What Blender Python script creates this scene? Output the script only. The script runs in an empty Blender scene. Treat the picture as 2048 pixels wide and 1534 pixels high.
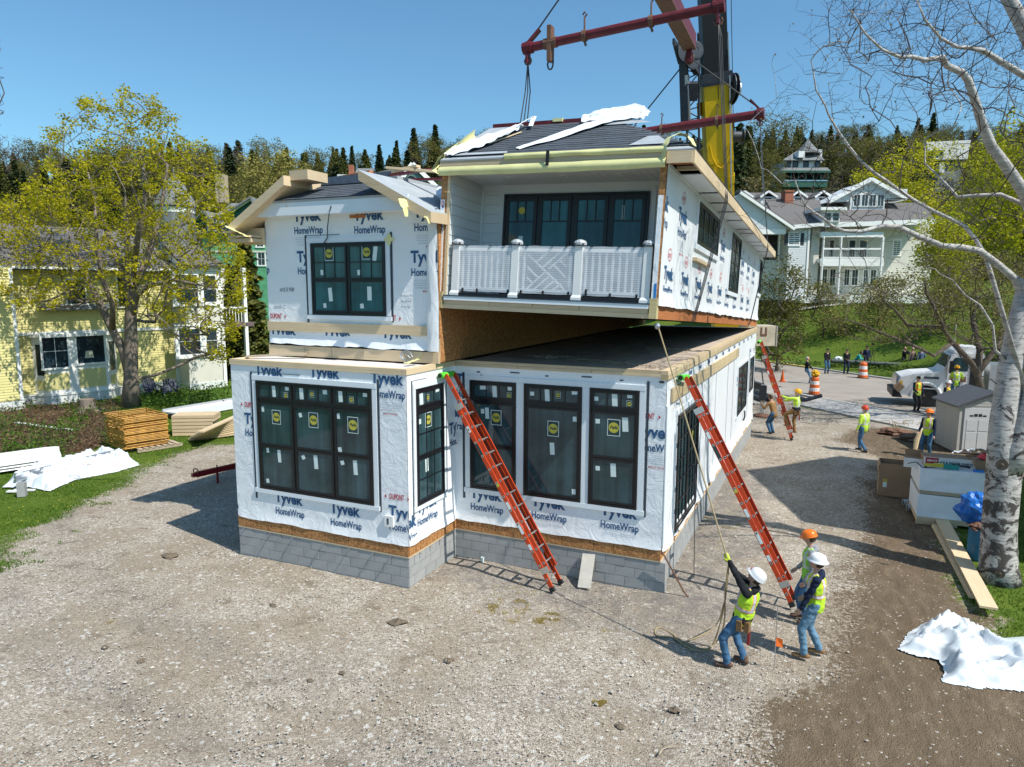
import bpy, bmesh, math, random
import numpy as np
from mathutils import Vector, Matrix, noise as mnoise
PI = math.pi
rnd = random.Random(7)
SC = bpy.context.scene
COL = SC.collection

# ---------------------------------------------------------------- camera
CAM = (2.8376, -13.2471, 5.9602); YAW, PITCH, ROLL, FOC = .4279, -.1368, .0031, 1413.8
_f = Vector((-math.sin(YAW)*math.cos(PITCH), math.cos(YAW)*math.cos(PITCH), math.sin(PITCH)))
_r = Vector((math.cos(YAW), math.sin(YAW), 0)); _u = _r.cross(_f)
_c, _s = math.cos(ROLL), math.sin(ROLL)
_r, _u = _c*_r + _s*_u, -_s*_r + _c*_u
cd = bpy.data.cameras.new('camera'); cam = bpy.data.objects.new('camera', cd); COL.objects.link(cam)
cd.sensor_width = 36; cd.lens = 36*FOC/2048; cd.clip_end = 3000; cd.clip_start = .1
mw = Matrix((( _r.x, _u.x, -_f.x, CAM[0]), (_r.y, _u.y, -_f.y, CAM[1]), (_r.z, _u.z, -_f.z, CAM[2]), (0, 0, 0, 1)))
cam.matrix_world = mw
SC.camera = cam

# ---------------------------------------------------------------- sky, sun, exposure
SUNV = Vector((3.2, -.75, 4.3)).normalized()
world = bpy.data.worlds.new('World'); SC.world = world; world.use_nodes = True
wn = world.node_tree.nodes; wn.clear()
sky = wn.new('ShaderNodeTexSky'); sky.sky_type = 'NISHITA'; sky.sun_disc = False
sky.sun_elevation = math.asin(SUNV.z); sky.sun_rotation = math.atan2(SUNV.x, SUNV.y)
sky.altitude = 200; sky.air_density = 1.15; sky.dust_density = 1.0; sky.ozone_density = 2.2
bg = wn.new('ShaderNodeBackground'); bg.inputs[1].default_value = .101
wo = wn.new('ShaderNodeOutputWorld')
tn = wn.new('ShaderNodeVectorMath'); tn.operation = 'MULTIPLY'; tn.inputs[1].default_value = (.745, 1.11, 1.235)
world.node_tree.links.new(sky.outputs[0], tn.inputs[0]); world.node_tree.links.new(tn.outputs[0], bg.inputs[0]); world.node_tree.links.new(bg.outputs[0], wo.inputs[0])
sl = bpy.data.lights.new('sun', 'SUN'); sl.energy = 4.7; sl.angle = math.radians(.53); sl.color = (1, .955, .88)
so = bpy.data.objects.new('sun', sl); COL.objects.link(so)
so.rotation_euler = SUNV.to_track_quat('Z', 'Y').to_euler(); so.location = (30, -10, 60)
SC.view_settings.view_transform = 'Standard'; SC.view_settings.look = 'None'
SC.view_settings.gamma = 1; SC.view_settings.exposure = .31; SC.view_settings.use_curve_mapping = False
try:
    SC.cycles.use_denoising = True; SC.cycles.max_bounces = 6; SC.cycles.transparent_max_bounces = 12
    SC.cycles.caustics_reflective = False; SC.cycles.caustics_refractive = False
except Exception: pass

# ---------------------------------------------------------------- pixel -> point on a known plane of the place
def ray(px):
    return Vector(CAM), _f + (px[0]-1024)/FOC*_r - (px[1]-767)/FOC*_u
def gp(px, z=0.):
    o, d = ray(px); return o + d*((z-o.z)/d.z)
def onp(px, ax, v, M=None):
    o, d = ray(px)
    if M is not None:
        Mi = M.inverted(); o = Mi @ o; d = Mi.to_3x3() @ d
    return o + d*((v-o[ax])/d[ax])
FH = Vector((-math.sin(YAW), math.cos(YAW), 0)); RH = Vector((math.cos(YAW), math.sin(YAW), 0))
def vd(px, D):                              # point at horizontal depth D along the view axis
    o, d = ray(px); return o + d*(D/d.dot(FH))
def frame(P, rz):
    return Matrix.Translation(P) @ Matrix.Rotation(rz, 4, 'Z')

# ---------------------------------------------------------------- materials
MATS = {}
def newmat(name):
    m = bpy.data.materials.new(name); m.use_nodes = True; nt = m.node_tree
    b = nt.nodes['Principled BSDF']; return m, nt, b
def N(nt, typ, **kw):
    n = nt.nodes.new(typ)
    for k, v in kw.items():
        if k.startswith('i_'):
            key = k[2:]; key = int(key) if key.isdigit() else key.replace('_', ' ')
            n.inputs[key].default_value = v
        else: setattr(n, k, v)
    return n
def rgb(c): return (c[0], c[1], c[2], 1)
def ramp(nt, stops, fac=None, interp='LINEAR'):
    r = nt.nodes.new('ShaderNodeValToRGB'); r.color_ramp.interpolation = interp
    e = r.color_ramp.elements
    e[0].position, e[0].color = stops[0][0], rgb(stops[0][1])
    e[1].position, e[1].color = stops[-1][0], rgb(stops[-1][1])
    for p, c in stops[1:-1]:
        q = e.new(p); q.color = rgb(c)
    if fac is not None: nt.links.new(fac, r.inputs[0])
    return r.outputs[0]
def coords(nt, kind='Object', scale=(1, 1, 1)):
    if kind == 'World':
        o = nt.nodes.new('ShaderNodeNewGeometry').outputs['Position']
    else: o = nt.nodes.new('ShaderNodeTexCoord').outputs[kind]
    mp = nt.nodes.new('ShaderNodeMapping'); mp.inputs['Scale'].default_value = scale
    nt.links.new(o, mp.inputs[0]); return mp.outputs[0]
def noise(nt, vec, scale, detail=4, rough=.55, dist=0):
    n = N(nt, 'ShaderNodeTexNoise', i_Scale=scale, i_Detail=detail, i_Roughness=rough, i_Distortion=dist)
    nt.links.new(vec, n.inputs['Vector']); return n.outputs['Fac']
def bump(nt, b, h, strength=.3, dist=.02, prev=None):
    n = N(nt, 'ShaderNodeBump', i_Strength=strength, i_Distance=dist); nt.links.new(h, n.inputs['Height'])
    if prev is not None: nt.links.new(prev, n.inputs['Normal'])
    nt.links.new(n.outputs[0], b.inputs['Normal']); return n.outputs[0]
def mixc(nt, fac, a, b, mode='MIX'):
    n = N(nt, 'ShaderNodeMix', data_type='RGBA', blend_type=mode)
    for sock, v in ((n.inputs[0], fac), (n.inputs[6], a), (n.inputs[7], b)):
        if isinstance(v, (int, float)): sock.default_value = v
        elif isinstance(v, tuple): sock.default_value = rgb(v)
        else: nt.links.new(v, sock)
    return n.outputs[2]
def math_(nt, op, a, b=0., c=None):
    n = N(nt, 'ShaderNodeMath', operation=op)
    for i, v in enumerate((a, b) if c is None else (a, b, c)):
        if isinstance(v, (int, float)): n.inputs[i].default_value = v
        else: nt.links.new(v, n.inputs[i])
    return n.outputs[0]
def M(name, col, rough=.7, var=.12, scale=6, bmp=0, bs=60, metal=0, spec=.4, coord='Object', st=(1, 1, 1), hue=None, rand=0):
    """general painted / natural surface: two-scale mottling and fine relief"""
    if name in MATS: return MATS[name]
    m, nt, b = newmat(name)
    v = coords(nt, coord, st)
    n1 = noise(nt, v, scale, 5, .6)
    c2 = hue or col
    c = ramp(nt, [(.28, tuple(x*(1-var) for x in col)), (.72, tuple(min(.95, x*(1+var)) for x in c2))], n1)
    if rand:
        oi = nt.nodes.new('ShaderNodeObjectInfo')
        k = math_(nt, 'MULTIPLY_ADD', oi.outputs['Random'], rand*2, 1-rand)
        cc = N(nt, 'ShaderNodeVectorMath', operation='SCALE'); nt.links.new(c, cc.inputs[0]); nt.links.new(k, cc.inputs['Scale']); c = cc.outputs[0]
    nt.links.new(c, b.inputs['Base Color'])
    b.inputs['Roughness'].default_value = rough; b.inputs['Metallic'].default_value = metal
    b.inputs['Specular IOR Level'].default_value = spec
    if bmp: bump(nt, b, noise(nt, v, bs, 4, .65), bmp, .01)
    MATS[name] = m; return m
def wood(name, col, dark, axis=0, rough=.75, rand=.12):
    if name in MATS: return MATS[name]
    m, nt, b = newmat(name); s = [22, 22, 22]; s[axis] = 1.1
    v = coords(nt, 'Object', tuple(s)); v2 = coords(nt, 'Object', (1, 1, 1))
    g = noise(nt, v, 1.6, 5, .65, .6); k = noise(nt, v2, 1.3, 3)
    c = ramp(nt, [(.3, dark), (.62, col)], g)
    c = mixc(nt, k, c, tuple(min(1, x*1.12) for x in col))
    vo = N(nt, 'ShaderNodeTexVoronoi', i_Scale=1.5); s2 = [2.5, 2.5, 2.5]; s2[axis] = 1.4
    nt.links.new(coords(nt, 'Object', tuple(s2)), vo.inputs['Vector'])
    kn = ramp(nt, [(.03, (1, 1, 1)), (.06, (0, 0, 0))], vo.outputs['Distance'])
    c = mixc(nt, kn, c, tuple(x*.45 for x in dark))
    oi = nt.nodes.new('ShaderNodeObjectInfo')
    kk = math_(nt, 'MULTIPLY_ADD', oi.outputs['Random'], rand*2, 1-rand)
    cc = N(nt, 'ShaderNodeVectorMath', operation='SCALE'); nt.links.new(c, cc.inputs[0]); nt.links.new(kk, cc.inputs['Scale'])
    nt.links.new(cc.outputs[0], b.inputs['Base Color']); b.inputs['Roughness'].default_value = rough
    b.inputs['Specular IOR Level'].default_value = .25
    bump(nt, b, g, .25, .004); MATS[name] = m; return m
def osb(name='osb', light=(.56, .28, .10), dark=(.22, .085, .025)):
    if name in MATS: return MATS[name]
    m, nt, b = newmat(name)
    v = coords(nt, 'World', (1, 1, 1))
    wv = noise(nt, v, 3, 2)
    vo = N(nt, 'ShaderNodeTexVoronoi', i_Scale=1.0); nt.links.new(coords(nt, 'World', (26, 26, 60)), vo.inputs['Vector'])
    vo2 = N(nt, 'ShaderNodeTexVoronoi', i_Scale=1.0); nt.links.new(coords(nt, 'World', (48, 48, 19)), vo2.inputs['Vector'])
    sp = nt.nodes.new('ShaderNodeSeparateColor'); nt.links.new(vo.outputs['Color'], sp.inputs[0])
    sp2 = nt.nodes.new('ShaderNodeSeparateColor'); nt.links.new(vo2.outputs['Color'], sp2.inputs[0])
    f = math_(nt, 'MULTIPLY_ADD', sp.outputs[0], .55, math_(nt, 'MULTIPLY', sp2.outputs[1], .45))
    c = ramp(nt, [(.12, dark), (.5, tuple((a+b_)/2 for a, b_ in zip(light, dark))), (.85, light)], f)
    nt.links.new(c, b.inputs['Base Color']); b.inputs['Roughness'].default_value = .8
    bump(nt, b, f, .3, .006); MATS[name] = m; return m
def wrapmat(name='house_wrap', col=(.87, .895, .91), vert=False):
    if name in MATS: return MATS[name]
    m, nt, b = newmat(name)
    v = coords(nt, 'World', (2.2, 2.2, .55) if vert else (1.2, 1.2, 1.2))
    w = noise(nt, v, 2.3, 7, .62, 1.2)
    v3 = coords(nt, 'World', (1, 1, 1)); w2 = noise(nt, v3, 9, 4, .6, .8)
    big = noise(nt, v3, .55, 3)
    c = ramp(nt, [(.3, tuple(x*.93 for x in col)), (.7, col)], big)
    c = mixc(nt, ramp(nt, [(.60, (0, 0, 0)), (.74, (1, 1, 1))], noise(nt, v3, 2.1, 6, .7)), c, tuple(x*.86 for x in col))
    nt.links.new(c, b.inputs['Base Color']); b.inputs['Roughness'].default_value = .42
    b.inputs['Specular IOR Level'].default_value = .35
    pr = bump(nt, b, w, .5, .05); bump(nt, b, w2, .07, .006, pr)
    MATS[name] = m; return m
def glass(name='window_glass', base=(.030, .062, .070), rough=.03, tint=.5):
    if name in MATS: return MATS[name]
    m, nt, b = newmat(name)
    v = coords(nt, 'World', (1, 1, 1)); n = noise(nt, v, 1.1, 3)
    v2 = coords(nt, 'World', (6, 6, .15)); n2 = noise(nt, v2, 1, 2)
    c = ramp(nt, [(.35, tuple(x*.5 for x in base)), (.7, tuple(x*1.9 for x in base))], math_(nt, 'MULTIPLY_ADD', n, .6, math_(nt, 'MULTIPLY', n2, .4)))
    nt.links.new(c, b.inputs['Base Color']); b.inputs['Roughness'].default_value = rough
    b.inputs['Specular IOR Level'].default_value = .55; b.inputs['IOR'].default_value = 1.45
    bump(nt, b, noise(nt, v, 1.7, 1), .06, .05)
    MATS[name] = m; return m
def film(name, col, alpha, rough=.35, lines=None):
    if name in MATS: return MATS[name]
    m, nt, b = newmat(name); b.inputs['Base Color'].default_value = rgb(col); b.inputs['Roughness'].default_value = rough
    v = coords(nt, 'Object', (1, 1, 1)); n = noise(nt, v, 4, 5, .6, 1)
    a = math_(nt, 'MULTIPLY_ADD', n, .16, alpha-.08)
    if lines:
        wv = N(nt, 'ShaderNodeTexWave', i_Scale=lines, i_Distortion=.15, bands_direction='Z'); nt.links.new(v, wv.inputs['Vector'])
        a = math_(nt, 'MULTIPLY_ADD', wv.outputs['Fac'], .22, a)
    nt.links.new(a, b.inputs['Alpha']); bump(nt, b, n, .12, .02); MATS[name] = m; return m
def leafmat(name, c1, c2, c3, trans=.35):
    if name in MATS: return MATS[name]
    m, nt, b = newmat(name)
    at = nt.nodes.new('ShaderNodeAttribute'); at.attribute_name = 'tone'
    oi = nt.nodes.new('ShaderNodeObjectInfo')
    f = math_(nt, 'MULTIPLY_ADD', oi.outputs['Random'], .35, math_(nt, 'MULTIPLY', at.outputs['Fac'], .75))
    c = ramp(nt, [(.1, c1), (.5, c2), (.95, c3)], f)
    nt.links.new(c, b.inputs['Base Color']); b.inputs['Roughness'].default_value = .6
    b.inputs['Specular IOR Level'].default_value = .25
    tr = nt.nodes.new('ShaderNodeBsdfTranslucent'); nt.links.new(c, tr.inputs[0])
    mx = nt.nodes.new('ShaderNodeMixShader'); mx.inputs[0].default_value = trans
    nt.links.new(b.outputs[0], mx.inputs[1]); nt.links.new(tr.outputs[0], mx.inputs[2])
    nt.links.new(mx.outputs[0], nt.nodes['Material Output'].inputs[0]); MATS[name] = m; return m

# ---------------------------------------------------------------- mesh building
class MB:
    def __init__(s): s.v = []; s.f = []; s.m = []
    def add(s, vs, fs, mi=0):
        o = len(s.v); s.v.extend([tuple(p) for p in vs])
        for f in fs: s.f.append(tuple(i+o for i in f)); s.m.append(mi)
        return s
    def box(s, x0, x1, y0, y1, z0, z1, mi=0):
        return s.add([(x0, y0, z0), (x1, y0, z0), (x1, y1, z0), (x0, y1, z0), (x0, y0, z1), (x1, y0, z1), (x1, y1, z1), (x0, y1, z1)],
                     [(0, 3, 2, 1), (4, 5, 6, 7), (0, 1, 5, 4), (1, 2, 6, 5), (2, 3, 7, 6), (3, 0, 4, 7)], mi)
    def beam(s, a, b, w, h, up=(0, 0, 1), mi=0):
        a, b = Vector(a), Vector(b); d = (b-a).normalized(); up = Vector(up)
        if abs(d.dot(up)) > .98: up = Vector((1, 0, 0)) if abs(d.x) < .9 else Vector((0, 1, 0))
        sd = d.cross(up).normalized()*w/2; uu = sd.cross(d).normalized()*h/2
        vs = [a-sd-uu, a+sd-uu, a+sd+uu, a-sd+uu, b-sd-uu, b+sd-uu, b+sd+uu, b-sd+uu]
        return s.add(vs, [(0, 1, 2, 3), (7, 6, 5, 4), (0, 4, 5, 1), (1, 5, 6, 2), (2, 6, 7, 3), (3, 7, 4, 0)], mi)
    def tube(s, pts, rad, n=6, mi=0, cap=True, flat=1.):
        pts = [Vector(p) for p in pts]; k = len(pts)
        if not hasattr(rad, '__len__'): rad = [rad]*k
        vs = []; ref = None
        for i, p in enumerate(pts):
            t = (pts[min(i+1, k-1)]-pts[max(i-1, 0)])
            t = t.normalized() if t.length > 1e-9 else Vector((0, 0, 1))
            if ref is None: ref = Vector((0, 0, 1)) if abs(t.z) < .9 else Vector((1, 0, 0))
            sd = t.cross(ref)
            if sd.length < 1e-6: sd = t.orthogonal()
            sd.normalize(); ref = sd.cross(t)
            for j in range(n):
                a = 2*PI*j/n; vs.append(p+sd*math.cos(a)*rad[i]+ref*math.sin(a)*rad[i]*flat)
        fs = [(i*n+j, i*n+(j+1) % n, (i+1)*n+(j+1) % n, (i+1)*n+j) for i in range(k-1) for j in range(n)]
        if cap: fs += [tuple(reversed(range(n))), tuple((k-1)*n+j for j in range(n))]
        return s.add(vs, fs, mi)
    def lathe(s, prof, n=16, c=(0, 0, 0), ax='Z', mi=0, cap=True):
        vs = []
        for r, z in prof:
            for j in range(n):
                a = 2*PI*j/n; x, y = r*math.cos(a), r*math.sin(a)
                p = {'Z': (x, y, z), 'X': (z, x, y), 'Y': (y, z, x)}[ax]
                vs.append((p[0]+c[0], p[1]+c[1], p[2]+c[2]))
        k = len(prof)
        fs = [(i*n+j, i*n+(j+1) % n, (i+1)*n+(j+1) % n, (i+1)*n+j) for i in range(k-1) for j in range(n)]
        if cap: fs += [tuple(reversed(range(n))), tuple((k-1)*n+j for j in range(n))]
        return s.add(vs, fs, mi)
    def prism(s, poly, axis, a, b, mi=0):
        """closed outline (2D) extruded along axis"""
        def P(p, t): return {'x': (t, p[0], p[1]), 'y': (p[0], t, p[1]), 'z': (p[0], p[1], t)}[axis]
        n = len(poly); vs = [P(p, a) for p in poly]+[P(p, b) for p in poly]
        fs = [tuple(range(n)), tuple(reversed(range(n, 2*n)))]+[(i, i+n, (i+1) % n+n, (i+1) % n) for i in range(n)]
        return s.add(vs, fs, mi)
    def slab(s, quad, t, mi=0):
        """quad (4 points, ccw seen from outside) with thickness t inwards"""
        q = [Vector(p) for p in quad]; nn = (q[1]-q[0]).cross(q[-1]-q[0]).normalized()*-t
        n = len(q); vs = q+[p+nn for p in q]
        fs = [tuple(range(n)), tuple(reversed(range(n, 2*n)))]+[(i, i+n, (i+1) % n+n, (i+1) % n) for i in range(n)]
        return s.add(vs, fs, mi)
    def mesh(s, name, mats, smooth=False):
        me = bpy.data.meshes.new(name); me.from_pydata([tuple(p) for p in s.v], [], s.f)
        for m in (mats if isinstance(mats, (list, tuple)) else [mats]): me.materials.append(m)
        if len(me.materials) > 1: me.polygons.foreach_set('material_index', s.m)
        if smooth: me.polygons.foreach_set('use_smooth', [True]*len(me.polygons))
        me.validate(); me.update(); return me
    def build(s, name, mats, parent=None, smooth=False, **kw):
        return ob(name, s.mesh(name, mats, smooth), parent, **kw)
    def solid(s, name, mats, parent=None, smooth=False, **kw):   # normals made consistent
        me = s.mesh(name, mats, smooth); bm = bmesh.new(); bm.from_mesh(me)
        bmesh.ops.recalc_face_normals(bm, faces=bm.faces); bm.to_mesh(me); bm.free(); return ob(name, me, parent, **kw)
def ob(name, me, parent=None, loc=None, rz=None, mtx=None, label=None, kind=None):
    o = bpy.data.objects.new(name, me); COL.objects.link(o)
    if parent is not None: o.parent = parent
    if loc is not None: o.location = loc
    if rz is not None: o.rotation_euler = (0, 0, rz)
    if mtx is not None: o.matrix_local = mtx
    if label: o['label'] = label
    if kind: o['kind'] = kind
    return o
def thing(name, label, cat, loc=(0, 0, 0), rz=0, group=None, mtx=None):
    o = bpy.data.objects.new(name, None); COL.objects.link(o); o.empty_display_size = .2
    if mtx is not None: o.matrix_world = mtx
    else: o.location = loc; o.rotation_euler = (0, 0, rz)
    o['label'] = label; o['category'] = cat
    if group: o['group'] = group
    return o
def tag(o, label, cat, group=None):
    o['label'] = label; o['category'] = cat
    if group: o['group'] = group
    return o
def bx(name, mat, parent, x0, x1, y0, y1, z0, z1, **kw):
    cx, cy, cz = (x0+x1)/2, (y0+y1)/2, (z0+z1)/2; a, b, c = abs(x1-x0)/2, abs(y1-y0)/2, abs(z1-z0)/2
    return MB().box(-a, a, -b, b, -c, c).build(name, mat, parent, loc=(cx, cy, cz), **kw)
def dup(root, label=None, group=None, loc=None, rz=None, mtx=None, scale=None):
    r = root.copy(); COL.objects.link(r)
    if label: r['label'] = label
    if group: r['group'] = group
    def rec(a, b):
        for ch in a.children:
            c = ch.copy(); COL.objects.link(c); c.parent = b; c.matrix_parent_inverse = ch.matrix_parent_inverse.copy(); rec(ch, c)
    rec(root, r)
    if mtx is not None: r.matrix_world = mtx
    if loc is not None: r.location = loc
    if rz is not None: r.rotation_euler = (0, 0, rz)
    if scale is not None: r.scale = scale if hasattr(scale, '__len__') else (scale,)*3
    return r
ORD = 'first second third fourth fifth sixth seventh eighth ninth tenth eleventh twelfth thirteenth fourteenth fifteenth sixteenth seventeenth eighteenth nineteenth twentieth'.split()
def smooth01(t): t = max(0., min(1., t)); return t*t*(3-2*t)
def nz(x, y=0., z=0.): return mnoise.noise(Vector((x, y, z)))

# text turned into flat mesh lettering
_tc = {}
def textmesh(body, width=None, height=1., bold=.012, shear=0.):
    key = (body, bold, shear)
    if key not in _tc:
        c = bpy.data.curves.new('t', 'FONT'); c.body = body; c.size = 1; c.offset = bold; c.shear = shear; c.resolution_u = 3; c.fill_mode = 'FRONT'
        o = bpy.data.objects.new('t', c); COL.objects.link(o)
        dg = bpy.context.evaluated_depsgraph_get(); dg.update()
        me = bpy.data.meshes.new_from_object(o.evaluated_get(dg)); bpy.data.objects.remove(o)
        vs = [v.co.copy() for v in me.vertices]; fs = [tuple(p.vertices) for p in me.polygons]
        xs = [v.x for v in vs]; mx0, mx1 = min(xs), max(xs)
        _tc[key] = ([((v.x-mx0)/(mx1-mx0), v.y) for v in vs], fs, mx1-mx0)
    return _tc[key]
def letter(mb, body, x, z, width, height, put, clip=None, bold=.012, mi=0, shear=0.):
    """adds flat letters: put(u, w) maps (along, up) to 3D; clip=(x0,x1,z0,z1)"""
    vs, fs, w = textmesh(body, bold=bold, shear=shear)
    P = [(x+u*width, z+v*height) for u, v in vs]
    if clip:
        bm = bmesh.new(); bv = [bm.verts.new((p[0], p[1], 0)) for p in P]
        for f in fs:
            try: bm.faces.new([bv[i] for i in f])
            except ValueError: pass
        for co, no in (((clip[0], 0, 0), (-1, 0, 0)), ((clip[1], 0, 0), (1, 0, 0)), ((0, clip[2], 0), (0, -1, 0)), ((0, clip[3], 0), (0, 1, 0))):
            bmesh.ops.bisect_plane(bm, geom=bm.verts[:]+bm.edges[:]+bm.faces[:], plane_co=co, plane_no=no, clear_outer=True)
        bm.verts.index_update(); P = [(v.co.x, v.co.y) for v in bm.verts]; fs = [tuple(v.index for v in f.verts) for f in bm.faces]; bm.free()
    if P: mb.add([put(a, b) for a, b in P], fs, mi)
def disc(mb, put, x, z, rx, rz_, n=20, mi=0):
    mb.add([put(x+rx*math.cos(2*PI*i/n), z+rz_*math.sin(2*PI*i/n)) for i in range(n)], [tuple(range(n))], mi)
# ---------------------------------------------------------------- palette
m_wrap = wrapmat(); m_wrapv = wrapmat('house_wrap_side', (.80, .82, .83), True)
m_blue = M('print_blue', (.03, .10, .22), .6, .1); m_red = M('print_red', (.50, .03, .05), .6, .1); m_grey = M('print_grey', (.42, .47, .52), .6, .1)
m_trim = M('white_trim', (.74, .79, .82), .45, .03, 2); m_frame = M('black_frame', (.012, .012, .014), .35, .2, 9)
m_tape = M('seam_tape', (.04, .055, .075), .5, .3, 12, .3, 80)
m_white = M('white_paint', (.80, .80, .77), .55, .04, 1.5); m_sticker = M('sticker_white', (.66, .76, .74), .5, .05)
m_stick_y = M('sticker_yellow', (.50, .45, .06), .5, .05); m_stick_k = M('sticker_dark', (.02, .05, .05), .5, .1)
m_pine = wood('pine', (.62, .49, .32), (.45, .32, .18)); m_piney = wood('pine_long', (.62, .49, .32), (.45, .32, .18), 1)
m_pinet = wood('pine_treated', (.50, .42, .22), (.32, .25, .12)); m_pinety = wood('pine_treated_long', (.50, .40, .24), (.32, .23, .13), 1)
m_greywood = wood('weathered_wood', (.40, .33, .24), (.25, .19, .13)); m_orangewood = wood('orange_rim_wood', (.46, .17, .06), (.25, .075, .025), 1)
m_osb = osb(); m_ply = M('deck_sheet', (.50, .41, .33), .8, .3, 1.2, .15, 30); m_plywhite = M('white_panel', (.66, .62, .60), .7, .12, 1.5)
m_block = M('concrete_block', (.33, .335, .33), .9, .10, 5, .5, 120, rand=.07); m_mortar = M('mortar', (.40, .40, .385), .95, .12, 8, .3, 90)
m_glass = glass(); m_glass2 = glass('window_glass_upper', (.018, .088, .098), .03)
m_yel = M('yellow_tape', (.70, .67, .32), .5, .12, 3, .35, 20); m_shing = M('asphalt_shingle', (.075, .088, .105), .92, .3, 14, .6, 160, rand=.15)
m_membrane = M('roof_membrane', (.36, .39, .41), .6, .12, 3, .2, 40); m_black = M('black_plastic', (.012, .012, .014), .5, .2)
m_steel_red = M('red_steel', (.125, .014, .018), .5, .3, 5, .15, 60); m_galv = M('galvanised', (.50, .52, .54), .35, .12, 10, .1, 50, metal=.8)
m_rust = M('rusty_steel', (.16, .08, .05), .7, .3, 8, .3, 50); m_dark = M('dark_steel', (.035, .04, .05), .5, .3, 6)
m_cy = M('crane_yellow', (.66, .42, .008), .38, .08, 2, .05, 20); m_cable = M('wire_rope', (.03, .032, .036), .55, .2, 30)
m_plast = M('white_plastic', (.80, .84, .88), .38, .05, 2, .5, 5); m_rope = M('rope', (.34, .27, .15), .85, .2, 60, .4, 200)
m_lad = M('ladder_fibreglass', (.50, .055, .012), .42, .12, 9); m_alu = M('aluminium', (.58, .57, .55), .35, .1, 20, metal=.75)
m_green = M('ladder_mitt_green', (.10, .62, .04), .6, .1, 20, .3, 60); m_rubber = M('rubber', (.018, .018, .018), .8, .3, 20)
m_siding_in = M('porch_siding', (.66, .70, .70), .5, .03, 1.5); m_bead = M('bead_board', (.62, .65, .65), .5, .03, 2)
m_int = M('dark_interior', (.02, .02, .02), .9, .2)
# ---------------------------------------------------------------- terrain
def dr(x, y):
    X = x-CAM[0]; Y = y-CAM[1]; return FH.x*X+FH.y*Y, RH.x*X+RH.y*Y
def H(x, y):
    d, r = dr(x, y); q = .69*x+.72*y
    h = 4.4*smooth01((q-33.5)/13)+5*smooth01((d-75)/40)+17*smooth01((d-105)/50)
    h += (15+7*smooth01((r+40)/150))*smooth01((d-150)/90)
    if d > 60: h += 1.2*nz(x*.02, y*.02)*smooth01((d-60)/60)
    return h
def axis(lo, a, b, hi, step, grow=1.18):
    v = list(np.arange(a, b+1e-6, step)); s = step; p = a
    while p > lo: s = min(s*grow, 14); p -= s; v.insert(0, p)
    s = step; p = b
    while p < hi: s = min(s*grow, 14); p += s; v.append(p)
    return v
def polysd(px, py, poly):
    """signed distance (positive inside) of arrays to a polygon"""
    P = np.array(poly, float); Q = np.roll(P, -1, 0); best = np.full(px.shape, 1e9); ins = np.zeros(px.shape, bool)
    for (ax, ay), (bx_, by) in zip(P, Q):
        dx, dy = bx_-ax, by-ay; t = np.clip(((px-ax)*dx+(py-ay)*dy)/(dx*dx+dy*dy), 0, 1)
        best = np.minimum(best, np.hypot(px-ax-t*dx, py-ay-t*dy))
        c = ((ay > py) != (by > py)) & (px < (bx_-ax)*(py-ay)/((by-ay) if by != ay else 1e-9)+ax); ins ^= c
    return np.where(ins, best, -best)
LOT = [(-20, -45), (-16, -12), (-13.6, -5.6), (-13.0, -4.3), (-14.7, -1.2), (-16.0, 1.6), (-17.6, 4.2), (-17, 7), (-12, 8), (-9.5, 16), (-9.5, 34.8), (-6, 32), (1.5, 24.9), (5.5, 21.2), (9, 17.8), (14, 13),
       (11, 14), (5.7, 12), (5.55, 7), (5.45, 2.7), (5.6, .75), (6.6, .5), (9, -1), (30, -6), (30, -45)]
DIRT = [(1.3, -14), (1.9, -5.4), (2.35, -3.2), (3.1, -1.6), (3.35, 1.7), (3.75, 4.9), (3.9, 8.2), (4.0, 11), (4.6, 14.2), (3.2, 17.2), (4.2, 20.5), (5.4, 21.1), (9, 17.6), (12, 12), (6.2, 12), (6.2, 0), (9, -2), (30, -14)]
BED = [(-40, 1), (-27, -.5), (-24.5, 1.2), (-22, 1.6), (-21.4, 3.0), (-22.9, 4.6), (-25.1, 7.0), (-28.5, 9.6), (-31, 11), (-34, 8)]
BARE = [(-18.4, 3.4), (-16.4, .2), (-15.2, -2.6), (-14.4, -4.6), (-13.0, -4.4), (-13.0, -2.0), (-14.0, .6), (-14.4, 3.2), (-13, 5.2), (-16, 7.2), (-18.6, 6)]
gx = axis(-420, -25, 9, 520, .25); gy = axis(-26, -9, 23, 640, .25)
gv = []; X, Y = np.meshgrid(gx, gy)
for y in gy:
    for x in gx:
        z = H(x, y)
        if -26 < x < 12 and -14 < y < 24:
            near = math.hypot(x-3, y+9)
            for a, b, r in ((-6, 10, 15.2), (-6, 10, 16.9), (2, 30, 36.2), (2, 30, 37.8)): z -= .022*math.exp(-((math.hypot(x-a, y-b)-r)/.22)**2)
            z += .035*nz(x*.55, y*.55)+.02*nz(x*1.7+9, y*1.7)
            for (a, b, R, hh) in ((.4, -.9, 1.0, .05), (-4.0, -.7, .7, .06), (-9.1, -2.2, .5, -.05), (3.4, 11, 1.4, .05)):
                z += hh*math.exp(-((x-a)**2+(y-b)**2)/(R*R))
        gv.append((x, y, z-.02))
nx, ny = len(gx), len(gy)
gf = [(j*nx+i, j*nx+i+1, (j+1)*nx+i+1, (j+1)*nx+i) for j in range(ny-1) for i in range(nx-1)]
me = bpy.data.meshes.new('ground'); me.from_pydata(gv, [], gf)
jit = np.array([.55*nz(x*.8, y*.8, 3)+.30*nz(x*2.3, y*2.3, 5) for y in gy for x in gx]).reshape(ny, nx)
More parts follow.
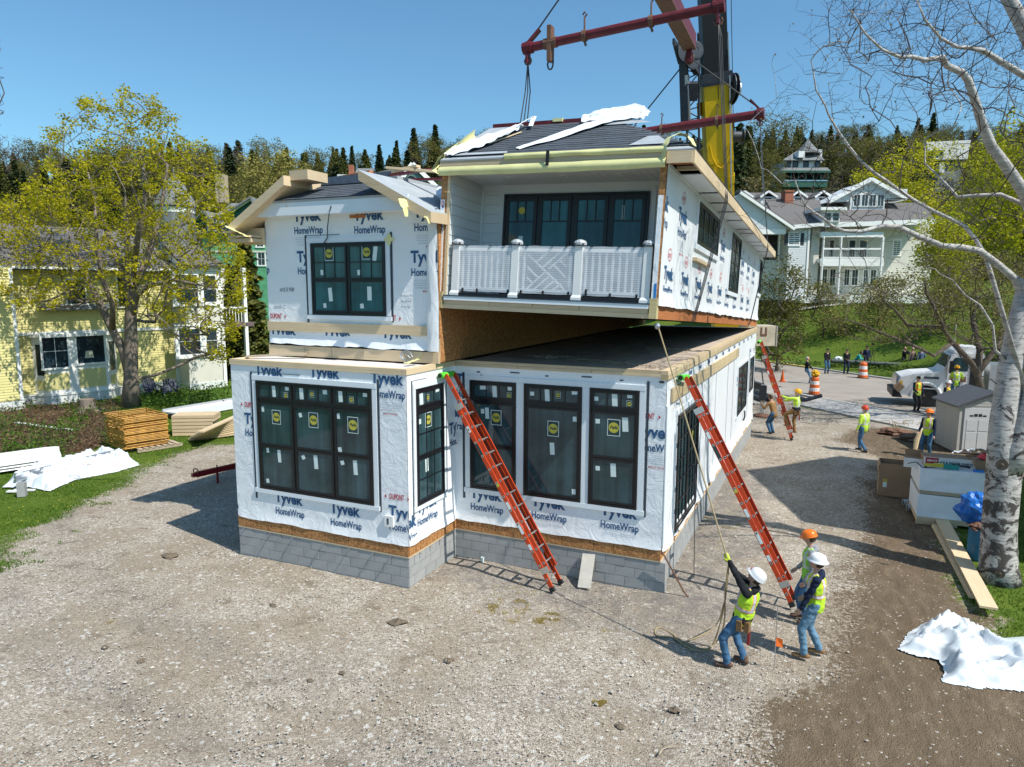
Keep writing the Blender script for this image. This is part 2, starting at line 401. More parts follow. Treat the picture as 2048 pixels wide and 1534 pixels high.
sd_lot = polysd(X, Y, LOT)+jit; sd_dirt = polysd(X, Y, DIRT)+jit*.9; sd_bed = polysd(X, Y, BED)+jit*1.2; sd_bare = polysd(X, Y, BARE)+jit*1.1
q_ = .69*X+.72*Y
grass = np.clip(.5-sd_lot/1.0, 0, 1); dirt = np.clip(.5+sd_dirt/1.3, 0, 1)*(1-grass); bed = np.clip(.5+sd_bed/.9, 0, 1)
bare = np.clip(.5+sd_bare/.8, 0, 1); grass *= 1-.8*bare
grass = np.where(q_ > 20, np.clip((q_-31)/2, 0, 1), grass)
D_ = FH.x*(X-CAM[0])+FH.y*(Y-CAM[1]); woods = np.clip((D_-92)/12, 0, 1)
col = np.stack([grass, dirt, bed, woods], -1).reshape(-1, 4)
at = me.color_attributes.new('mask', 'FLOAT_COLOR', 'POINT'); at.data.foreach_set('color', col.ravel())
RUTS = ((-6, 10, 15.2), (-6, 10, 16.9), (2, 30, 36.2), (2, 30, 37.8), (30, -8, 27.4), (30, -8, 29.0))
rut = sum(np.exp(-((np.hypot(X-a, Y-b)-r)/.3)**2) for a, b, r in RUTS)
DAMP_SHADE = [(-4.6, .3), (-4.3, -1.0), (-3.0, -1.5), (-1.6, -1.3), (-.4, -1.7), (.6, -1.2), (1.3, -.9), (1.9, .3), (1.2, 1.8), (1.5, 4), (1.3, 7.5), (.9, 11), (-.3, 11), (-.3, .3)]  # damp gravel beside the house, with shadow painted into the same dark patch
sd_damp_shade = np.clip(.5+(polysd(X, Y, DAMP_SHADE)+jit*1.5)/.9, 0, 1); at = me.attributes.new('shade_rut', 'FLOAT', 'POINT'); at.data.foreach_set('value', np.clip(sd_damp_shade+.42*rut*np.clip(jit+.7, 0, 1), 0, 1).ravel().astype(np.float32))
me.polygons.foreach_set('use_smooth', [True]*len(me.polygons))
def groundmat():
    m, nt, b = newmat('ground_material'); L = nt.links
    v = coords(nt, 'World'); at = N(nt, 'ShaderNodeAttribute', attribute_name='mask'); sp = nt.nodes.new('ShaderNodeSeparateColor'); L.new(at.outputs['Color'], sp.inputs[0])
    def vor(s, feat='F1'):
        w = N(nt, 'ShaderNodeTexVoronoi', i_Scale=s, feature=feat); L.new(v, w.inputs['Vector']); return w
    a, c2, c3 = vor(34), vor(70), vor(19)
    sa = nt.nodes.new('ShaderNodeSeparateColor'); L.new(a.outputs['Color'], sa.inputs[0])
    sb = nt.nodes.new('ShaderNodeSeparateColor'); L.new(c2.outputs['Color'], sb.inputs[0])
    sc = nt.nodes.new('ShaderNodeSeparateColor'); L.new(c3.outputs['Color'], sc.inputs[0])
    # crushed limestone: pale chips among grey-brown fines
    f = math_(nt, 'MULTIPLY_ADD', sa.outputs[0], .5, math_(nt, 'MULTIPLY', sb.outputs[1], .5))
    g = ramp(nt, [(.12, (.19, .155, .12)), (.42, (.345, .295, .235)), (.68, (.475, .42, .35)), (.93, (.70, .645, .56))], f)
    big = noise(nt, v, .45, 6, .62); mid = noise(nt, v, 2.2, 5, .65, .5)
    g = mixc(nt, ramp(nt, [(.40, (0, 0, 0)), (.58, (.85, .85, .85))], big), g, mixc(nt, f, (.22, .175, .125), (.40, .335, .26)))
    g = mixc(nt, ramp(nt, [(.55, (0, 0, 0)), (.68, (.9, .9, .9))], mid), g, mixc(nt, f, (.14, .11, .08), (.31, .25, .19)))
    g = mixc(nt, ramp(nt, [(.95, (0, 0, 0)), (.965, (1, 1, 1))], sc.outputs[2]), g, (.56, .53, .48))
    cl = noise(nt, v, 6.5, 3, .5)
    g = mixc(nt, ramp(nt, [(.715, (0, 0, 0)), (.75, (1, 1, 1))], cl), g, (.10, .075, .05))
    da = N(nt, 'ShaderNodeAttribute', attribute_name='shade_rut'); g = mixc(nt, math_(nt, 'MULTIPLY', da.outputs['Fac'], ramp(nt, [(.35, (.15, .15, .15)), (.6, (.85, .85, .85))], mid)), g, mixc(nt, f, (.10, .09, .08), (.30, .275, .25)))  # darkens the gravel: painted shade and damp by the house, plus wheel ruts
    # packed brown soil
    dn = noise(nt, coords(nt, 'World', (1, .35, 1)), 5, 6, .7, .6)
    s_ = ramp(nt, [(.25, (.10, .072, .045)), (.55, (.165, .122, .080)), (.8, (.245, .19, .13))], dn)
    s_ = mixc(nt, ramp(nt, [(.93, (0, 0, 0)), (.96, (1, 1, 1))], math_(nt, 'MULTIPLY', sb.outputs[0], noise(nt, v, 1.5, 3))), s_, (.42, .38, .33))
    s_ = mixc(nt, ramp(nt, [(.985, (0, 0, 0)), (.99, (1, 1, 1))], sa.outputs[1]), s_, (.45, .41, .36))
    # spring turf
    gn = noise(nt, v, .7, 6, .7); gn2 = noise(nt, v, 9, 5, .75)
    t = ramp(nt, [(.28, (.04, .072, .010)), (.46, (.085, .14, .016)), (.60, (.13, .18, .025)), (.74, (.25, .23, .07))], math_(nt, 'MULTIPLY_ADD', gn, .45, math_(nt, 'MULTIPLY', gn2, .55)))
    # bed of leaf litter, forest floor
    bn = noise(nt, v, 7, 6, .75)
    bd = ramp(nt, [(.3, (.05, .032, .018)), (.5, (.115, .075, .042)), (.62, (.10, .10, .03)), (.8, (.21, .16, .10))], bn)
    wd = ramp(nt, [(.3, (.025, .03, .012)), (.7, (.075, .072, .03))], noise(nt, v, .4, 5))
    edge = noise(nt, v, 14, 4, .7)
    def sharp(x): return ramp(nt, [(.40, (0, 0, 0)), (.60, (1, 1, 1))], math_(nt, 'ADD', x, math_(nt, 'MULTIPLY', math_(nt, 'SUBTRACT', edge, .5), 2.2)))
    c = mixc(nt, sharp(sp.outputs[1]), g, s_); c = mixc(nt, sharp(sp.outputs[0]), c, t)
    c = mixc(nt, sharp(sp.outputs[2]), c, bd); c = mixc(nt, at.outputs['Alpha'], c, wd)
    L.new(c, b.inputs['Base Color']); b.inputs['Roughness'].default_value = .95; b.inputs['Specular IOR Level'].default_value = .15
    hgt = math_(nt, 'MULTIPLY_ADD', a.outputs['Distance'], -.6, math_(nt, 'MULTIPLY', c2.outputs['Distance'], -.5))
    p = bump(nt, b, hgt, .8, .03); bump(nt, b, mid, .5, .06, p)
    return m
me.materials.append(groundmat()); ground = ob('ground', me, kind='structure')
def inside(sd, x, y):
    i = min(max(np.searchsorted(gx, x)-1, 0), nx-1); j = min(max(np.searchsorted(gy, y)-1, 0), ny-1); return sd[j, i]
# ---- road, kerb and concrete pavement (strips running along u, offset along n)
nU = Vector((.69, .72)).normalized(); uU = Vector((nU.y, -nU.x))
def strip(name, q0, q1, z, h, mat, t0=-48, t1=40, zdown=.3):
    mb = MB(); K = 60
    for k in range(K):
        a, b = t0+(t1-t0)*k/K, t0+(t1-t0)*(k+1)/K; P = []
        for t, q in ((a, q0), (b, q0), (b, q1), (a, q1)):
            p = nU*q+uU*t; P.append((p.x, p.y, z))
        mb.add([(p[0], p[1], p[2]-zdown) for p in P]+P, [(4, 5, 6, 7), (0, 4, 7, 3), (1, 2, 6, 5), (0, 1, 5, 4), (2, 3, 7, 6)] if k in (0, K-1) else [(4, 5, 6, 7), (0, 1, 5, 4), (2, 3, 7, 6)])
    o = mb.build(name, mat); o['kind'] = 'structure'; return o
m_road = M('road_surface', (.30, .265, .225), .92, .16, .7, .35, 160, coord='World'); m_conc = M('pavement_concrete', (.40, .385, .36), .9, .10, .9, .3, 120, coord='World')
strip('road', 21.9, 31.9, .035, 0, m_road); strip('kerb', 21.62, 21.9, .075, 0, m_conc); strip('kerb', 31.9, 32.15, .13, 0, m_conc)
pv = strip('pavement', 19.0, 20.0, .02, 0, m_mortar, zdown=.04); pv.location.z = -.01
for k in range(26):                              # separate concrete slabs of the pavement
    t = -18+k*1.6; mb = MB(); z = .06+rnd.uniform(-.004, .006)
    P = [nU*a+uU*b for a, b in ((19.02, t+.012), (21.6, t+.012), (21.6, t+1.588), (19.02, t+1.588))]
    mb.add([(p.x, p.y, -.1) for p in P]+[(p.x, p.y, z) for p in P], [(7, 6, 5, 4), (0, 1, 5, 4), (1, 2, 6, 5), (2, 3, 7, 6), (3, 0, 4, 7)])
    mb.build('slab', m_conc, pv).location.z = .01
yk = strip('kerb_paint', 31.86, 32.05, .137, 0, M('kerb_paint', (.62, .46, .05), .7, .2, 6), t0=-33.6, t1=-28.6, zdown=.05)
wm, nt, b = newmat('lake_water'); v = coords(nt, 'World'); b.inputs['Base Color'].default_value = rgb((.006, .045, .065)); b.inputs['Roughness'].default_value = .12; bump(nt, b, noise(nt, v, .8, 4), .35, .25)
MB().add([(-700, -700, -.35), (700, -700, -.35), (700, -25, -.35), (-700, -25, -.35)], [(0, 1, 2, 3)]).build('water', wm, kind='structure')
# ---- loose stones
def stone(mb, x, y, z, s, mi=0):
    a = rnd.random()*PI; ca, sa = math.cos(a), math.sin(a); sx, sy, sz = s*rnd.uniform(.7, 1.3), s*rnd.uniform(.6, 1), s*rnd.uniform(.35, .75)
    base = [(1, 0, 0), (.3, .9, .1), (-.9, .5, 0), (-.8, -.6, .1), (.4, -1, 0), (.2, .1, 1), (0, -.1, -.6)]
    vs = []
    for px, py, pz in base:
        px *= sx*rnd.uniform(.8, 1.2); py *= sy*rnd.uniform(.8, 1.2); vs.append((x+px*ca-py*sa, y+px*sa+py*ca, z+pz*sz))
    mb.add(vs, [(0, 1, 5), (1, 2, 5), (2, 3, 5), (3, 4, 5), (4, 0, 5)], mi)
mb = MB(); n = 0
while n < 26000:
    d = rnd.uniform(7.2, 30)**1.0; d = 7.2+(rnd.random()**1.7)*26; r = rnd.uniform(-.78, .78)*d
    x = CAM[0]+FH.x*d+RH.x*r; y = CAM[1]+FH.y*d+RH.y*r
    if q_.min() and .69*x+.72*y > 19: continue
    if -9.05 < x < 0 and y > -1.9 and not (x > -4.57 and y < 0): continue
    s = inside(sd_lot, x, y); dd = inside(sd_dirt, x, y)
    n += 1
    if s < .1 and rnd.random() > .03: continue
    if dd > .1 and rnd.random() > .03: continue
    if nz(x*.6, y*.6, 8) < -.12 and rnd.random() < .6: continue
    sz = (.007+.014*rnd.random()**3)*(1.0 if rnd.random() < .985 else 1.9)*(1+.012*d)
    stone(mb, x, y, .002+H(x, y)+.02*0, sz, rnd.choice((0, 0, 0, 1, 1, 2)))
st = [M('stone_pale', (.48, .44, .37), .9, .12, 30), M('stone_grey', (.34, .31, .275), .9, .12, 30), M('stone_brown', (.23, .175, .13), .9, .12, 30)]
mb.build('gravel', st, kind='stuff')
# ---- clods of soil, tufts and fallen twigs on the gravel
cm = M('clod', (.15, .115, .08), .95, .4, 20, .8, 50)
def clod(px, s, flat=.5):
    p = gp(px); mb = MB(); ns = 9; rings = [(1, 0), (.85, .35), (.5, .8), (.12, 1)]; vs = []
    for k, (rr, zz) in enumerate(rings):
        for j in range(ns):
            a = 2*PI*j/ns; w = .85*s*rr*(1+.55*rnd.uniform(-1, 1)); vs.append((w*math.cos(a)*1.3, w*math.sin(a), s*flat*zz*rnd.uniform(.7, 1.1)-.01))
    mb.add(vs, [(k*ns+j, k*ns+(j+1) % ns, (k+1)*ns+(j+1) % ns, (k+1)*ns+j) for k in range(3) for j in range(ns)]+[tuple(3*ns+j for j in range(ns))])
    return mb.build('soil_clod', cm, loc=(p.x, p.y, H(p.x, p.y)+.005))
for (px, s, lab) in (((796, 1245), .13, 'large dark lump of turf lying alone on the gravel before the house'), ((1352, 1420), .075, 'dark soil lump on the gravel near the dirt at the bottom right'), ((545, 1210), .07, 'flat dark clod on the gravel below the left foundation'),
                     ((1240, 1452), .06, 'brown clod at the edge of the dirt near the bottom centre'), ((685, 1345), .05, 'reddish brown clod left of centre on the gravel'), ((898, 1320), .07, 'flat soil patch below the large turf lump'),
                     ((340, 1112), .16, 'wide low mound of soil on the gravel left of the foundation'), ((210, 1293), .05, 'small black clod on the left gravel'), ((282, 1322), .06, 'slanted dark clod at the lower left of the gravel'), ((620, 1360), .05, 'small stony clod at the lower centre left')):
    tag(clod(px, s), lab, 'soil clod', 'soil clods on the gravel')
def twig(px, L, ang, bend, lab, r=.006):
    p = gp(px); mb = MB(); pts = []
    for i in range(7):
        t = i/6-.5; pts.append((L*t, bend*(1-(2*t)**2)*L, .012+.01*rnd.random()))
    mb.tube(pts, [r*(1-.1*i) for i in range(7)], 5); mb.tube([pts[4], (pts[4][0]+.1*L, pts[4][1]+.12*L, .02)], [r*.5, r*.2], 4)
    tag(mb.build('twig', m_greywood, loc=(p.x, p.y, H(p.x, p.y)+.012), rz=ang), lab, 'twig', 'twigs lying on the gravel')
for a in (((120, 1408), .42, .35, -.12, 'curved pale twig at the bottom left'), ((565, 1495), .8, .5, .15, 'long arched twig at the bottom left of centre'), ((1340, 1505), .36, .9, .2, 'forked pale stick on the brown dirt at the bottom', .011), ((1480, 1395), .3, 1.0, .05, 'thin twig near the orange flag'),
          ((960, 1265), .55, .5, .12, 'long thin twig on the gravel in front of the house'), ((700, 1280), .3, .2, 0, 'short straight stick below the left foundation corner'), ((1510, 1470), .3, 1.2, .1, 'thin twig on the dirt near the bottom right')):
    twig(*a)
# ================================================================= foundation
fnd = thing('foundation', 'grey concrete block foundation under the wrapped ground floor modules', 'foundation')
bfull = MB().box(-.1985, .1985, -.09, .09, -.0965, .0965).mesh('concrete_block', m_block); bhalf = MB().box(-.0955, .0955, -.09, .09, -.0965, .0965).mesh('concrete_block', m_block)
def blockwall(x0, y0, dx, dy, L, lo=0, flip=0):
    rz = math.atan2(dy, dx); n = Vector((dy, -dx, 0))
    for k in range(3):
        z = .1015+k*.2032; s = 0; first = (k+flip) % 2
        while s < L-.05:
            half = first or (L-s < .35); w = .2032 if half else .4064; first = 0
            p = Vector((x0, y0, 0))+Vector((dx, dy, 0))*(s+w/2)-n*(.09+.0)
            o = ob('concrete_block', bhalf if half else bfull, fnd, loc=p+n*rnd.uniform(-.003, .003)+Vector((0, 0, z)), rz=rz+rnd.uniform(-.002, .002)); s += w
bx('mortar_core', m_mortar, fnd, -4.57+.03, -.012, .012, 16.2, -.35, .606)
bx('mortar_core', m_mortar, fnd, -9.038, -4.582, -1.888, 16.0, -.35, .607)
blockwall(-4.57, 0, 1, 0, 4.57, flip=1); blockwall(-9.05, -1.9, 1, 0, 4.48); blockwall(-4.57, -1.9, 0, 1, 1.9, flip=1); blockwall(0, 0, 0, 1, 16.2)
for px in ((490, 1060), (542, 1068), (587, 1076), (648, 1090), (700, 1098), (748, 1110), (783, 1118)):
    p = onp(px, 1, -1.9); mb = MB(); mb.beam((0, 0, 0), (-.03, -.09, -.075), .028, .004, mi=0)
    mb.build('tie_strap', m_galv, fnd, loc=(p.x, -1.905, .605))
for y in (-1.5, -1.1, -.7):
    MB().beam((0, 0, 0), (.075, -.02, -.02), .028, .004).build('tie_strap', m_galv, fnd, loc=(-4.565, y, .60))

# ================================================================= builders for wrapped walls
def sheet(parent, org, rz, W, z0, z1, mat=m_wrap, hem=.25, flare=.05, amp=.003, seed=0, nxs=.09, ruffle=.035, name='house_wrap'):
    """taut sheet with loose ruffled hem; local x along the wall, -y outwards"""
    nx_ = max(4, int(W/nxs)); nz_ = max(6, int((z1-z0)/.09)); mb = MB(); vs = []
    for j in range(nz_+1):
        for i in range(nx_+1):
            x = W*i/nx_; t = j/nz_; z = z0+(z1-z0)*t; low = max(0., 1-(z-z0)/hem) if hem else 0
            edge = min(1, min(x, W-x)/.08+.15)
            y = -.004-amp*(.5+.5*nz(x*3+seed, z*3))-low*low*flare*(.5+.5*nz(x*1.6+seed, 4.))*edge-low*.012*abs(nz(x*9+seed, z*4))
            if j == 0: z += ruffle*nz(x*1.1+seed, 1)+ruffle*.5*nz(x*4+seed, 2)
            vs.append((x, y, z))
    w = nx_+1
    mb.add(vs, [(j*w+i, j*w+i+1, (j+1)*w+i+1, (j+1)*w+i) for j in range(nz_) for i in range(nx_)])
    o = mb.build(name, mat, parent, smooth=True); o.matrix_local = frame(Vector(org), rz); return o
def lettering(par, units, W, z0, z1, off=.013):
    """house wrap print; units: (x, z of the big word's baseline, parts)"""
    put = lambda a, b: (a, -off, b); cl = (.0, W, z0, z1)
    for u in units:
        mb = MB(); x, z = u[0], u[1]; parts = u[2] if len(u) > 2 else 'DTHL'; s = u[3] if len(u) > 3 else 1.
        if 'T' in parts:
            letter(mb, 'Tyvek', x, z, .76*s, .33*s, put, cl, .034); letter(mb, '.', x+.78*s, z, .02*s, .12*s, put, cl, 0, 2)
        if 'H' in parts: letter(mb, 'HomeWrap', x+.01*s, z-.27*s, .78*s, .215*s, put, cl, .022)
        if 'D' in parts:
            letter(mb, 'DUPONT', x+.03*s, z+.36*s, .34*s, .16*s, put, cl, .022, 1)
            for e, sg in ((x-.045*s, -1), (x+.45*s, 1)):
                if cl[0] < e < cl[1] and z+.45*s < z1: mb.add([put(e, z+.365*s), put(e, z+.45*s), put(e+sg*.045*s, z+.41*s)], [(0, 1, 2)], 1)
        if 'L' in parts:
            for k in range(4):
                y = z-(.36+.035*k)*s; a, b = max(0, x+.05*s), min(W, x+.72*s)
                if b > a and z0 < y < z1: mb.add([put(a, y), put(b, y), put(b, y+.006), put(a, y+.006)], [(0, 1, 2, 3)], 2)
            letter(mb, 'FOR MORE INFORMATION CALL', x+.1*s, z-.53*s, .58*s, .045*s, put, cl, 0, 2)
            letter(mb, 'MADE IN THE USA', x+.28*s, z-.60*s, .32*s, .05*s, put, cl, .01, 1)
        if mb.v: mb.build('printed_lettering', [m_blue, m_red, m_grey], par)
def window(par, org, rz, W, Hh, units, stick=(), trim=(.11, .11, .11, .10), fw=.045, gl=m_glass, depth=.045, tapes=True, name='window', trimmid=(), sill=True, lab=None):
    """units: (x0,x1,z0,z1,cols,rows) sashes. org: lower left of the black frame on the wall surface"""
    mb = MB(); d = depth
    mb.box(0, W, -d, -.001, -fw*.2, fw*.8); mb.box(0, W, -d, -.001, Hh-fw*.8, Hh); mb.box(0, fw, -d, -.001, fw*.8, Hh-fw*.8); mb.box(W-fw, W, -d, -.001, fw*.8, Hh-fw*.8)
    mb.box(fw, W-fw, -.017, -.001, fw*.8, Hh-fw*.8)
    w = mb.build(name, m_frame, par); w.matrix_local = frame(Vector(org), rz)
    if lab: w['label'] = lab
    for (x0, x1, z0, z1, nc, nr) in units:
        s = .042; mb = MB()
        mb.box(x0, x1, -d*.8, -.006, z0, z0+s); mb.box(x0, x1, -d*.8, -.006, z1-s, z1); mb.box(x0, x0+s, -d*.8, -.006, z0+s, z1-s); mb.box(x1-s, x1, -d*.8, -.006, z0+s, z1-s)
        mb.build('sash', m_frame, w)
        MB().add([(x0+s, -.0185, z0+s), (x1-s, -.0185, z0+s), (x1-s, -.0185, z1-s), (x0+s, -.0185, z1-s)], [(0, 1, 2, 3)]).build('pane', gl, w)
        if nc > 1 or nr > 1:
            mb = MB(); iw, ih = x1-x0-2*s, z1-z0-2*s
            for i in range(1, nc): MB().box(x0+s+iw*i/nc-.010, x0+s+iw*i/nc+.010, -d*.68, -.019, z0+s, z1-s).build('muntin', m_frame, w)
            for j in range(1, nr): mb.box(x0+s, x1-s, -d*.68+.001, -.0192, z0+s+ih*j/nr-.010, z0+s+ih*j/nr+.010)
            if mb.v: mb.build('muntin', m_frame, w, kind='stuff' if nr > 2 else None)
    l, r_, t, b_ = trim
    if l is not None:
        def tb(x0, x1, z0, z1, dd=.028):
            o = bx('trim_board', m_trim, par, 0, x1-x0, -dd, 0, 0, z1-z0); o.matrix_local = frame(Vector(org), rz) @ Matrix.Translation(((x0+x1)/2, -dd/2-.001, (z0+z1)/2))
        tb(-l, -.004, 0, Hh); tb(W+.004, W+r_, 0, Hh); tb(-l, W+r_, Hh+.003, Hh+t, .032); tb(-l-.03, W+r_+.03, -b_, -.010, .045 if sill else .03)
        for a, b in trimmid: tb(a, b, 0, Hh)
        if tapes:
            for a in ((-l-.055, -l-.01, -.017, -.006, -.25, Hh+t+.06), (W+r_+.01, W+r_+.055, -.0175, -.006, -.12, Hh+t+.08), (-l-.055, W*.4, -.0165, -.006, Hh+t+.055, Hh+t+.065)):
                o = MB().box(*a).build('seam_tape', m_tape, par); o.matrix_local = frame(Vector(org), rz)
    for st_ in stick:
        k, x, z, s = st_[:4]; mb = MB(); put = lambda a, b: (a, -.0213, b)
        if k == 'p':
            h_, v_ = s*.62, s*.8; mb.add([(x-h_, -.0196, z-v_), (x+h_, -.0196, z-v_), (x+h_, -.0196, z+v_), (x-h_, -.0196, z+v_)], [(0, 1, 2, 3)], 3)
            h2, v2 = h_*.9, v_*.92; mb.add([(x-h2, -.0201, z-v2), (x+h2, -.0201, z-v2), (x+h2, -.0201, z+v2), (x-h2, -.0201, z+v2)], [(0, 1, 2, 3)], 1)
            disc(mb, lambda a, b: (a, -.0207, b), x, z, s*.5, s*.5, 20, 0); letter(mb, 'Pella', x-s*.40, z-s*.11, s*.8, s*.42, put, None, .03, 1, .35)
            mb.build('sticker', [m_stick_y, m_stick_k, m_blue, m_sticker], w, label='round yellow maker\'s sticker')
        else:
            hgt = st_[4]; a = st_[5] if len(st_) > 5 else .06; ca, sa = math.cos(a), math.sin(a)
            mb.add([(x+ca*i-sa*j, -.0198, z+sa*i+ca*j) for i, j in ((-s/2, -hgt/2), (s/2, -hgt/2), (s/2, hgt/2), (-s/2, hgt/2))], [(0, 1, 2, 3)], 0)
            mb.build('sticker', [m_sticker], w)
    return w
def tr(px, ax, v, org, rz, M_=None):
    """pixel -> window-local (x,z)"""
    p = onp(px, ax, v, M_); q = frame(Vector(org), rz).inverted() @ p; return q.x, q.z
def stickers(ax, v, org, rz, pel, labs, M_=None):
    out = []
    for px, s in pel: x, z = tr(px, ax, v, org, rz, M_); out.append(('p', x, z, s))
    for L in labs: x, z = tr(L[0], ax, v, org, rz, M_); out.append(('l', x, z, L[1], L[2])+tuple(L[3:]))
    return out
def units_from(pts, ax, v, org, rz, parts=None, M_=None):
    out = []
    for p in pts:
        x, z = tr(p[0], ax, v, org, rz, M_); out.append((x, z, p[1])+tuple(p[2:]))
    return out

# ================================================================= lower left (bay) module
LL = thing('house_module', 'left ground floor module with a white wrapped bay front on grey blocks', 'house module', loc=(-9.05, -1.9, .61))
# local frame: x along front 0..4.48, y back, z up from .61
bx('wall_sheathing', m_osb, LL, .004, 4.476, .004, 17.8, .03, 3.655)
bx('sill_plate', m_piney, LL, -.012, 4.492, -.012, 17.8, 0, .03)
x = 0
while x < 4.48:                                   # strips of board on the rim, dark joints between
    w = min(rnd.choice((.24, .30, .36, .52)), 4.48-x); bx('osb_panel', m_osb, LL, x+.006, x+w-.006, -.014, .002, .035+rnd.uniform(0, .008), .27); x += w
y = .0
while y < 1.9:
    w = min(rnd.choice((.24, .34, .42)), 1.9-y); bx('osb_panel', m_osb, LL, 4.478, 4.494, y+.006, y+w-.006, .035, .27); y += w
s1 = sheet(LL, (0, 0, 0), 0, 4.49, .25, 3.66, seed=1)
org = (0, 0, 0)
lu = lambda pts: [(onp(p[0], 1, -1.9).x+9.05, onp(p[0], 1, -1.9).z-.61)+tuple(p[1:]) for p in pts]
lettering(s1, lu([((511, 749), 'T'), ((620, 753), 'T'), ((742, 766), 'THL'), ((490, 846), 'THDL'), ((694, 866), 'TH'), ((425, 985), 'TH'), ((551, 1002), 'TH'), ((661, 1024), 'TH'), ((778, 1032), 'THD')]), 4.49, .3, 3.65)
s2 = sheet(LL, (4.49, 0, 0), PI/2, 1.9, .25, 3.66, seed=3, ruffle=.06, mat=m_wrap)
fy = lambda pts, Z: [(onp(p[0], 0, -4.57).y+1.9, onp(p[0], 0, -4.57).z-Z)+tuple(p[1:]) for p in pts]
lettering(s2, [(.3, .83, 'TH'), (1.62, 2.2, 'TH'), (-.5, .62, 'TH')], 1.9, .3, 3.65)
for (a, b, c, d_) in ((0, 4.56, -.02, .10), ):      # top plates on the wall
    bx('top_plate', m_pine, LL, -.015, 4.40, -.03, .11, 3.66, 3.71); bx('top_plate', m_pine, LL, -.012, 4.40, -.027, .105, 3.713, 3.775)
    bx('top_plate', m_piney, LL, 4.405, 4.515, -.03, 1.93, 3.66, 3.775); bx('top_plate', m_piney, LL, -.015, .09, .112, 1.7, 3.66, 3.775)
for i, (a, b) in enumerate(((.1, 1.5), (1.51, 2.95), (2.96, 4.36))): bx('ceiling_sheet', m_plywhite, LL, a, b, .12, 1.1, 3.70+.002*i, 3.745)
MB().beam((0, 0, 0), (1.15, .6, .05), .12, .04).build('loose_plank', m_greywood, LL, loc=(.12, .35, 3.80))
cols = [(.05, .97), (1.02, 2.0), (2.05, 2.93)]
org = (.72, 0, .99); lo = (-8.33, -1.9, 1.60)
un = []
for a, b in cols: un += [(a, b, 1.98, 2.31, 3, 1), (a, b, .97, 1.90, 1, 1), (a, b, .05, .96, 1, 1)]
stk = stickers(1, -1.9, lo, 0, [((573, 791), .085), ((625, 788), .085), ((704, 799), .085), ((554, 834), .19), ((628, 840), .20), ((707, 850), .21)],
    [((549, 782), .09, .25), ((575, 777), .1, .08), ((604, 786), .1, .26), ((651, 784), .11, .09), ((682, 791), .1, .26), ((731, 789), .1, .09), ((527, 818), .07, .11), ((602, 830), .08, .09, .3), ((678, 832), .07, .11),
     ((560, 912), .09, .27), ((633, 924), .1, .29), ((712, 935), .1, .30), ((537, 900), .07, .1), ((608, 914), .09, .09, .4), ((686, 925), .09, .09, .3), ((537, 961), .08, .09, .2), ((681, 899), .09, .1, .2)])
window(LL, org, 0, 2.98, 2.36, un, stk, lab='wide bay window of three black double hung sashes under transoms')
un = [(.05, 1.02, 1.98, 2.31, 3, 1), (.05, 1.02, .97, 1.90, 3, 2), (.05, 1.02, .05, .96, 3, 2)]
lo = (-4.57, -1.6, 1.60)
stk = stickers(0, -4.57, lo, PI/2, [((854, 795), .085), ((855, 839), .19)], [((841, 799), .13, .26), ((838, 843), .09, .1), ((852, 930), .12, .27), ((873, 779), .14, .09)])
window(LL, (4.482, .3, .99), PI/2, 1.07, 2.36, un, stk, trim=(.09, .1, .11, .1), lab='narrow black window with gridded sashes on the bay side')
mb = MB(); p = onp((781, 1041), 1, -1.9)             # outlet box
mb.box(-.10, .10, -.05, 0, -.11, .11); o = mb.build('outlet_box', m_white, LL, loc=(p.x+9.05, -.014, p.z-.61)); bx('outlet', m_tape, o, -.04, .0, -.056, -.05, -.06, .06)

# ================================================================= lower right module
RL = thing('house_module', 'right ground floor module with three tall black windows in white wrap', 'house module', loc=(-4.57, 0, .61))
bx('wall_sheathing', m_osb, RL, .004, 4.566, .004, 16.2, .03, 3.655); bx('sill_plate', m_piney, RL, -.0, 4.582, -.012, 16.2, .001, .03)
x = 0
while x < 4.57:
    w = min(rnd.choice((.27, .33, .42)), 4.57-x); bx('osb_panel', m_osb, RL, x+.005, x+w-.005, -.014, .002, .035, .27); x += w
s3 = sheet(RL, (0, 0, 0), 0, 4.58, .25, 3.66, seed=7); ru = lambda pts: [(onp(p[0], 1, 0).x+4.57, onp(p[0], 1, 0).z-.61)+tuple(p[1:]) for p in pts]
lettering(s3, ru([((912, 768), 'TH'), ((868, 829), 'THLD'), ((941, 994), 'THL'), ((1063, 1010), 'THL'), ((1201, 1028), 'THL'), ((1270, 872), 'THLD'), ((1035, 738), 'L'), ((1175, 752), 'L')]), 4.58, .3, 3.65)
s4 = sheet(RL, (4.58, 0, 0), PI/2, 16.2, .22, 3.44, mat=m_wrapv, hem=.45, flare=.14, ruffle=.10, seed=9, nxs=.14, amp=.006)
s5 = sheet(RL, (4.58, 0, 0), PI/2, 16.2, 3.42, 3.60, mat=m_wrapv, hem=0, seed=9, nxs=.3)
lettering(s5, [(.9+k*1.22, 3.45, 'T', .55) for k in range(12)], 16.2, 3.44, 3.60); lettering(s4, [(10.6, 2.3, 'TH', .6), (14.1, 2.95, 'TH', .6), (15.4, 2.9, 'TH', .5), (1.0, .5, 'T', .4)], 16.2, .3, 3.4)
for k, (a, b, c) in enumerate(((0, 1.5, .0), (1.51, 3.1, .0), (3.11, 4.47, 0))): bx('top_plate', m_pine, RL, a, b, -.035, .11, 3.66+c, 3.715)
bx('top_plate', m_pine, RL, .0, 4.47, -.03, .105, 3.718, 3.78)
y = -.035
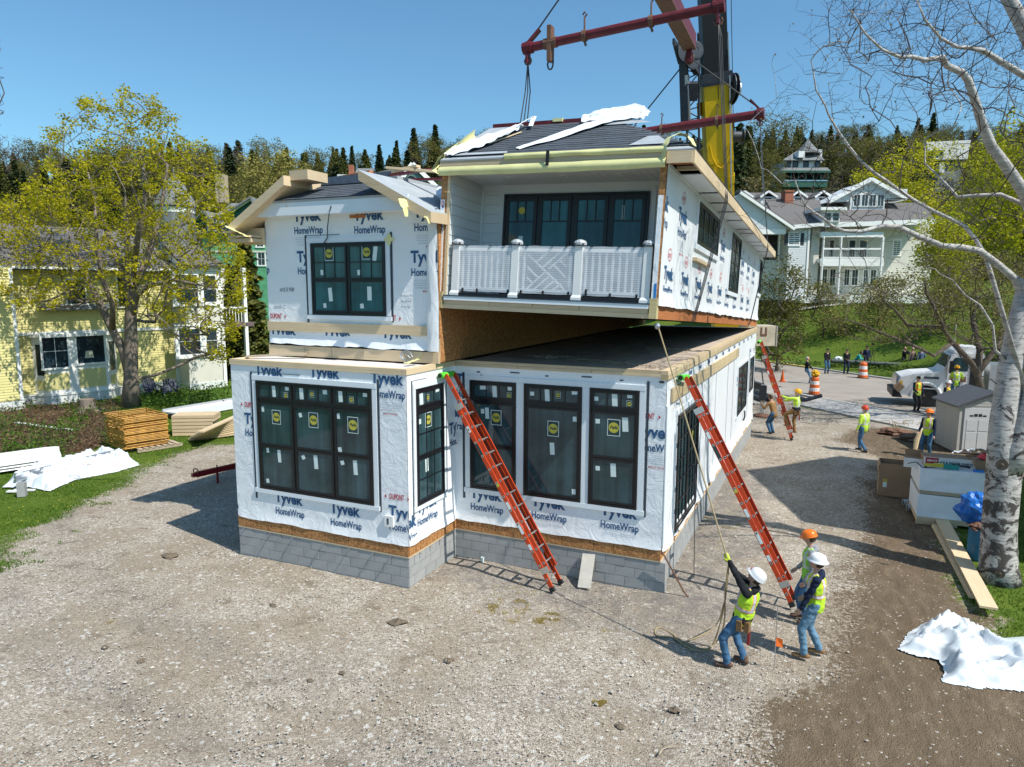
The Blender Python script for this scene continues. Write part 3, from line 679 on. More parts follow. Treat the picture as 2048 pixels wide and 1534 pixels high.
while y < 16.1:
    w = min(rnd.uniform(2.2, 3.4), 16.2-y); bx('top_plate', m_pinety, RL, 4.472, 4.615, y, y+w-.01, 3.60, 3.70); bx('top_plate', m_piney, RL, 4.47, 4.61, y, y+w-.012, 3.703, 3.78); y += w
y = .33
while y < 10.4:
    w = min(rnd.uniform(2.4, 3.6), 10.5-y); bx('ledger_board', m_pinety, RL, 4.60, 4.64, y, y+w-.01, 3.13, 3.40); y += w
bx('corner_board', m_trim, RL, 4.588, 4.61, .0, .16, .3, 3.1)
for j in range(7):
    for i in range(4):
        a, b = .12+i*1.087, .12+(i+1)*1.087-.008; bx('deck_sheet', m_ply, RL, a, b, .12+j*2.3, .12+(j+1)*2.3-.012, 3.70+.004*((i+j) % 2), 3.752)
for (px, s) in (((1305, 735), .45), ((1110, 715), .5), ((1180, 722), .35), ((1345, 700), .5), ((1235, 728), .3)):  # wood shavings
    p = gp(px, 4.37); mb = MB()
    for k in range(60):
        a = rnd.random()*PI; r0 = s*rnd.random()**.7; th = rnd.random()*2*PI; q = Vector((r0*math.cos(th)*1.6, r0*math.sin(th)*.6, rnd.random()*.05*(1-r0/s)))
        mb.beam(q, q+Vector((math.cos(a)*.12, math.sin(a)*.05, .01)), .02, .008)
    mb.build('wood_shavings', m_greywood, RL, loc=p-Vector((-4.57, 0, .61)), kind='stuff')
z3 = [(.05, 1.03, 1.98, 2.31, 3, 1), (.05, 1.03, .97, 1.90, 1, 1), (.05, 1.03, .05, .96, 1, 1)]
tal = {(968, 775): (.17, .08), (990, 782): (.10, .28), (1021, 777): (.11, .08), (1065, 787): (.09, .08), (1095, 790): (.10, .27), (1150, 785): (.12, .08), (1193, 797): (.09, .08), (1230, 800): (.11, .28), (1260, 792): (.1, .08),
       (975, 826): (.09, .24), (966, 822): (.08, .1), (1150, 838): (.08, .1), (1105, 897): (.10, .25), (1148, 983): (.08, .11), (1251, 849): (.12, .28), (1196, 842): (.09, .09), (1196, 936): (.09, .09), (1227, 940): (.11, .27)}
wx = lambda x: x+4.57
for (x0, x1, un, pel, lab) in ((-4.18, -3.10, z3, [((1019, 791), .085), ((993, 835), .2)], 'black double hung window beside the leaning ladder'),
        (-2.92, -1.66, [(.05, 1.21, 1.98, 2.31, 4, 1), (.05, 1.21, .05, 1.9, 1, 1)], [((1117, 790), .085), ((1107, 857), .2)], 'fixed black window with one tall pane under a four lite transom'),
        (-1.50, -.50, [(.05, .95, 1.98, 2.31, 3, 1), (.05, .95, .97, 1.90, 1, 1), (.05, .95, .05, .96, 1, 1)], [((1259, 808), .085), ((1228, 855), .21)], 'black double hung window nearest the right corner')):
    lo = (x0, 0, 1.62); L2 = [(k,)+v for k, v in tal.items() if x0 < onp(k, 1, 0).x < x1]
    window(RL, (wx(x0), 0, 1.01), 0, x1-x0, 2.36, un, stickers(1, 0, lo, 0, pel, L2), trim=(None,)*4, lab=lab)
def tb2(x0, x1, z0, z1, d=.028): bx('trim_board', m_trim, RL, x0, x1, -d-.001, -.001, z0, z1)
for a, b in ((.27, .386), (1.474, 1.646), (2.914, 3.066), (4.074, 4.19)): tb2(a, b, 1.01, 3.37)
tb2(.27, 4.19, 3.373, 3.48, .033); tb2(.24, 4.22, .90, 1.0, .045)
bx('seam_tape', m_tape, RL, .20, .25, -.0175, -.006, .75, 3.52); bx('seam_tape', m_tape, RL, 4.205, 4.255, -.0175, -.006, .88, 3.56)
for k in range(5): bx('seam_tape', m_tape, RL, .55+k*.78, .62+k*.78+.14*(k % 2), -.0172, -.006, 3.535+.03*(k % 2), 3.56+.03*(k % 2))
bx('seam_tape', m_tape, RL, 4.44, 4.53, -.0172, -.006, 3.54, 3.58)
# side: sliding door and two windows
win = window(RL, (4.584, 1.0, .31), PI/2, 2.35, 2.45, [(.05, 1.16, .06, 2.39, 3, 5), (1.19, 2.3, .06, 2.39, 3, 5)], trim=(.1, .1, .1, None) if False else (None,)*4, name='sliding_door', lab='black gridded sliding door on the long side wall', depth=.07)
bx('door_handle', m_dark, win, 2.16, 2.2, -.11, -.055, .95, 1.3); bx('sticker', m_stick_y, win, 1.75, 1.86, -.0215, -.0200, 1.6, 1.8)
for a, b, c, d_ in ((.88, .995, .31, 2.76), (3.355, 3.47, .31, 2.76), (.88, 3.47, 2.765, 2.88)): bx('trim_board', m_trim, RL, 4.587, 4.615, a, b, c, d_)
window(RL, (4.584, 10.85, 1.09), PI/2, 2.6, 1.62, [(.05, 1.28, .05, 1.57, 3, 3), (1.32, 2.55, .05, 1.57, 3, 3)], trim=(.1, .1, .1, .1), tapes=False, lab='wide gridded black window far along the side wall')
window(RL, (4.584, 14.2, 1.43), PI/2, 1.35, 1.28, [(.05, 1.3, .05, 1.23, 2, 2)], trim=(.09, .09, .09, .09), tapes=False, lab='small black window at the far end of the side wall')
for y in (3.9, 6.1, 8.4, 9.7, 14.0): bx('seam_tape', m_grey, RL, 4.588, 4.600, y, y+.03, .4, 3.1)
mb = MB(); mb.tube([(4.60, 12.75, 1.0), (4.66, 12.75, .95), (4.66, 12.8, .75), (4.62, 12.8, .62)], .03, 6); mb.build('hose_bib', m_dark, RL)

# ================================================================= upper left module (already set)
UL = thing('house_module', 'left upper floor module with a twin black window and a partly opened roof', 'house module', loc=(-8.95, -.8, 4.39))
WU = 4.49
bx('wall_sheathing', m_int, UL, .01, WU-.03, .01, 16.6, .0, 3.0)
for k, (a, b) in enumerate(((0, 1.02), (1.03, 1.78), (1.79, 2.62), (2.63, WU))): bx('rim_board', m_pine, UL, a, b, -.045-.002*(k % 2), 0, 0, .23)
for k in range(14): bx('osb_sheet', m_osb, UL, WU-.028, WU, .0+k*1.22, (k+1)*1.22-.012, .02, 3.05)
bx('corner_stud', m_pine, UL, WU-.10, WU+.012, -.02, .0, .0, .5)
s6 = sheet(UL, (0, 0, 0), 0, WU-.02, .26, 3.12, hem=.30, flare=.12, ruffle=.05, seed=12); uu = lambda pts: [(onp(p[0], 1, -.8).x+8.95, onp(p[0], 1, -.8).z-4.39)+tuple(p[1:]) for p in pts]
lettering(s6, uu([((588, 443), 'THL'), ((708, 441), 'THL'), ((828, 435), 'THL'), ((595, 524), 'TH'), ((822, 525), 'THL'), ((486, 522), 'THL'), ((541, 668), 'TD'), ((647, 671), 'TD'), ((764, 675), 'TD')]), WU-.02, .4, 3.1)
bx('nailer_plank', m_pine, UL, .0, WU-.20, -.06, -.02, .56, .76)
lo = (-7.66, -.8, 5.33)
stk = stickers(1, -.8, lo, 0, [((659, 507), .19), ((734, 504), .19)], [((751, 507), .10, .30, -.15), ((645, 545), .07, .11), ((719, 545), .08, .11), ((662, 589), .10, .29, .08), ((740, 587), .11, .29, 0), ((651, 611), .08, .1, .1), ((725, 612), .09, .1, .1)])
un = []
for a, b in ((.04, .95), (.99, 1.9)): un += [(a, b, .76, 1.49, 3, 2), (a, b, .05, .75, 1, 1)]
window(UL, (1.29, 0, .94), 0, 1.94, 1.54, un, stk, gl=m_glass2, lab='twin black double hung window on the left upper floor')
mb = MB(); p = onp((780, 479), 1, -.8)               # yellow tape patch, blue tape
for a, b in ((.13, .05), (.06, .13)): disc(mb, lambda u, w: (u, -.04-.001*(a > .1), w), 0, 0, a, b, 9)
mb.build('tape_patch', m_yel, UL, loc=(p.x+8.95, 0, p.z-4.39))
m_bt = M('blue_tape', (.02, .20, .55), .5, .1, 9); bx('blue_tape', m_bt, UL, 4.30, 4.42, -.062, -.058, .98, 1.28)
mb = MB()                                             # torn strip of wrap down the right edge
vs = []
for i in range(15):
    t = i/14; z = 3.0-2.75*t; xx = 4.26+.05*nz(t*4, 1); w = .10+.12*t+.05*nz(t*5, 3)
    vs += [(xx, -.05-.05*t-.03*nz(t*6, 5), z), (xx+w*.55, -.09-.05*t, z), (min(4.52, xx+w+.08), -.045-.04*t, z)]
mb.add(vs, [(3*i+k, 3*i+k+1, 3*i+4+k, 3*i+3+k) for i in range(14) for k in (0, 1)]); mb.build('loose_wrap', m_wrapv, UL, smooth=True)
hw = MB(); put = lambda a, b: (a, -.014, b)            # hand written marks
p = onp((560, 583), 1, -.8); letter(hw, '#5598', p.x+8.95, p.z-4.39, .42, .13, put, None, -.004, shear=.25)
p = onp((548, 617), 1, -.8); letter(hw, 'north C', p.x+8.95, p.z-4.39, .35, .12, put, None, -.004, shear=.3)
p = onp((802, 594), 1, -.8)
for k, t in enumerate(('Remove for', 'finished', 'Flooring')): letter(hw, t, p.x+8.95, p.z-4.39-.11*k, .3-.04*k, .08, put, None, -.006, shear=.2)
hw.build('handwriting', M('marker', (.12, .16, .24), .6), UL)
# ---- roof of the upper left module
def shingles(par, e0, e1, t1, t0, expo=.15, tabw=.33, lim=300, mat=m_shing, under=None):
    """courses of tabs between eave e0-e1 and top t0-t1 (points)"""
    e0, e1, t0, t1 = map(Vector, (e0, e1, t0, t1)); h = ((t0+t1)/2-(e0+e1)/2).length; nc = max(1, int(h/expo)); cnt = 0
    nn = (e1-e0).cross(t0-e0).normalized()
    tabm = {}
    for k in range(nc):
        a = e0.lerp(t0, k/nc); b = e1.lerp(t1, k/nc); L = (b-a).length; x = 0; off = (k % 2)*.5*tabw; ux = (b-a).normalized(); uy = nn.cross(ux)
        first = True
        while x < L-.03:
            w = (off if first and off else tabw*rnd.choice((1, 1, .75, 1.25))); first = False; w = min(w, L-x); key = round(w, 2)
            if key not in tabm:
                tabm[key] = MB().box(0, key-.006, 0, expo*1.25, 0, .006).mesh('shingle', mat)
            p = a+ux*x+nn*(.014+rnd.uniform(0, .003)); m_ = Matrix((ux, uy, nn)).transposed().to_4x4(); m_.translation = p
            m_ = m_ @ Matrix.Rotation(-.055, 4, 'X')
            if cnt < lim: ob('shingle', tabm[key], par, mtx=m_)
            x += w; cnt += 1
    return cnt
def P(px, y): p = onp(px, 1, y); return Vector((p.x+8.95, p.y+.8, p.z-4.39))
# front apron: white fascia + hip-cut shingles
mb = MB(); f0, f1 = (.02, -.34, 3.08), (4.05, -.34, 3.08)
mb.prism([(-.34, 3.06), (-.34, 3.36), (-.30, 3.36), (-.30, 3.10), (0, 3.10), (0, 3.06)], 'x', .08, 4.0)
mb.build('fascia', m_trim, UL)
E0, E1, T1, T0 = Vector((.16, -.36, 3.37)), Vector((3.72, -.36, 3.37)), Vector((2.80, .62, 3.76)), Vector((.95, .62, 3.76))
mb = MB(); mb.slab([E0, E1, T1, T0], .05); mb.build('roof_deck', m_membrane, UL); shingles(UL, E0, E1, T1, T0, .14, .34)
mb = MB(); mb.slab([T0+Vector((0, 0, .04)), T1+Vector((0, 0, .04)), (2.9, .72, 4.02), (1.05, .72, 3.98)], .04); mb.build('roofing_felt', m_tape, UL)
def fold(name, a, b, c, d_, th, mt_top, mt_end):       # sloped roof wing with deep boxed end
    a, b, c, d_ = map(Vector, (a, b, c, d_)); dn = Vector((0, 0, -th)); mb = MB()
    mb.add([a, b, c, d_], [(0, 1, 2, 3)], 0); vs = [a, b, b+dn, a+dn, d_, c, c+dn, d_+dn]
    mb.add(vs, [(0, 3, 2, 1)], 1); mb.add(vs, [(4, 5, 6, 7), (3, 7, 6, 2)], 1); mb.add(vs, [(0, 4, 7, 3), (1, 2, 6, 5)], 1)
    return mb.build(name, [mt_top, mt_end], UL)
wl = fold('roof_wing', (-.52, -.55, 2.90), (1.08, -.55, 3.86), (1.25, 15.8, 3.90), (-.60, 15.8, 2.86), .20, m_membrane, m_pine)
wr = fold('roof_wing', (2.95, -.50, 3.86), (4.62, -.50, 2.98), (4.66, 15.8, 3.05), (3.0, 15.8, 3.95), .20, m_membrane, m_pine)
bx('soffit_box', m_pine, UL, -.62, .0, -.50, -.02, 2.62, 2.66); bx('soffit_box', m_piney, UL, -.62, .0, -.45, 15, 2.52, 2.60)
o = bx('soffit_box', m_pine, UL, -.5, .02, -.12, -.04, 2.48, 2.84); 
bx('end_block', m_pine, UL, 1.06, 1.55, -.35, .3, 3.78, 3.98)
for k, (a, b, m_) in enumerate((((1.2, 1.5, 4.30), (3.3, 1.2, 4.42), m_pine), ((1.6, 2.2, 4.42), (3.0, 2.2, 4.52), m_steel_red), ((2.6, 1.0, 4.40), (4.3, 1.6, 4.25), m_pine), ((1.3, 2.8, 4.44), (4.4, 3.2, 4.40), m_steel_red), ((3.2, 3.6, 4.42), (4.4, 3.8, 4.36), m_orangewood), ((1.0, 1.1, 4.26), (2.2, 1.0, 4.34), m_orangewood))):
    MB().beam(Vector(a)-Vector((0, 0, .26)), Vector(b)-Vector((0, 0, .26)), .14, .05).build('loose_board', m_, UL)
mb = MB(); mb.slab([(1.0, .9, 3.94), (2.95, .9, 3.94), (2.95, 15.5, 3.96), (1.2, 15.5, 3.96)], .08); mb.build('ridge_cover', m_membrane, UL)
def crumple(par, pts, wid, mat, name, amp=.05, seed=0, n=22, m=7, nrm=(0, 0, 1), **kw):
    nrm = Vector(nrm)
    """narrow crumpled sheet following pts"""
    pts = [Vector(p) for p in pts]; vs = []; K = len(pts)-1
    for i in range(n+1):
        t = i/n*K; k = min(int(t), K-1); c = pts[k].lerp(pts[k+1], t-k); d_ = (pts[k+1]-pts[k]).normalized(); sd = d_.cross(nrm);
        sd = sd.normalized() if sd.length > .01 else Vector((1, 0, 0)); w = wid[k]+(wid[min(k+1, K)]-wid[k])*(t-k) if hasattr(wid, '__len__') else wid
        for j in range(m+1):
            s = j/m-.5; vs.append(c+sd*w*s+nrm*(amp*(.6+nz(i*.55+seed, j*.8)))+sd*amp*.5*nz(i*.7, j*.3+seed))
    q = MB().add(vs, [(i*(m+1)+j, i*(m+1)+j+1, (i+1)*(m+1)+j+1, (i+1)*(m+1)+j) for i in range(n) for j in range(m)])
    return q.build(name, mat, par, smooth=True, **kw)
crumple(UL, [P((575, 415), -1.2), P((566, 400), -1.3)], .02, m_pine, 'loose_board', .01)
crumple(UL, [(-.55, -.6, 2.85), (-.3, -.62, 2.75), (.0, -.5, 2.60)], (.15, .12, .22), m_yel, 'yellow_tape', .03, 2)
crumple(UL, [(4.05, -.56, 3.22), (4.1, -.58, 3.05), (4.12, -.58, 2.88)], (.25, .2, .12), m_yel, 'yellow_tape', .03, 5)
crumple(UL, [(4.5, -.4, 2.98), (4.55, -.5, 2.85), (4.6, -.5, 2.74)], (.1, .15, .1), m_yel, 'yellow_tape', .03, 8)
crumple(UL, [(3.7, 1.6, 3.75), (4.1, .9, 3.45), (4.55, .5, 3.25)], (.25, .35, .45), m_plast, 'loose_plastic', .05, 3)
pz = P((660, 415), -1.14); mb = MB(); mb.tube([P((662, 412), -1.16), P((658, 430), -1.12), P((655, 455), -.9), P((655, 475), -.86), P((648, 486), -.87)], .012, 5); mb.build('strap', m_tape, UL)
bx('vent_slot', m_orangewood, UL, 2.35, 2.75, -.025, -.015, 2.98, 3.04)
mb = MB()
for k in range(3): mb.tube([(3.75+.04*math.cos(a+k)*k+.13*math.cos(a), -.10, .15+.10*math.sin(a)-.03*k) for a in [i*.6 for i in range(10)]], .008, 4)
mb.build('wire_coil', m_galv, UL)
crumple(UL, [(4.12, -.12, .22), (4.08, -.16, .08), (4.0, -.5, .02)], (.05, .1, .14), m_yel, 'yellow_tape', .02, 4)
# ================================================================= upper right module, hanging from the crane and tilted
MU = Matrix.Translation((-.047, -.787, 5.392)) @ Matrix.Rotation(-.0045, 4, 'Z') @ Matrix.Rotation(-.05694, 4, 'X') @ Matrix.Rotation(.0293, 4, 'Y')
UR = thing('house_module', 'upper floor module with a porch and railing, hanging tilted on the crane slings', 'house module', mtx=MU)
W, LU = 4.5, 16.78
bx('floor_frame', m_int, UR, -W+.15, -.06, .05, LU, .01, .2)
for k, (a, b) in enumerate(((-4.34, -3.32), (-3.31, -2.4), (-2.39, -1.45), (-1.44, -.16))):
    bx('rim_board', m_pine, UR, a, b, -.0-.001*k, .045, .085, .165)
bx('rim_board', m_pine, UR, -4.36, -.14, .003, .045, 0, .082)
bx('post_block', m_pinet, UR, -4.50, -4.365, -.03, .12, .0, .33); bx('post_block', m_pinet, UR, -.135, -.0, -.03, .12, .0, .36)
bx('deck_fascia', m_trim, UR, -4.33, -.15, -.035, .045, .168, .245); bx('deck_edge', m_tape, UR, -4.34, -.14, -.045, 1.4, .247, .268)
y = 0.13
while y < LU:
    w = min(rnd.uniform(2.0, 3.4), LU-y); bx('rim_board', m_orangewood, UR, -.05, .002, y, y+w-.012, 0, .24); y += w
# walls
bx('side_wall', m_osb, UR, -.115, -.004, .0, LU, .26, 2.67); bx('party_wall', m_osb, UR, -W, -W+.13, .0, LU, .2, 2.67)
bx('rear_wall', m_osb, UR, -W+.13, -.115, LU-.15, LU, .2, 2.67)
bx('party_stud', m_piney, UR, -W+.135, -W+.195, -.004, .04, .26, 2.67); bx('side_wrap_return', m_wrap, UR, -.118, -.03, -.010, .0, .30, 2.15)
bx('party_wrap_return', m_wrap, UR, -W-.004, -W+.085, -.012, .0, .33, 2.15)
mb = MB(); letter(mb, 'Tyvek', -4.47, 1.80, .76, .33, lambda a, b: (a, -.016, b), (-4.495, -4.42, 0, 3), .022); letter(mb, 'HomeWrap', -4.47, 1.55, .78, .2, lambda a, b: (a, -.016, b), (-4.495, -4.42, 0, 3), .014); letter(mb, 'DUPONT', -4.48, 2.03, .34, .14, lambda a, b: (a, -.016, b), (-4.495, -4.42, 0, 3), .02, 1)
mb.build('printed_lettering', [m_blue, m_red], UR)
for z0 in (2.16, 2.42): bx('osb_panel', m_osb, UR, -.117, -.012, -.006, .0, z0, z0+.25); bx('osb_panel', m_osb, UR, -W, -W+.13, -.006, .0, z0, z0+.25)
bx('inner_wall', m_int, UR, -W+.13, -.115, 1.42, 1.5, .2, 2.67)
# porch interior: lap siding on left and back walls, beaded ceiling boards
k = 0; z = .27
while z < 2.66:
    t = min(z+.197, 2.665)
    MB().add([(0, 0, 0), (0, 1.38, 0), (0, 1.38, t-z), (0, 0, t-z), (.014, 0, 0), (.014, 1.38, 0), (.004, 1.38, t-z-.004), (.004, 0, t-z-.004)], [(4, 5, 6, 7), (0, 1, 5, 4), (3, 7, 6, 2), (0, 4, 7, 3)]).build('siding_board', m_siding_in, UR, loc=(-W+.197, .03, z))
    for (a, b) in ((-4.30, -3.86), (-.50, -.13)):
        w = b-a; MB().add([(0, 0, 0), (w, 0, 0), (w, 0, t-z), (0, 0, t-z), (0, -.014, 0), (w, -.014, 0), (w, -.004, t-z-.004), (0, -.004, t-z-.004)], [(4, 5, 6, 7), (0, 1, 5, 4), (3, 7, 6, 2), (0, 4, 7, 3)]).build('siding_board', m_siding_in, UR, loc=(a, 1.405, z))
    z += .2
bx('trim_board', m_siding_in, UR, -4.30, -.12, 1.375, 1.415, 2.57, 2.668); bx('trim_board', m_siding_in, UR, -3.86, -3.755, 1.372, 1.41, .27, 2.568); bx('trim_board', m_siding_in, UR, -.615, -.50, 1.372, 1.41, .27, 2.568); bx('trim_board', m_siding_in, UR, -3.752, -.618, 1.372, 1.41, 2.475, 2.568)
bx('corner_trim', m_siding_in, UR, -4.298, -4.24, 1.34, 1.40, .27, 2.567)
for i in range(26): a = -4.37+i*.163; bx('ceiling_board', m_bead, UR, a, min(a+.155, -.12), .03, 1.40, 2.668, 2.682)
bx('ceiling_backing', m_grey, UR, -W, -.01, .0, 16.7, 2.684, 2.70)
for x in (-3.3, -2.15, -.95):
    mb = MB(); mb.lathe([(.075, 0), (.078, -.012), (.05, -.012), (.045, 0)], 18); l_ = mb.build('recessed_light', m_trim, UR, loc=(x, .62, 2.667)); MB().lathe([(.045, -.006), (.02, -.003)], 14).build('lamp', m_dark, l_)
un = []
for i in range(4): a = .05+i*.765; un.append((a, a+.735, .05, 2.17, 3, 1))
dw = window(UR, (-3.75, 1.372, .27), 0, 3.13, 2.2, [], (), trim=(None,)*4, gl=m_glass2, name='patio_door', lab='four panel black patio door with three lites over each pane')
for i in range(4):
    a = .055+i*.762+(.02 if i > 1 else 0); b = a+.71; mb = MB(); s = .075
    mb.box(a, a+s, -.04, -.004, .05, 2.15); mb.box(b-s, b, -.04, -.004, .05, 2.15); mb.box(a+s, b-s, -.04, -.004, .05, .18); mb.box(a+s, b-s, -.04, -.004, 2.05, 2.15); mb.build('door_sash', m_frame, dw)
    MB().add([(a+s, -.019, .18), (b-s, -.019, .18), (b-s, -.019, 2.05), (a+s, -.019, 2.05)], [(0, 1, 2, 3)]).build('pane', m_glass2, dw)
    mb = MB(); w = (b-a-2*s)/3; mb.box(a+s, b-s, -.034, -.0195, 1.62, 1.645)
    for j in (1, 2): mb.box(a+s+w*j-.011, a+s+w*j+.011, -.035, -.0197, 1.645, 2.05)
    mb.build('muntin', m_frame, dw)
for (x, z, sx, sz) in ((.42, 1.18, .10, .30), (2.62, 1.8, .05, .28)): bx('sticker', m_sticker, dw, x-sx/2, x+sx/2, -.0215, -.0200, z-sz/2, z+sz/2)
mb = MB(); disc(mb, lambda u, w: (u, -.0215, w), .42, 1.86, .075, .075); mb.build('sticker', m_stick_y, dw)
# railing: sleeves, caps, balusters, chinoiserie centre, wrapped in clear film
rail = []
for x in (-4.13, -2.83, -1.54, -.24):
    mb = MB(); mb.box(-.075, .075, -.075, .075, .0, 1.0); mb.box(-.10, .10, -.10, .10, 0, .05); mb.add([(-.10, -.10, .05), (.10, -.10, .05), (.10, .10, .05), (-.10, .10, .05), (-.077, -.077, .10), (.077, -.077, .10), (.077, .077, .10), (-.077, .077, .10)], [(0, 1, 5, 4), (1, 2, 6, 5), (2, 3, 7, 6), (3, 0, 4, 7)])
    o = mb.build('railing_post', m_white, UR, loc=(x, .11, .268)); MB().box(-.095, .095, -.095, .095, 1.0, 1.045).add([(-.095, -.095, 1.045), (.095, -.095, 1.045), (.095, .095, 1.045), (-.095, .095, 1.045), (-.03, -.03, 1.09), (.03, -.03, 1.09), (.03, .03, 1.09), (-.03, .03, 1.09)], [(0, 1, 5, 4), (1, 2, 6, 5), (2, 3, 7, 6), (3, 0, 4, 7), (4, 5, 6, 7)]).build('post_cap', m_dark, o)
    MB().lathe([(.12, 1.02), (.125, 1.06), (.10, 1.10), (.03, 1.125), (.001, 1.128)], 10).build('cap_film', film('film_cap', (.75, .80, .84), .55), o)
bays = [(-4.055, -2.905), (-2.755, -1.615), (-1.465, -.315)]
for bi, (a, b) in enumerate(bays):
    bx('top_rail', m_white, UR, a, b, .07, .15, 1.16, 1.22); bx('bottom_rail', m_white, UR, a, b, .075, .145, .40, .45)
    if bi != 1:
        n = 9
        for i in range(n): x = a+(b-a)*(i+.5)/n; bx('baluster', m_white, UR, x-.019, x+.019, .09, .13, .45, 1.16)
    else:
        for x in (a+.10, b-.10): bx('baluster', m_white, UR, x-.02, x+.02, .09, .13, .45, 1.16)
        c = ((a+b)/2, .805); L_ = .335; S = []
        S += [((-.37, -.335), (.37, .335)), ((-.37, .335), (.37, -.335))]
        for t in (.22, .44): S += [((-.37+t*.0, -.335+t*1.1), (-.0-t*.0+(-.0), 0+t*.0+.0))] if False else []
        # woven lattice of parallel diagonals in the four triangles
        S = [((-.40, .30), (.40, -.36)), ((-.40, -.36), (-.02, -.02)), ((.04, .03), (.40, .34)), ((-.18, .355), (.10, .10)) if False else ((-.26, .355), (.02, .355)) , ((-.40, .06), (-.14, -.16)), ((-.40, -.14), (-.26, -.26)), ((-.22, .16), (.02, .355)), ((-.06, .04), (.24, .30)) if False else ((-.09, .05), (.26, .355)),
             ((.10, -.12), (.40, .10)) if False else ((.15, .10), (.40, -.12)), ((.26, .20), (.40, .08)), ((-.24, -.36), (.10, -.10)) if False else ((-.05, -.36), (.20, -.16)), ((-.24, -.36), (.08, -.09)), ((.14, -.36), (.30, -.24))]
        for (p, q) in S: MB().beam((c[0]+p[0], .11, c[1]+p[1]), (c[0]+q[0], .11, c[1]+q[1]), .03, .036, up=(0, 1, 0)).build('lattice_bar', m_white, UR)
    mb = MB(); vs = []; nn_ = 16; mm_ = 8
    for j in range(mm_+1):
        for i in range(nn_+1):
            u = i/nn_; x = a-.05+(b-a+.10)*u; z = .36+.90*j/mm_+(.012*nz(u*5+bi*7, j) if j in (0, mm_) else 0)
            vs.append((x, .045-.012*nz(u*4+bi*3, j*.5), z))
    mb.add(vs, [(j*(nn_+1)+i, j*(nn_+1)+i+1, (j+1)*(nn_+1)+i+1, (j+1)*(nn_+1)+i) for j in range(mm_) for i in range(nn_)])
    mb.build('bubble_wrap', film('film_wrap', (.88, .91, .95), .42, .3, 8), UR, smooth=True)
    bx('black_tray', m_black, UR, a+.02+.25*(bi == 0)*.0, b-.04, .02, .15, .275, .34 if bi else .33)
    for (t) in ((.1, .38, .97) if bi == 0 else (.08, .48, .93) if bi == 1 else (.1, .5, .93)):
        x = a+(b-a)*t; bx('tape_strip', m_black, UR, x-.02, x+.02, .028, .034, .30, .42+(.06 if rnd.random() < .3 else 0))
    for t in (.15, .6, .85): x = a+(b-a)*t; bx('tape_strip', m_black, UR, x-.025, x+.025, .03, .15, 1.255, 1.268)
# outer side wrap
s7 = sheet(UR, (.0, 0.02, 0), PI/2, LU-.02, .24, 2.66, mat=m_wrapv, hem=.40, flare=.10, ruffle=.05, seed=21, nxs=.14, amp=.006)
units = []
for cx in (160, 290, 395, 485, 560, 620, 680, 735, 780):
    p = onp((1280+cx/3.653, 260+1190/3.653), 0, 0, MU); units.append((p.y, .74, 'TH', .98))
units += [(1.15, 1.9, 'THL', 1.05), (-.55, 1.9, 'TH', 1.05), (6.4, 1.9, 'THL', 1.), (10.6, 1.85, 'THL', 1.), (12.2, 1.8, 'THL', 1.), (13.8, 1.75, 'THL', 1.)]
lettering(s7, [(u[0]-.02,)+u[1:] for u in units], LU-.02, .3, 2.64, .016)
mb = MB()
for u in units:
    if u[1] > 1 or True: letter(mb, 'DUPONT', u[0]+.22, u[1]+.40, .26, .11, lambda a, b: (a, -.017, b), (0, LU, .3, 2.6), .02); 
    xx, zz = u[0]+.35, u[1]+.45
    if xx > .2:
        ring = [(xx+.15*math.cos(i*PI/10), zz+.10*math.sin(i*PI/10)) for i in range(20)]; r2 = [(xx+.165*math.cos(i*PI/10), zz+.115*math.sin(i*PI/10)) for i in range(20)]
        mb.add([(p[0], -.0165, p[1]) for p in ring]+[(p[0], -.0165, p[1]) for p in r2], [(i, (i+1) % 20, 20+(i+1) % 20, 20+i) for i in range(20)])
mb.build('printed_emblem', M('print_red_pale', (.55, .12, .14), .6), s7)
for (y0, z0, w, h, un) in ((3.05, 1.66, 2.75, .88, [(.04+i*.67, .04+i*.67+.66, .04, .84, 3, 2) for i in range(4)]), (8.15, .94, 1.98, 1.60, [(.04, .97, .04, 1.56, 3, 4), (1.01, 1.94, .04, 1.56, 3, 4)]), (15.85, 1.26, .8, 1.25, [(.04, .76, .04, 1.21, 2, 3)])):
    window(UR, (.008, y0, z0), PI/2, w, h, un, trim=(.12, .12, .12, .12), tapes=False, lab={.88: 'long low black window under the eave', 1.6: 'tall twin gridded window on the side wall', 1.25: 'last black window at the far end'}[h])
bx('wood_block', m_piney, UR, .01, .10, 2.82, 4.56, 1.28, 1.35)
# eave: fascia, soffit boards with open slots
y = -.08
for k, w in enumerate((2.6, 3.2, 3.2, 3.4, 3.4, 1.1)): bx('fascia_board', m_piney, UR, .43, .47, y, y+w-.012, 2.67, 2.89-.002*k); y += w
bx('fascia_return', m_pine, UR, -.0, .43, -.10, -.06, 2.67, 2.885)
bx('soffit_frame', m_int, UR, .02, .43, .0, 16.7, 2.76, 2.80); bx('frieze', m_trim, UR, .012, .035, .0, 16.7, 2.62, 2.70)
slots = [.62, 2.75, 4.0, 5.3, 6.75, 8.5, 9.4, 11.6, 12.7, 14.6, LU]
ys = .95
for k, s in enumerate(slots[1:]):
    bx('soffit_board', m_trim, UR, .036, .428, ys, s, 2.675, 2.69); bx('soffit_joist', m_orangewood, UR, .036, .428, s+.02, s+.06, 2.69, 2.76); ys = s+.2
bx('soffit_joist', m_orangewood, UR, .036, .428, .05, .09, 2.68, 2.76); bx('soffit_joist', m_pine, UR, .036, .428, .55, .60, 2.68, 2.75)
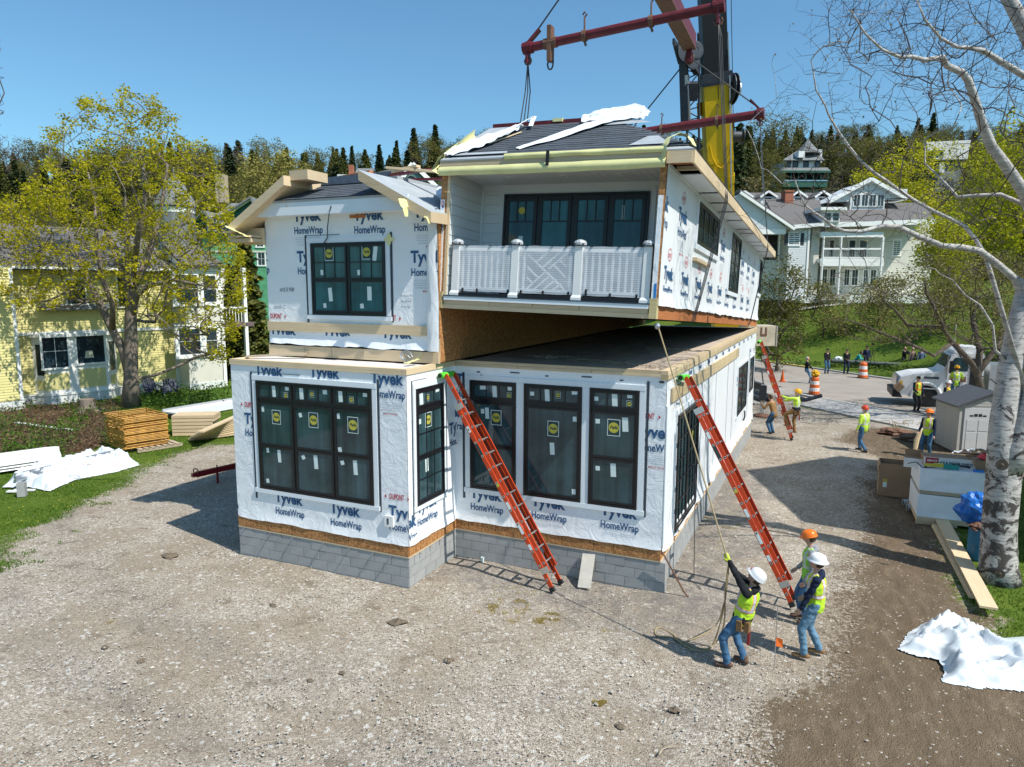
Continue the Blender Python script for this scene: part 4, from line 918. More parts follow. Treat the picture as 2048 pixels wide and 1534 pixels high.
# roof: hip-ended, flat-topped for transport
E0, E1 = Vector((-4.5, -.10, 2.905)), Vector((.46, -.10, 2.905)); T0, T1 = Vector((-4.5, 2.05, 4.04)), Vector((-1.68, 2.05, 4.04)); B1 = Vector((.46, LU, 2.905)); BT = Vector((-1.68, LU, 4.04)); BL = Vector((-4.5, LU, 4.04))
mb = MB(); mb.add([E0, E1, T1, T0], [(0, 1, 2, 3)]); mb.add([E1, B1, BT, T1], [(0, 1, 2, 3)]); mb.add([T0, T1, BT, BL], [(0, 1, 2, 3)]); mb.add([E0, T0, BL, (-4.5, LU, 2.7), (-4.5, -.1, 2.7)], [(0, 1, 2, 3, 4)]); mb.add([E0, E1, E1-Vector((0, 0, .03)), E0-Vector((0, 0, .03))], [(0, 3, 2, 1)])
mb.add([B1, BT, BL, (-4.5, LU, 2.7), (.46, LU, 2.7)], [(0, 1, 2, 3, 4)]); mb.build('roof_deck', m_membrane, UR)
sh = shingles(UR, E0.lerp(T0, .06), E1.lerp(T1, .06), T1, T0, .165, .36, 290)
mb = MB(); nn_ = (B1-E1).cross(T1-E1).normalized()    # long right slope, seen edge-on
for k in range(14):
    a, b = E1.lerp(T1, k/14), B1.lerp(BT, k/14); c, d_ = E1.lerp(T1, (k+1.2)/14), B1.lerp(BT, (k+1.2)/14)
    mb.add([a+nn_*.02, b+nn_*.02, d_+nn_*.012, c+nn_*.012, a, b], [(0, 1, 2, 3), (4, 5, 1, 0)])
mb.build('shingle_courses', m_shing, UR, kind='stuff')
# front fascia and its yellow tape
bx('front_fascia', m_pine, UR, -4.5, .0, -.09, -.05, 2.70, 2.90)
def tapeband(z0, z1, x0, x1, sag, seed, out=.11, curl=.04):
    vs = []; n = 40
    for i in range(n+1):
        t = i/n; x = x0+(x1-x0)*t
        for j in range(5):
            s = j/4; z = z0+(z1-z0)*s-sag*math.sin(PI*t)*(1-s)+.012*nz(x*2+seed, s*2); vs.append((x, -out-curl*math.sin(PI*s)-.012*nz(x*3, s+seed), z))
    MB().add(vs, [(i*5+j, (i+1)*5+j, (i+1)*5+j+1, i*5+j+1) for i in range(n) for j in range(4)]).build('yellow_tape', m_yel, UR, smooth=True)
tapeband(2.60, 2.765, -4.52, -.01, .015, 1); tapeband(2.855, 2.965, -3.1, -.02, -.01, 4, .10, .03)
mb = MB(); n = 12; vs = []                            # tape bunched round the front left corner
for i in range(n+1):
    t = i/n; c = Vector((-4.52, -.12, 2.62)).lerp(Vector((-4.50, 1.3, 3.68)), t); w = .30-.16*t
    vs += [c+Vector((.02, -.05*(1-t), 0)), c+Vector((-.14*(1-t)-.03, 0, .02+.25*w)), c+Vector((.02+.03*nz(t*6), -.05, w+.02))]
mb.add(vs, [(3*i+k, 3*i+k+1, 3*i+4+k, 3*i+3+k) for i in range(n) for k in (0, 1)]); mb.build('yellow_tape', m_yel, UR, smooth=True)
crumple(UR, [(-.05, -.14, 2.72), (-.04, -.13, 2.95), (.0, -.05, 3.10), (.12, .1, 3.20), (.32, .15, 3.14), (.42, .12, 2.98)], (.10, .14, .10, .20, .22, .12), m_yel, 'yellow_tape', .02, 3)
bx('black_strap', m_black, UR, -2.22, -2.16, -.165, -.15, 2.70, 2.97)
def RP(x, t, up=.03): a = Vector((x, -.10, 2.905)); b = Vector((x, 2.05, 4.04)); return a.lerp(b, t)+Vector((0, 0, up))
NQ = Vector((0, -.46, .87))
crumple(UR, [RP(-3.0, .17), RP(-2.5, .42, .05), RP(-2.1, .72, .06), RP(-1.7, .93, .07), RP(-1.2, .97, .07), RP(-1.0, .93, .05)], (.14, .34, .42, .42, .34, .2), m_plast, 'plastic_strip', .03, 6, nrm=NQ)
crumple(UR, [RP(-2.35, .97, .08), RP(-1.9, 1.0, .12), RP(-1.2, .99, .14), RP(-.95, .96, .06)], (.2, .4, .45, .25), m_plast, 'plastic_strip', .06, 14, nrm=(0, -.8, .6))
crumple(UR, [RP(-4.40, .06), RP(-4.25, .22, .05), RP(-4.0, .42, .08), RP(-3.75, .64, .08), RP(-3.65, .85, .1)], (.25, .62, .66, .42, .2), m_plast, 'plastic_strip', .06, 9, nrm=NQ)
crumple(UR, [RP(-3.75, .50, .08), RP(-3.62, .8, .16), RP(-3.45, .98, .22), RP(-3.38, .82, .10)], .10, m_plast, 'plastic_strip', .02, 11)
MB().beam(RP(-3.85, .35, .06), RP(-3.5, .72, .05), .06, .02).build('loose_lath', m_pine, UR)
q = [RP(-1.75, .80), RP(-.75, .80), RP(-1.15, .93), RP(-1.85, .93)]; nq = Vector((0, -.46, .87))
MB().add([p+nq*.012 for p in q], [(0, 1, 2, 3)]).build('underlay_patch', m_membrane, UR)
q = [RP(-.75, .10), RP(-.02, .10), RP(-.35, .34), RP(-.55, .34)]; MB().add([p+nq*.012 for p in q], [(0, 1, 2, 3)]).build('underlay_patch', m_membrane, UR)
q = [RP(-4.49, .05), RP(-3.1, .05), RP(-3.15, .11), RP(-4.49, .11)]; MB().add([p+nq*.012 for p in q], [(0, 1, 2, 3)]).build('underlay_patch', m_membrane, UR)
q = [RP(-4.49, .12), RP(-4.05, .12), RP(-3.75, .96), RP(-4.49, .96)]; MB().add([p+nq*.014 for p in q], [(0, 1, 2, 3)]).build('underlay_patch', m_membrane, UR)
tv = (RP(0, 1, 0)-RP(0, 0, 0)).normalized(); o_ = RP(-1.72, .845, 0)+nq*.02
mb = MB(); put = lambda a, b: o_+Vector((1, 0, 0))*a+tv*b
letter(mb, 'tough', 0, 0, .42, .17, put, None, .0); letter(mb, 'SKIN', .44, 0, .36, .17, put, None, .03); mb.build('printed_lettering', m_blue, UR)
o2 = RP(-4.3, .60, 0)+nq*.02; mb = MB(); letter(mb, '20', 0, 0, .3, .18, lambda a, b: o2+Vector((1, 0, 0))*a+tv*b, None, .03); mb.build('printed_lettering', m_blue, UR)
for (a, b, m_) in (((-4.5, 2.15, 4.12), (-1.35, 2.2, 4.14), m_steel_red), ((-4.2, 2.4, 4.09), (-2.0, 2.5, 4.12), m_pine)): MB().beam(a, b, .10, .08).build('ridge_batten', m_, UR)
for x in (-3.05, -1.75): bx('tape_strip', m_yel, UR, x, x+.22, 2.08, 2.25, 4.12, 4.19)
bx('blue_tape', m_bt, UR, -.075, -.03, -.016, -.011, .36, .62)
# ================================================================= crane
cr = thing('mobile_crane', 'yellow mobile crane with black telescoping boom standing behind the house', 'crane')
BA, BB = vd((1443, 560), 35.2), vd((1420.5, 0), 31.6); bd = (BB-BA).normalized(); bs = (RH-bd*RH.dot(bd)).normalized(); bf = bd.cross(bs)
def boomsec(name, s0, s1, w, dpt, mat, par=cr):
    mb = MB(); vs = []
    prof = [(-.5, .5), (-.5, -.1), (-.42, -.34), (-.22, -.5), (.22, -.5), (.42, -.34), (.5, -.1), (.5, .5)]
    for s in (s0, s1):
        c = BA+bd*s; vs += [c+bs*(x*w)-bf*(y*dpt)*1 for x, y in prof]
    n = len(prof); mb.add(vs, [tuple(range(n)), tuple(reversed(range(n, 2*n)))]+[(i, i+n, (i+1) % n+n, (i+1) % n) for i in range(n)])
    return mb.solid(name, mat, par)
LB = (BB-BA).length; zt = lambda py: LB*(560-py)/560.
boomsec('boom_base', -3, zt(150), 1.16, 1.3, m_cy); boomsec('boom_collar', zt(150), zt(128), 1.28, 1.45, m_dark); boomsec('boom_section', zt(128), zt(-150), 1.02, 1.15, m_black)
boomsec('boom_band', zt(300), zt(292), 1.19, 1.33, m_cy); boomsec('boom_band', zt(345), zt(330), 1.2, 1.36, m_cy)
def bpt(u, py, w=0): return BA+bd*zt(py)+bs*u+bf*w
for (u, a, b, w_) in ((-.66, 205, 180, .16), (.66, 300, 285, .14), (.68, 345, 330, .16), (-.5, 345, 320, .2)):
    MB().beam(bpt(u, a), bpt(u, b), w_, .3).build('boom_bracket', m_cy, cr)
mb = MB(); mb.beam(bpt(.30, 380, -.72), bpt(.30, 300, -.72), .07, .06); mb.beam(bpt(-.34, 380, -.72), bpt(-.34, 300, -.72), .07, .06)
pts = [bpt(.42*math.sin(a)*1.0, 300+ 45*math.cos(a)*-1 if False else 318-26*math.cos(a), -.74) for a in [i*PI/8 for i in range(-8, 9)]]
mb.build('boom_stiffener', m_cy, cr); MB().tube([bpt(-.45, 262, -.70), bpt(-.38, 285, -.72), bpt(-.2, 303, -.73), bpt(0, 310, -.73), bpt(.2, 303, -.73), bpt(.38, 285, -.72), bpt(.45, 262, -.70)], .035, 6).build('boom_stiffener', m_cy, cr)
for k, (a, b) in enumerate(((.28, 0), (.28, 1))): MB().tube([bpt(.40, 380, -.74), bpt(.52-.02*k, 150, -.74), bpt(.56-.02*k, 60, -.5)], .028, 5).build('hydraulic_line', m_galv, cr)
rc = vd((1463, 178), 32.2); mb = MB(); mb.lathe([(.62, -.12), (.66, -.10), (.66, -.07), (.40, -.06), (.40, .06), (.66, .07), (.66, .10), (.62, .12)], 24, ax='X'); mb.build('cable_reel', m_dark, cr, loc=rc, rz=YAW+.15)
mb = MB(); mb.lathe([(.30, -.16), (.30, .16)], 18, ax='X'); mb.build('reel_motor', m_galv, cr, loc=rc+RH*.16, rz=YAW+.15)
rc2 = vd((1474, 273), 34.0); mb = MB(); mb.lathe([(.36, -.28), (.36, -.24), (.24, -.23), (.24, .23), (.36, .24), (.36, .28)], 20, ax='X'); mb.build('hose_drum', m_dark, cr, loc=rc2, rz=YAW)
MB().beam(bpt(.5, 240), rc, .12, .12).build('reel_bracket', m_dark, cr); MB().beam(bpt(.5, 330), rc2-RH*.2, .1, .1).build('reel_bracket', m_cy, cr)
for a, b in (((1462, -20), (1467, 265)), ((1437, 90), (1437, 345)), ((1158*0+1361, -10), (1361, 20))): MB().tube([vd(a, 31.2), vd(b, 33.5)], .016, 5).build('hoist_rope', m_cable, cr)
# folded lattice jib beside the boom
J = lambda px, D=32.4: vd(px, D)
q0 = [J((1376, 300), 32.6), J((1398, 300), 32.6), J((1376, 300), 33.2), J((1398, 300), 33.2)]; q1 = [J((1366, 118), 31.6), J((1398, 100), 31.6), J((1366, 118), 32.2), J((1398, 100), 32.2)]
for a, b in zip(q0, q1): MB().tube([a, b], .055, 6).build('jib_chord', m_dark, cr)
for k in range(9):
    t0, t1 = k/9, (k+1)/9
    for (i, j) in ((0, 1), (2, 3), (0, 2), (1, 3)):
        a, b = q0[i].lerp(q1[i], t0), q0[j].lerp(q1[j], t1)
        if k % 2: a, b = q0[j].lerp(q1[j], t0), q0[i].lerp(q1[i], t1)
        MB().tube([a, b], .026, 4).build('jib_lacing', m_dark, cr)
    MB().tube([q0[0].lerp(q1[0], t0), q0[1].lerp(q1[1], t0)], .026, 4).build('jib_lacing', m_dark, cr)
for (px0, px1, w, m_) in (((1371, 262), (1367, 120), .34, m_dark), ((1377, 240), (1374, 150), .15, m_galv), ((1383, 200), (1384, 165), .5, m_dark), ((1362, 125), (1352, 88), .2, m_dark), ((1394, 145), (1378, 118), .25, m_dark), ((1398, 120), (1397, 66), .10, m_dark), ((1352, 90), (1347, 82), .1, m_dark)):
    MB().beam(J(px0, 31.9), J(px1, 31.4), w, .22).build('jib_head_plate', m_dark if m_ is m_dark else m_galv, cr)
for c, r_ in (((1372, 105), .42), ((1392, 100), .36), ((1385, 122), .34)):
    mb = MB(); mb.lathe([(r_, -.04), (r_*.8, -.05), (r_*.3, -.05), (r_*.3, .05), (r_*.8, .05), (r_, .04)], 20, ax='Y'); mb.build('sheave', m_dark, cr, loc=J(c, 31.1), rz=YAW+.4)
MB().beam(J((1378, 318), 32.8), J((1400, 290), 33), .3, .2).build('jib_head_plate', m_dark, cr)
# carrier behind the house
m_deck = M('carrier_deck', (.34, .31, .27), .85, .2, 3, .2, 40)
c0 = gp((1516, 745), 1.2); fr = frame(Vector((-1.0, 28.6, 0)), YAW+.05); cb = lambda n, m_, *a: bx(n, m_, cr, *a)
def inf(o, F): o.matrix_local = F @ o.matrix_local; return o
inf(cb('carrier_deck', m_deck, -1.4, 1.95, 0, 8, 1.08, 1.22), fr); inf(cb('carrier_frame', m_dark, -1.2, 1.2, .4, 7.5, .55, 1.07), fr)
for k in range(7): inf(cb('deck_rib', m_alu, .55+k*.2, .60+k*.2, -.05, .0, .1, 1.08), fr)
inf(cb('deck_side', m_deck, .45, 1.95, .02, 7.6, .1, 1.06), fr)
for k in range(14): inf(cb('deck_rib', m_greywood, 1.952, 1.99, .2+k*.5, .3+k*.5, .15, 1.07), fr)
for (x, y) in ((-.6, .9), (-.6, 2.6), (-.62, 4.4)):
    mb = MB(); mb.lathe([(.36, -.17), (.55, -.15), (.58, -.08), (.58, .08), (.55, .15), (.36, .17)], 22, ax='X'); o = mb.build('wheel', m_rubber, cr); inf(o, fr @ Matrix.Translation((x, y-1.2, .58)))
    mb = MB(); mb.lathe([(.34, -.10), (.34, .10)], 18, ax='X'); mb.build('rim', m_alu, o)
og = gp((1524, 832)); MB().box(-.10, .10, -.10, .10, .12, 1.5).build('outrigger_jack', M('jack_white', (.55, .55, .52), .5, .15), cr, loc=og); MB().box(-.16, .16, -.17, -.10, .75, 1.45).build('outrigger_jack', m_dark, cr, loc=og)
MB().lathe([(.42, 0), (.40, .05), (.12, .14), (.10, .16)], 16).build('outrigger_pad', m_rust, cr, loc=og); MB().beam(og+Vector((0, 0, 1.35)), og+FH*5+Vector((-.6, 0, 1.35)), .25, .3).build('outrigger_beam', m_dark, cr)
MB().tube([og+Vector((.02, -.02, 1.3)), og+Vector((-.1, -.1, 2.1))], .03, 6).build('outrigger_hose', m_dark, cr)
m_tan = M('crane_panel', (.50, .44, .33), .6, .25, 2.5, .1, 20); cp = vd((1515, 692), 36); cp2 = vd((1555, 652), 36); h_ = cp2.z-cp.z; w_ = (cp2-cp).dot(RH)
o = MB().box(-.5, w_, 0, 1.4, 0, h_).build('counterweight', m_tan, cr, loc=cp, rz=YAW); 
mb = MB(); mb.box(.12, .20, -.02, -.002, h_*.5, h_*.93); mb.box(.36, .44, -.02, -.002, h_*.5, h_*.93); mb.box(.20, .36, -.02, -.003, h_*.5, h_*.60); mb.build('lifting_lug', m_rust, o)
MB().box(-.05+w_, .02+w_, -.03, 0, -.02, h_+.02).build('panel_edge', m_deck, o)
tc = gp((1564, 775)); mb = MB(); mb.lathe([(.20, .03), (.16, .035), (.13, .05), (.025, .72), (.001, .73)], 18); mb.box(-.2, .2, -.2, .2, 0, .03)
o = MB().lathe([(.13, .035), (.025, .70), (.001, .71)], 18).box(-.2, .2, -.2, .2, 0, .03).build('traffic_cone', M('cone_orange', (.60, .11, .02), .5, .1), loc=tc+Vector((0, 0, .35))); tag(o, 'small orange traffic cone on the crane outrigger behind the far ladder', 'traffic cone')

# ================================================================= spreader rig
def spreader(name, lab, a, b, rad, lugs):
    a, b = Vector(a), Vector(b); t = thing(name, lab, 'spreader beam', loc=a); d = b-a
    MB().tube([(0, 0, 0), d], rad, 14).build('beam_tube', m_steel_red, t, smooth=False)
    u = d.normalized()
    for s in (0, d.length):
        c = u*s; MB().tube([c-u*.12, c+u*.12], rad*1.35, 14).build('end_collar', m_steel_red, t); MB().beam(c+Vector((0, 0, -.36)), c+Vector((0, 0, .12)), .22, .05, up=u).build('lifting_lug', m_steel_red, t)
        mb = MB(); mb.tube([c+Vector((.0, 0, -.30))+Vector((.09*math.cos(i*PI/4), 0, .09*math.sin(i*PI/4))) for i in range(9)], .02, 5); mb.build('shackle', m_rust, t)
    for (s, z, k) in lugs:
        c = u*s*d.length
        if k == 'h':
            mb = MB(); mb.tube([c+Vector((0, 0, rad)), c+Vector((0, 0, rad+.30)), c+Vector((.05, 0, rad+.36)), c+Vector((0, 0, rad+.42)), c+Vector((-.05, 0, rad+.36))], .022, 6); mb.tube([c+Vector((0, 0, -rad)), c+Vector((.04, 0, -rad-.12))], .03, 6); mb.build('chain_hook', m_rust, t)
            MB().tube([c-u*.05, c+u*.05], rad*1.25, 12).build('band', m_rust, t)
        else:
            MB().beam(c+Vector((0, 0, -.42)), c+Vector((0, 0, .38)), .24, .10, up=u).build('lifting_lug', m_rust, t); MB().tube([c-u*.16, c+u*.16], rad*1.2, 12).build('band', m_rust, t)
            mb = MB(); mb.tube([c+Vector((.07*math.cos(i*PI/5), -.0, -.48+.12*math.sin(i*PI/5))) for i in range(11)], .022, 5); mb.build('shackle', m_dark, t)
    return t
A1, A2 = vd((1056, 96), 18.05), vd((1438, 13), 16.2); spreader('spreader_beam', 'front dark red spreader tube high above the porch roof', A1, A2, .105, [(.13, 0, 'b'), (.32, 0, 'h'), (.67, 0, 'h')])
B1_, B2_ = vd((1262, 268), 27.2), vd((1521, 228), 25.3); spreader('spreader_beam', 'rear red spreader tube seen behind the roof and in front of the yellow boom', B1_, B2_, .15, [(.25, 0, 'h'), (.68, 0, 'h')])
C1, C2 = vd((1262, -150), 17.4), vd((1380, 84), 26.4); t = thing('box_beam', 'long red brown box beam joining both spreaders under the crane hook', 'spreader beam', loc=C2)
MB().beam((0, 0, 0), C1-C2, .42, .50).build('box_section', m_steel_red, t); MB().beam(Vector((-.0, 0, -.26)), (C1-C2)+Vector((0, 0, -.26)), .46, .03).build('flange', m_rust, t); MB().beam((0, 0, -.25), (0, 0, -.7), .3, .18).build('end_lug', m_steel_red, t)
MB().tube([(.15*math.cos(i*PI/6), .0, -.55+.2*math.sin(i*PI/6)) for i in range(13)], .03, 6).build('shackle', m_rust, t)
def sling(lab, pts, r=.018, mat=m_cable, name='sling', cat='sling', group='lifting slings'):
    pts = [Vector(p) for p in pts]; o = MB().tube([p-pts[0] for p in pts], r, 6).build(name, mat, loc=pts[0]); tag(o, lab, cat, group); return o
mwp = lambda x, y, z: MU @ Vector((x, y, z))
for k in range(3): sling(('left', 'middle', 'right')[k]+' of three ropes hanging from the left beam end behind the roof', [A1+Vector((0, 0, -.3)), A1+RH*(.06*(k-1))+Vector((0, 0, -1.0)), mwp(-4.45, 3.2+.1*k, 2.6)+RH*(.14*(k-1))*0+RH*.1*(k-1)], .014)
MB
sling('rope from the left end of the front beam up out of the picture', [A1+Vector((0, 0, .1)), vd((1131, -20), 17.9), C1], .02)
mb = MB(); mb.beam(A1+Vector((0, 0, .1)), A1.lerp(C1, .14)+Vector((0, 0, .1)), .18, .05); 
tag(MB().beam((0, 0, 0), (C1-A1)*.12, .16, .06).build('sling_socket', m_steel_red, loc=A1+Vector((0, 0, .1))), 'red sling socket at the left end of the front spreader', 'sling socket')
sling('rope from the right end of the front beam up out of the picture', [A2+Vector((0, 0, .1)), C1], .02)
sling('black rope from the box beam down left to the rear beam', [C2+Vector((0, 0, -.5)), B1_+Vector((0, 0, .15))], .024); sling('black rope from the box beam down right to the rear beam end', [C2+Vector((0, 0, -.5)), B2_+Vector((0, 0, .15))], .024)
tag(MB().beam((0, 0, 0), (C2-B2_)*.14, .2, .06).build('sling_socket', m_steel_red, loc=B2_+Vector((0, 0, .12))), 'red sling socket at the right end of the rear spreader', 'sling socket')
for k in range(3): e = mwp(.49, 3.45+.16*k, 2.66); sling(('first', 'second', 'third')[k]+' black rope crossing the hanging side wall down to the orange rim', [A2+Vector((0, 0, -.3)), A2.lerp(e, .15)+RH*.03*(k-1), e, mwp(.012+.06, 3.28+.12*k, .26), mwp(.02, 3.2+.17*k, -.01)], .010)
for k in range(2): e = mwp(.49, 13.4+.1*k, 2.68); sling(('near', 'far')[k]+' rope at the far end of the side wall below the rear beam', [B2_+Vector((0, 0, -.3)), e, mwp(.10, 13.8+.1*k, .3), mwp(.03, 13.75+.1*k, 0)], .014)
mb = MB(); n = 26; a, b = B2_+Vector((0, 0, -.3)), vd((1527, 385), 25.6)
for k in range(n):
    c = (b-a)*(k/n); mb.beam(c, c+(b-a)/n*.8, .05, .02 if k % 2 else .05)
tag(mb.build('chain', m_galv, loc=a), 'pale lifting chain hanging from the right end of the rear beam', 'chain')
# tag line held by the rope puller
ring = mwp(-.0, .12, -.12); tag(MB().lathe([(.001, -.06), (.04, -.045), (.055, 0), (.04, .045), (.001, .06)], 12).build('steel_ball', m_galv, loc=ring), 'small steel shackle ball under the front corner of the hanging module', 'shackle')

# ================================================================= ladders
def ladder(lab, base, top, lat, L_over=(.08, .86), w=.44, group='orange extension ladders', mitt=True, side=1):
    base, top, lat = Vector(base), Vector(top), Vector(lat).normalized(); d = (top-base); L = d.length; d.normalize(); lat = (lat-d*lat.dot(d)).normalized(); nrm = lat.cross(d)
    if nrm.z < 0: nrm = -nrm; lat = -lat
    Mx = Matrix((lat, nrm, d)).transposed().to_4x4(); Mx.translation = base; t = thing('extension_ladder', lab, 'ladder', mtx=Mx, group=group)
    def rail(x, y, z0, z1, sgn):
        mb = MB(); c = .03; mb.box(min(x, x+sgn*.006), max(x, x+sgn*.006), y-.042, y+.042, z0, z1)
        for yy in (y-.042, y+.037): mb.box(min(x, x+sgn*-.028), max(x, x+sgn*-.028), yy, yy+.005, z0, z1)
        return mb.build('rail', m_lad, t)
    b1, f0 = L_over[1]*L, L_over[0]*L
    for s in (-1, 1):
        r1 = rail(s*w/2, 0, .06, b1, s); r2 = rail(s*(w/2-.035), .088, f0, L, s)
        MB().box(-.035, .035, -.05, .05, 0, .09).build('foot', m_rubber, t, loc=(s*w/2, 0, .0))
        for (z, hh, m_) in ((.9, .12, m_sticker), (1.25, .25, m_sticker), (1.8, .16, m_sticker), (2.3, .1, m_stick_y), (3.0, .3, m_stick_k), (L-1.3, .14, m_sticker), (L-.8, .1, m_stick_k)):
            if z < b1-.2: bx('label', m_, r1, s*w/2+s*.0065, s*w/2+s*.0085, -.03, .03, z, z+hh)
    def rung(z, y, wd):
        mb = MB(); mb.tube([(-wd/2, y, z), (wd/2, y, z)], .016, 8)
        for s in (-1, 1): mb.tube([(s*wd/2, y, z), (s*(wd/2+.012), y, z)], .026, 10); mb.tube([(s*(wd/2+.012), y, z), (s*(wd/2+.013), y, z)], .014, 8, 1)
        return mb
    m1 = rung(0, 0, w).mesh('rung', [m_alu, m_black]); m2 = rung(0, 0, w-.07).mesh('rung', [m_alu, m_black])
    z = .25
    while z < b1-.05: ob('rung', m1, t, loc=(0, 0, z)); z += .305
    z = f0+.18
    while z < L-.05: ob('rung', m2, t, loc=(0, .088, z)); z += .305
    for z in (b1-.05, f0+.05): bx('guide_bracket', m_alu, t, -w/2-.012, -w/2+.0, -.05, .14, z-.06, z+.06); bx('guide_bracket', m_alu, t, w/2, w/2+.012, -.05, .14, z-.06, z+.06)
    bx('rung_lock', m_dark, t, -.06, .06, .04, .08, f0+.35, f0+.45)
    if mitt:
        mb = MB(); mb.tube([(-w/2-.06, .02, L+.02), (w/2+.06, .02, L+.02)], .062, 10); mb.build('ladder_mitt', m_green, t)
        for s in (-1, 1): MB().lathe([(.045, -.02), (.045, .02)], 10, ax='X').build('mitt_end', m_rubber, t, loc=(s*(w/2+.07), .02, L+.02))
    return t, Mx, L
t1_, _, _ = ladder('orange ladder leaning on the bay between the two groups of windows', (-1.88, -.69, .02), (-4.47, -.50, 4.10), (0, 1, 0))
ladder('long orange ladder leaning on the right corner, its foot beside the two standing workers', (2.44, .55, .02), (.12, 1.05, 4.12), (0, 1, 0))
ladder('farthest orange ladder at the rear corner with a climber on it', (1.55, 16.3, .0), (.12, 17.15-.9, 3.78), (0, 1, 0))
# ================================================================= people
def vestmat(name, base, silver=True, orange=True, tlo=.17, x0=.10):
    if name in MATS: return MATS[name]
    m, nt, b = newmat(name); at = N(nt, 'ShaderNodeAttribute', attribute_name='vc'); sp = nt.nodes.new('ShaderNodeSeparateXYZ'); nt.links.new(at.outputs['Vector'], sp.inputs[0])
    s, t = sp.outputs[0], sp.outputs[1]
    ax = math_(nt, 'ABSOLUTE', math_(nt, 'SUBTRACT', math_(nt, 'ABSOLUTE', s), x0)); at_ = math_(nt, 'ABSOLUTE', math_(nt, 'SUBTRACT', t, tlo)); up = math_(nt, 'GREATER_THAN', t, tlo)
    def band(h): return math_(nt, 'MAXIMUM', math_(nt, 'LESS_THAN', at_, h), math_(nt, 'MULTIPLY', up, math_(nt, 'LESS_THAN', ax, h)))
    n = noise(nt, coords(nt), 14, 4)
    c = ramp(nt, [(.3, tuple(x*.82 for x in base)), (.7, base)], n)
    if orange: c = mixc(nt, band(.036), c, (.75, .20, .03))
    if silver: c = mixc(nt, band(.024), c, (.52, .54, .55))
    nt.links.new(c, b.inputs['Base Color']); b.inputs['Roughness'].default_value = .7; bump(nt, b, noise(nt, coords(nt), 11, 3), .5, .03)
    MATS[name] = m; return m
def cloth(name, c, v=.2, bs=9): return M('cloth_'+name, c, .85, v, 7, .6, bs, spec=.2)
c_lime = (.50, .78, .03); SK = M('skin', (.50, .28, .20), .55, .1, 12); HAIR = M('hair', (.06, .035, .02), .8, .3, 60); GREYH = M('hair_grey', (.42, .40, .37), .8, .2, 60)
VEST = vestmat('vest_lime', c_lime); JACK = vestmat('hivis_jacket', (.52, .76, .06), True, False, .16, .09)
JEAN = cloth('denim', (.055, .13, .23)); JEANL = cloth('denim_pale', (.13, .24, .34)); BLK = cloth('black', (.014, .015, .018)); NAVY = cloth('navy', (.014, .022, .05)); GREYC = cloth('grey', (.27, .28, .29)); BRN = cloth('brown_duck', (.26, .15, .06)); TEAL = cloth('teal', (.05, .42, .42)); DKP = cloth('dark_trousers', (.03, .032, .035))
BOOT = M('leather_boot', (.10, .055, .035), .7, .25, 20, .3, 60); TAN = M('leather_tan', (.22, .12, .05), .7, .25, 20, .3, 60); GLOVE = M('glove_lime', (.50, .58, .05), .8, .15, 20)
def hel(n, c): return M('helmet_'+n, c, .28, .04, 4)
HW, HO, HR, HY = hel('white', (.78, .78, .78)), hel('orange', (.80, .17, .015)), hel('red', (.55, .06, .02)), hel('yellow', (.75, .38, .01))
def caps(mb, a, b, ra, rb=None, lat=(1, 0, 0), flat=1., n=10, rings=3):
    a, b = Vector(a), Vector(b); rb = ra if rb is None else rb; d = b-a; L = d.length
    d = d.normalized() if L > 1e-6 else Vector((0, 0, 1)); u = Vector(lat); u = u-d*u.dot(d)
    if u.length < .05: u = d.orthogonal()
    u.normalize(); v = d.cross(u); P = []
    for k in range(1, rings+1): th = PI/2*(k-rings-.0)/rings; P.append((a+d*ra*math.sin(th), max(ra*math.cos(th), ra*.03) if k < rings or True else ra))
    P = [(a+d*(-ra*math.cos(PI/2*k/rings)), ra*max(math.sin(PI/2*k/rings), .12)) for k in range(rings+1)]+[(b+d*(rb*math.sin(PI/2*k/rings)), rb*max(math.cos(PI/2*k/rings), .12)) for k in range(rings+1)]
    vs = [c+u*r*math.cos(2*PI*j/n)+v*r*flat*math.sin(2*PI*j/n) for c, r in P for j in range(n)]; K = len(P)
    mb.add(vs, [(i*n+j, i*n+(j+1) % n, (i+1)*n+(j+1) % n, (i+1)*n+j) for i in range(K-1) for j in range(n)]+[tuple(reversed(range(n))), tuple((K-1)*n+j for j in range(n))])
def vol(name, mb, vox, mat, parent, smooth_it=3, cut=None):
    me = mb.mesh('tmp', []); o = bpy.data.objects.new('tmp', me); COL.objects.link(o)
    r = o.modifiers.new('r', 'REMESH'); r.mode = 'VOXEL'; r.voxel_size = vox
    if smooth_it: s = o.modifiers.new('s', 'SMOOTH'); s.iterations = smooth_it; s.factor = .5
    dg = bpy.context.evaluated_depsgraph_get(); dg.update(); m2 = bpy.data.meshes.new_from_object(o.evaluated_get(dg)); bpy.data.objects.remove(o)
    if cut:
        bm = bmesh.new(); bm.from_mesh(m2)
        for co, no in cut: bmesh.ops.bisect_plane(bm, geom=bm.verts[:]+bm.edges[:]+bm.faces[:], plane_co=co, plane_no=no, clear_outer=True)
        bm.to_mesh(m2); bm.free()
    if vox < .02 and name in ('jacket', 'trousers', 'vest'):
        for v in m2.vertices: c = v.co; v.co = c+v.normal*(.011*nz(c.x*9, c.y*9, c.z*15)+.006*nz(c.x*22, c.y*22, c.z*26))
    m2.materials.clear(); m2.materials.append(mat); m2.polygons.foreach_set('use_smooth', [True]*len(m2.polygons)); m2.name = name
    return ob(name, m2, parent)
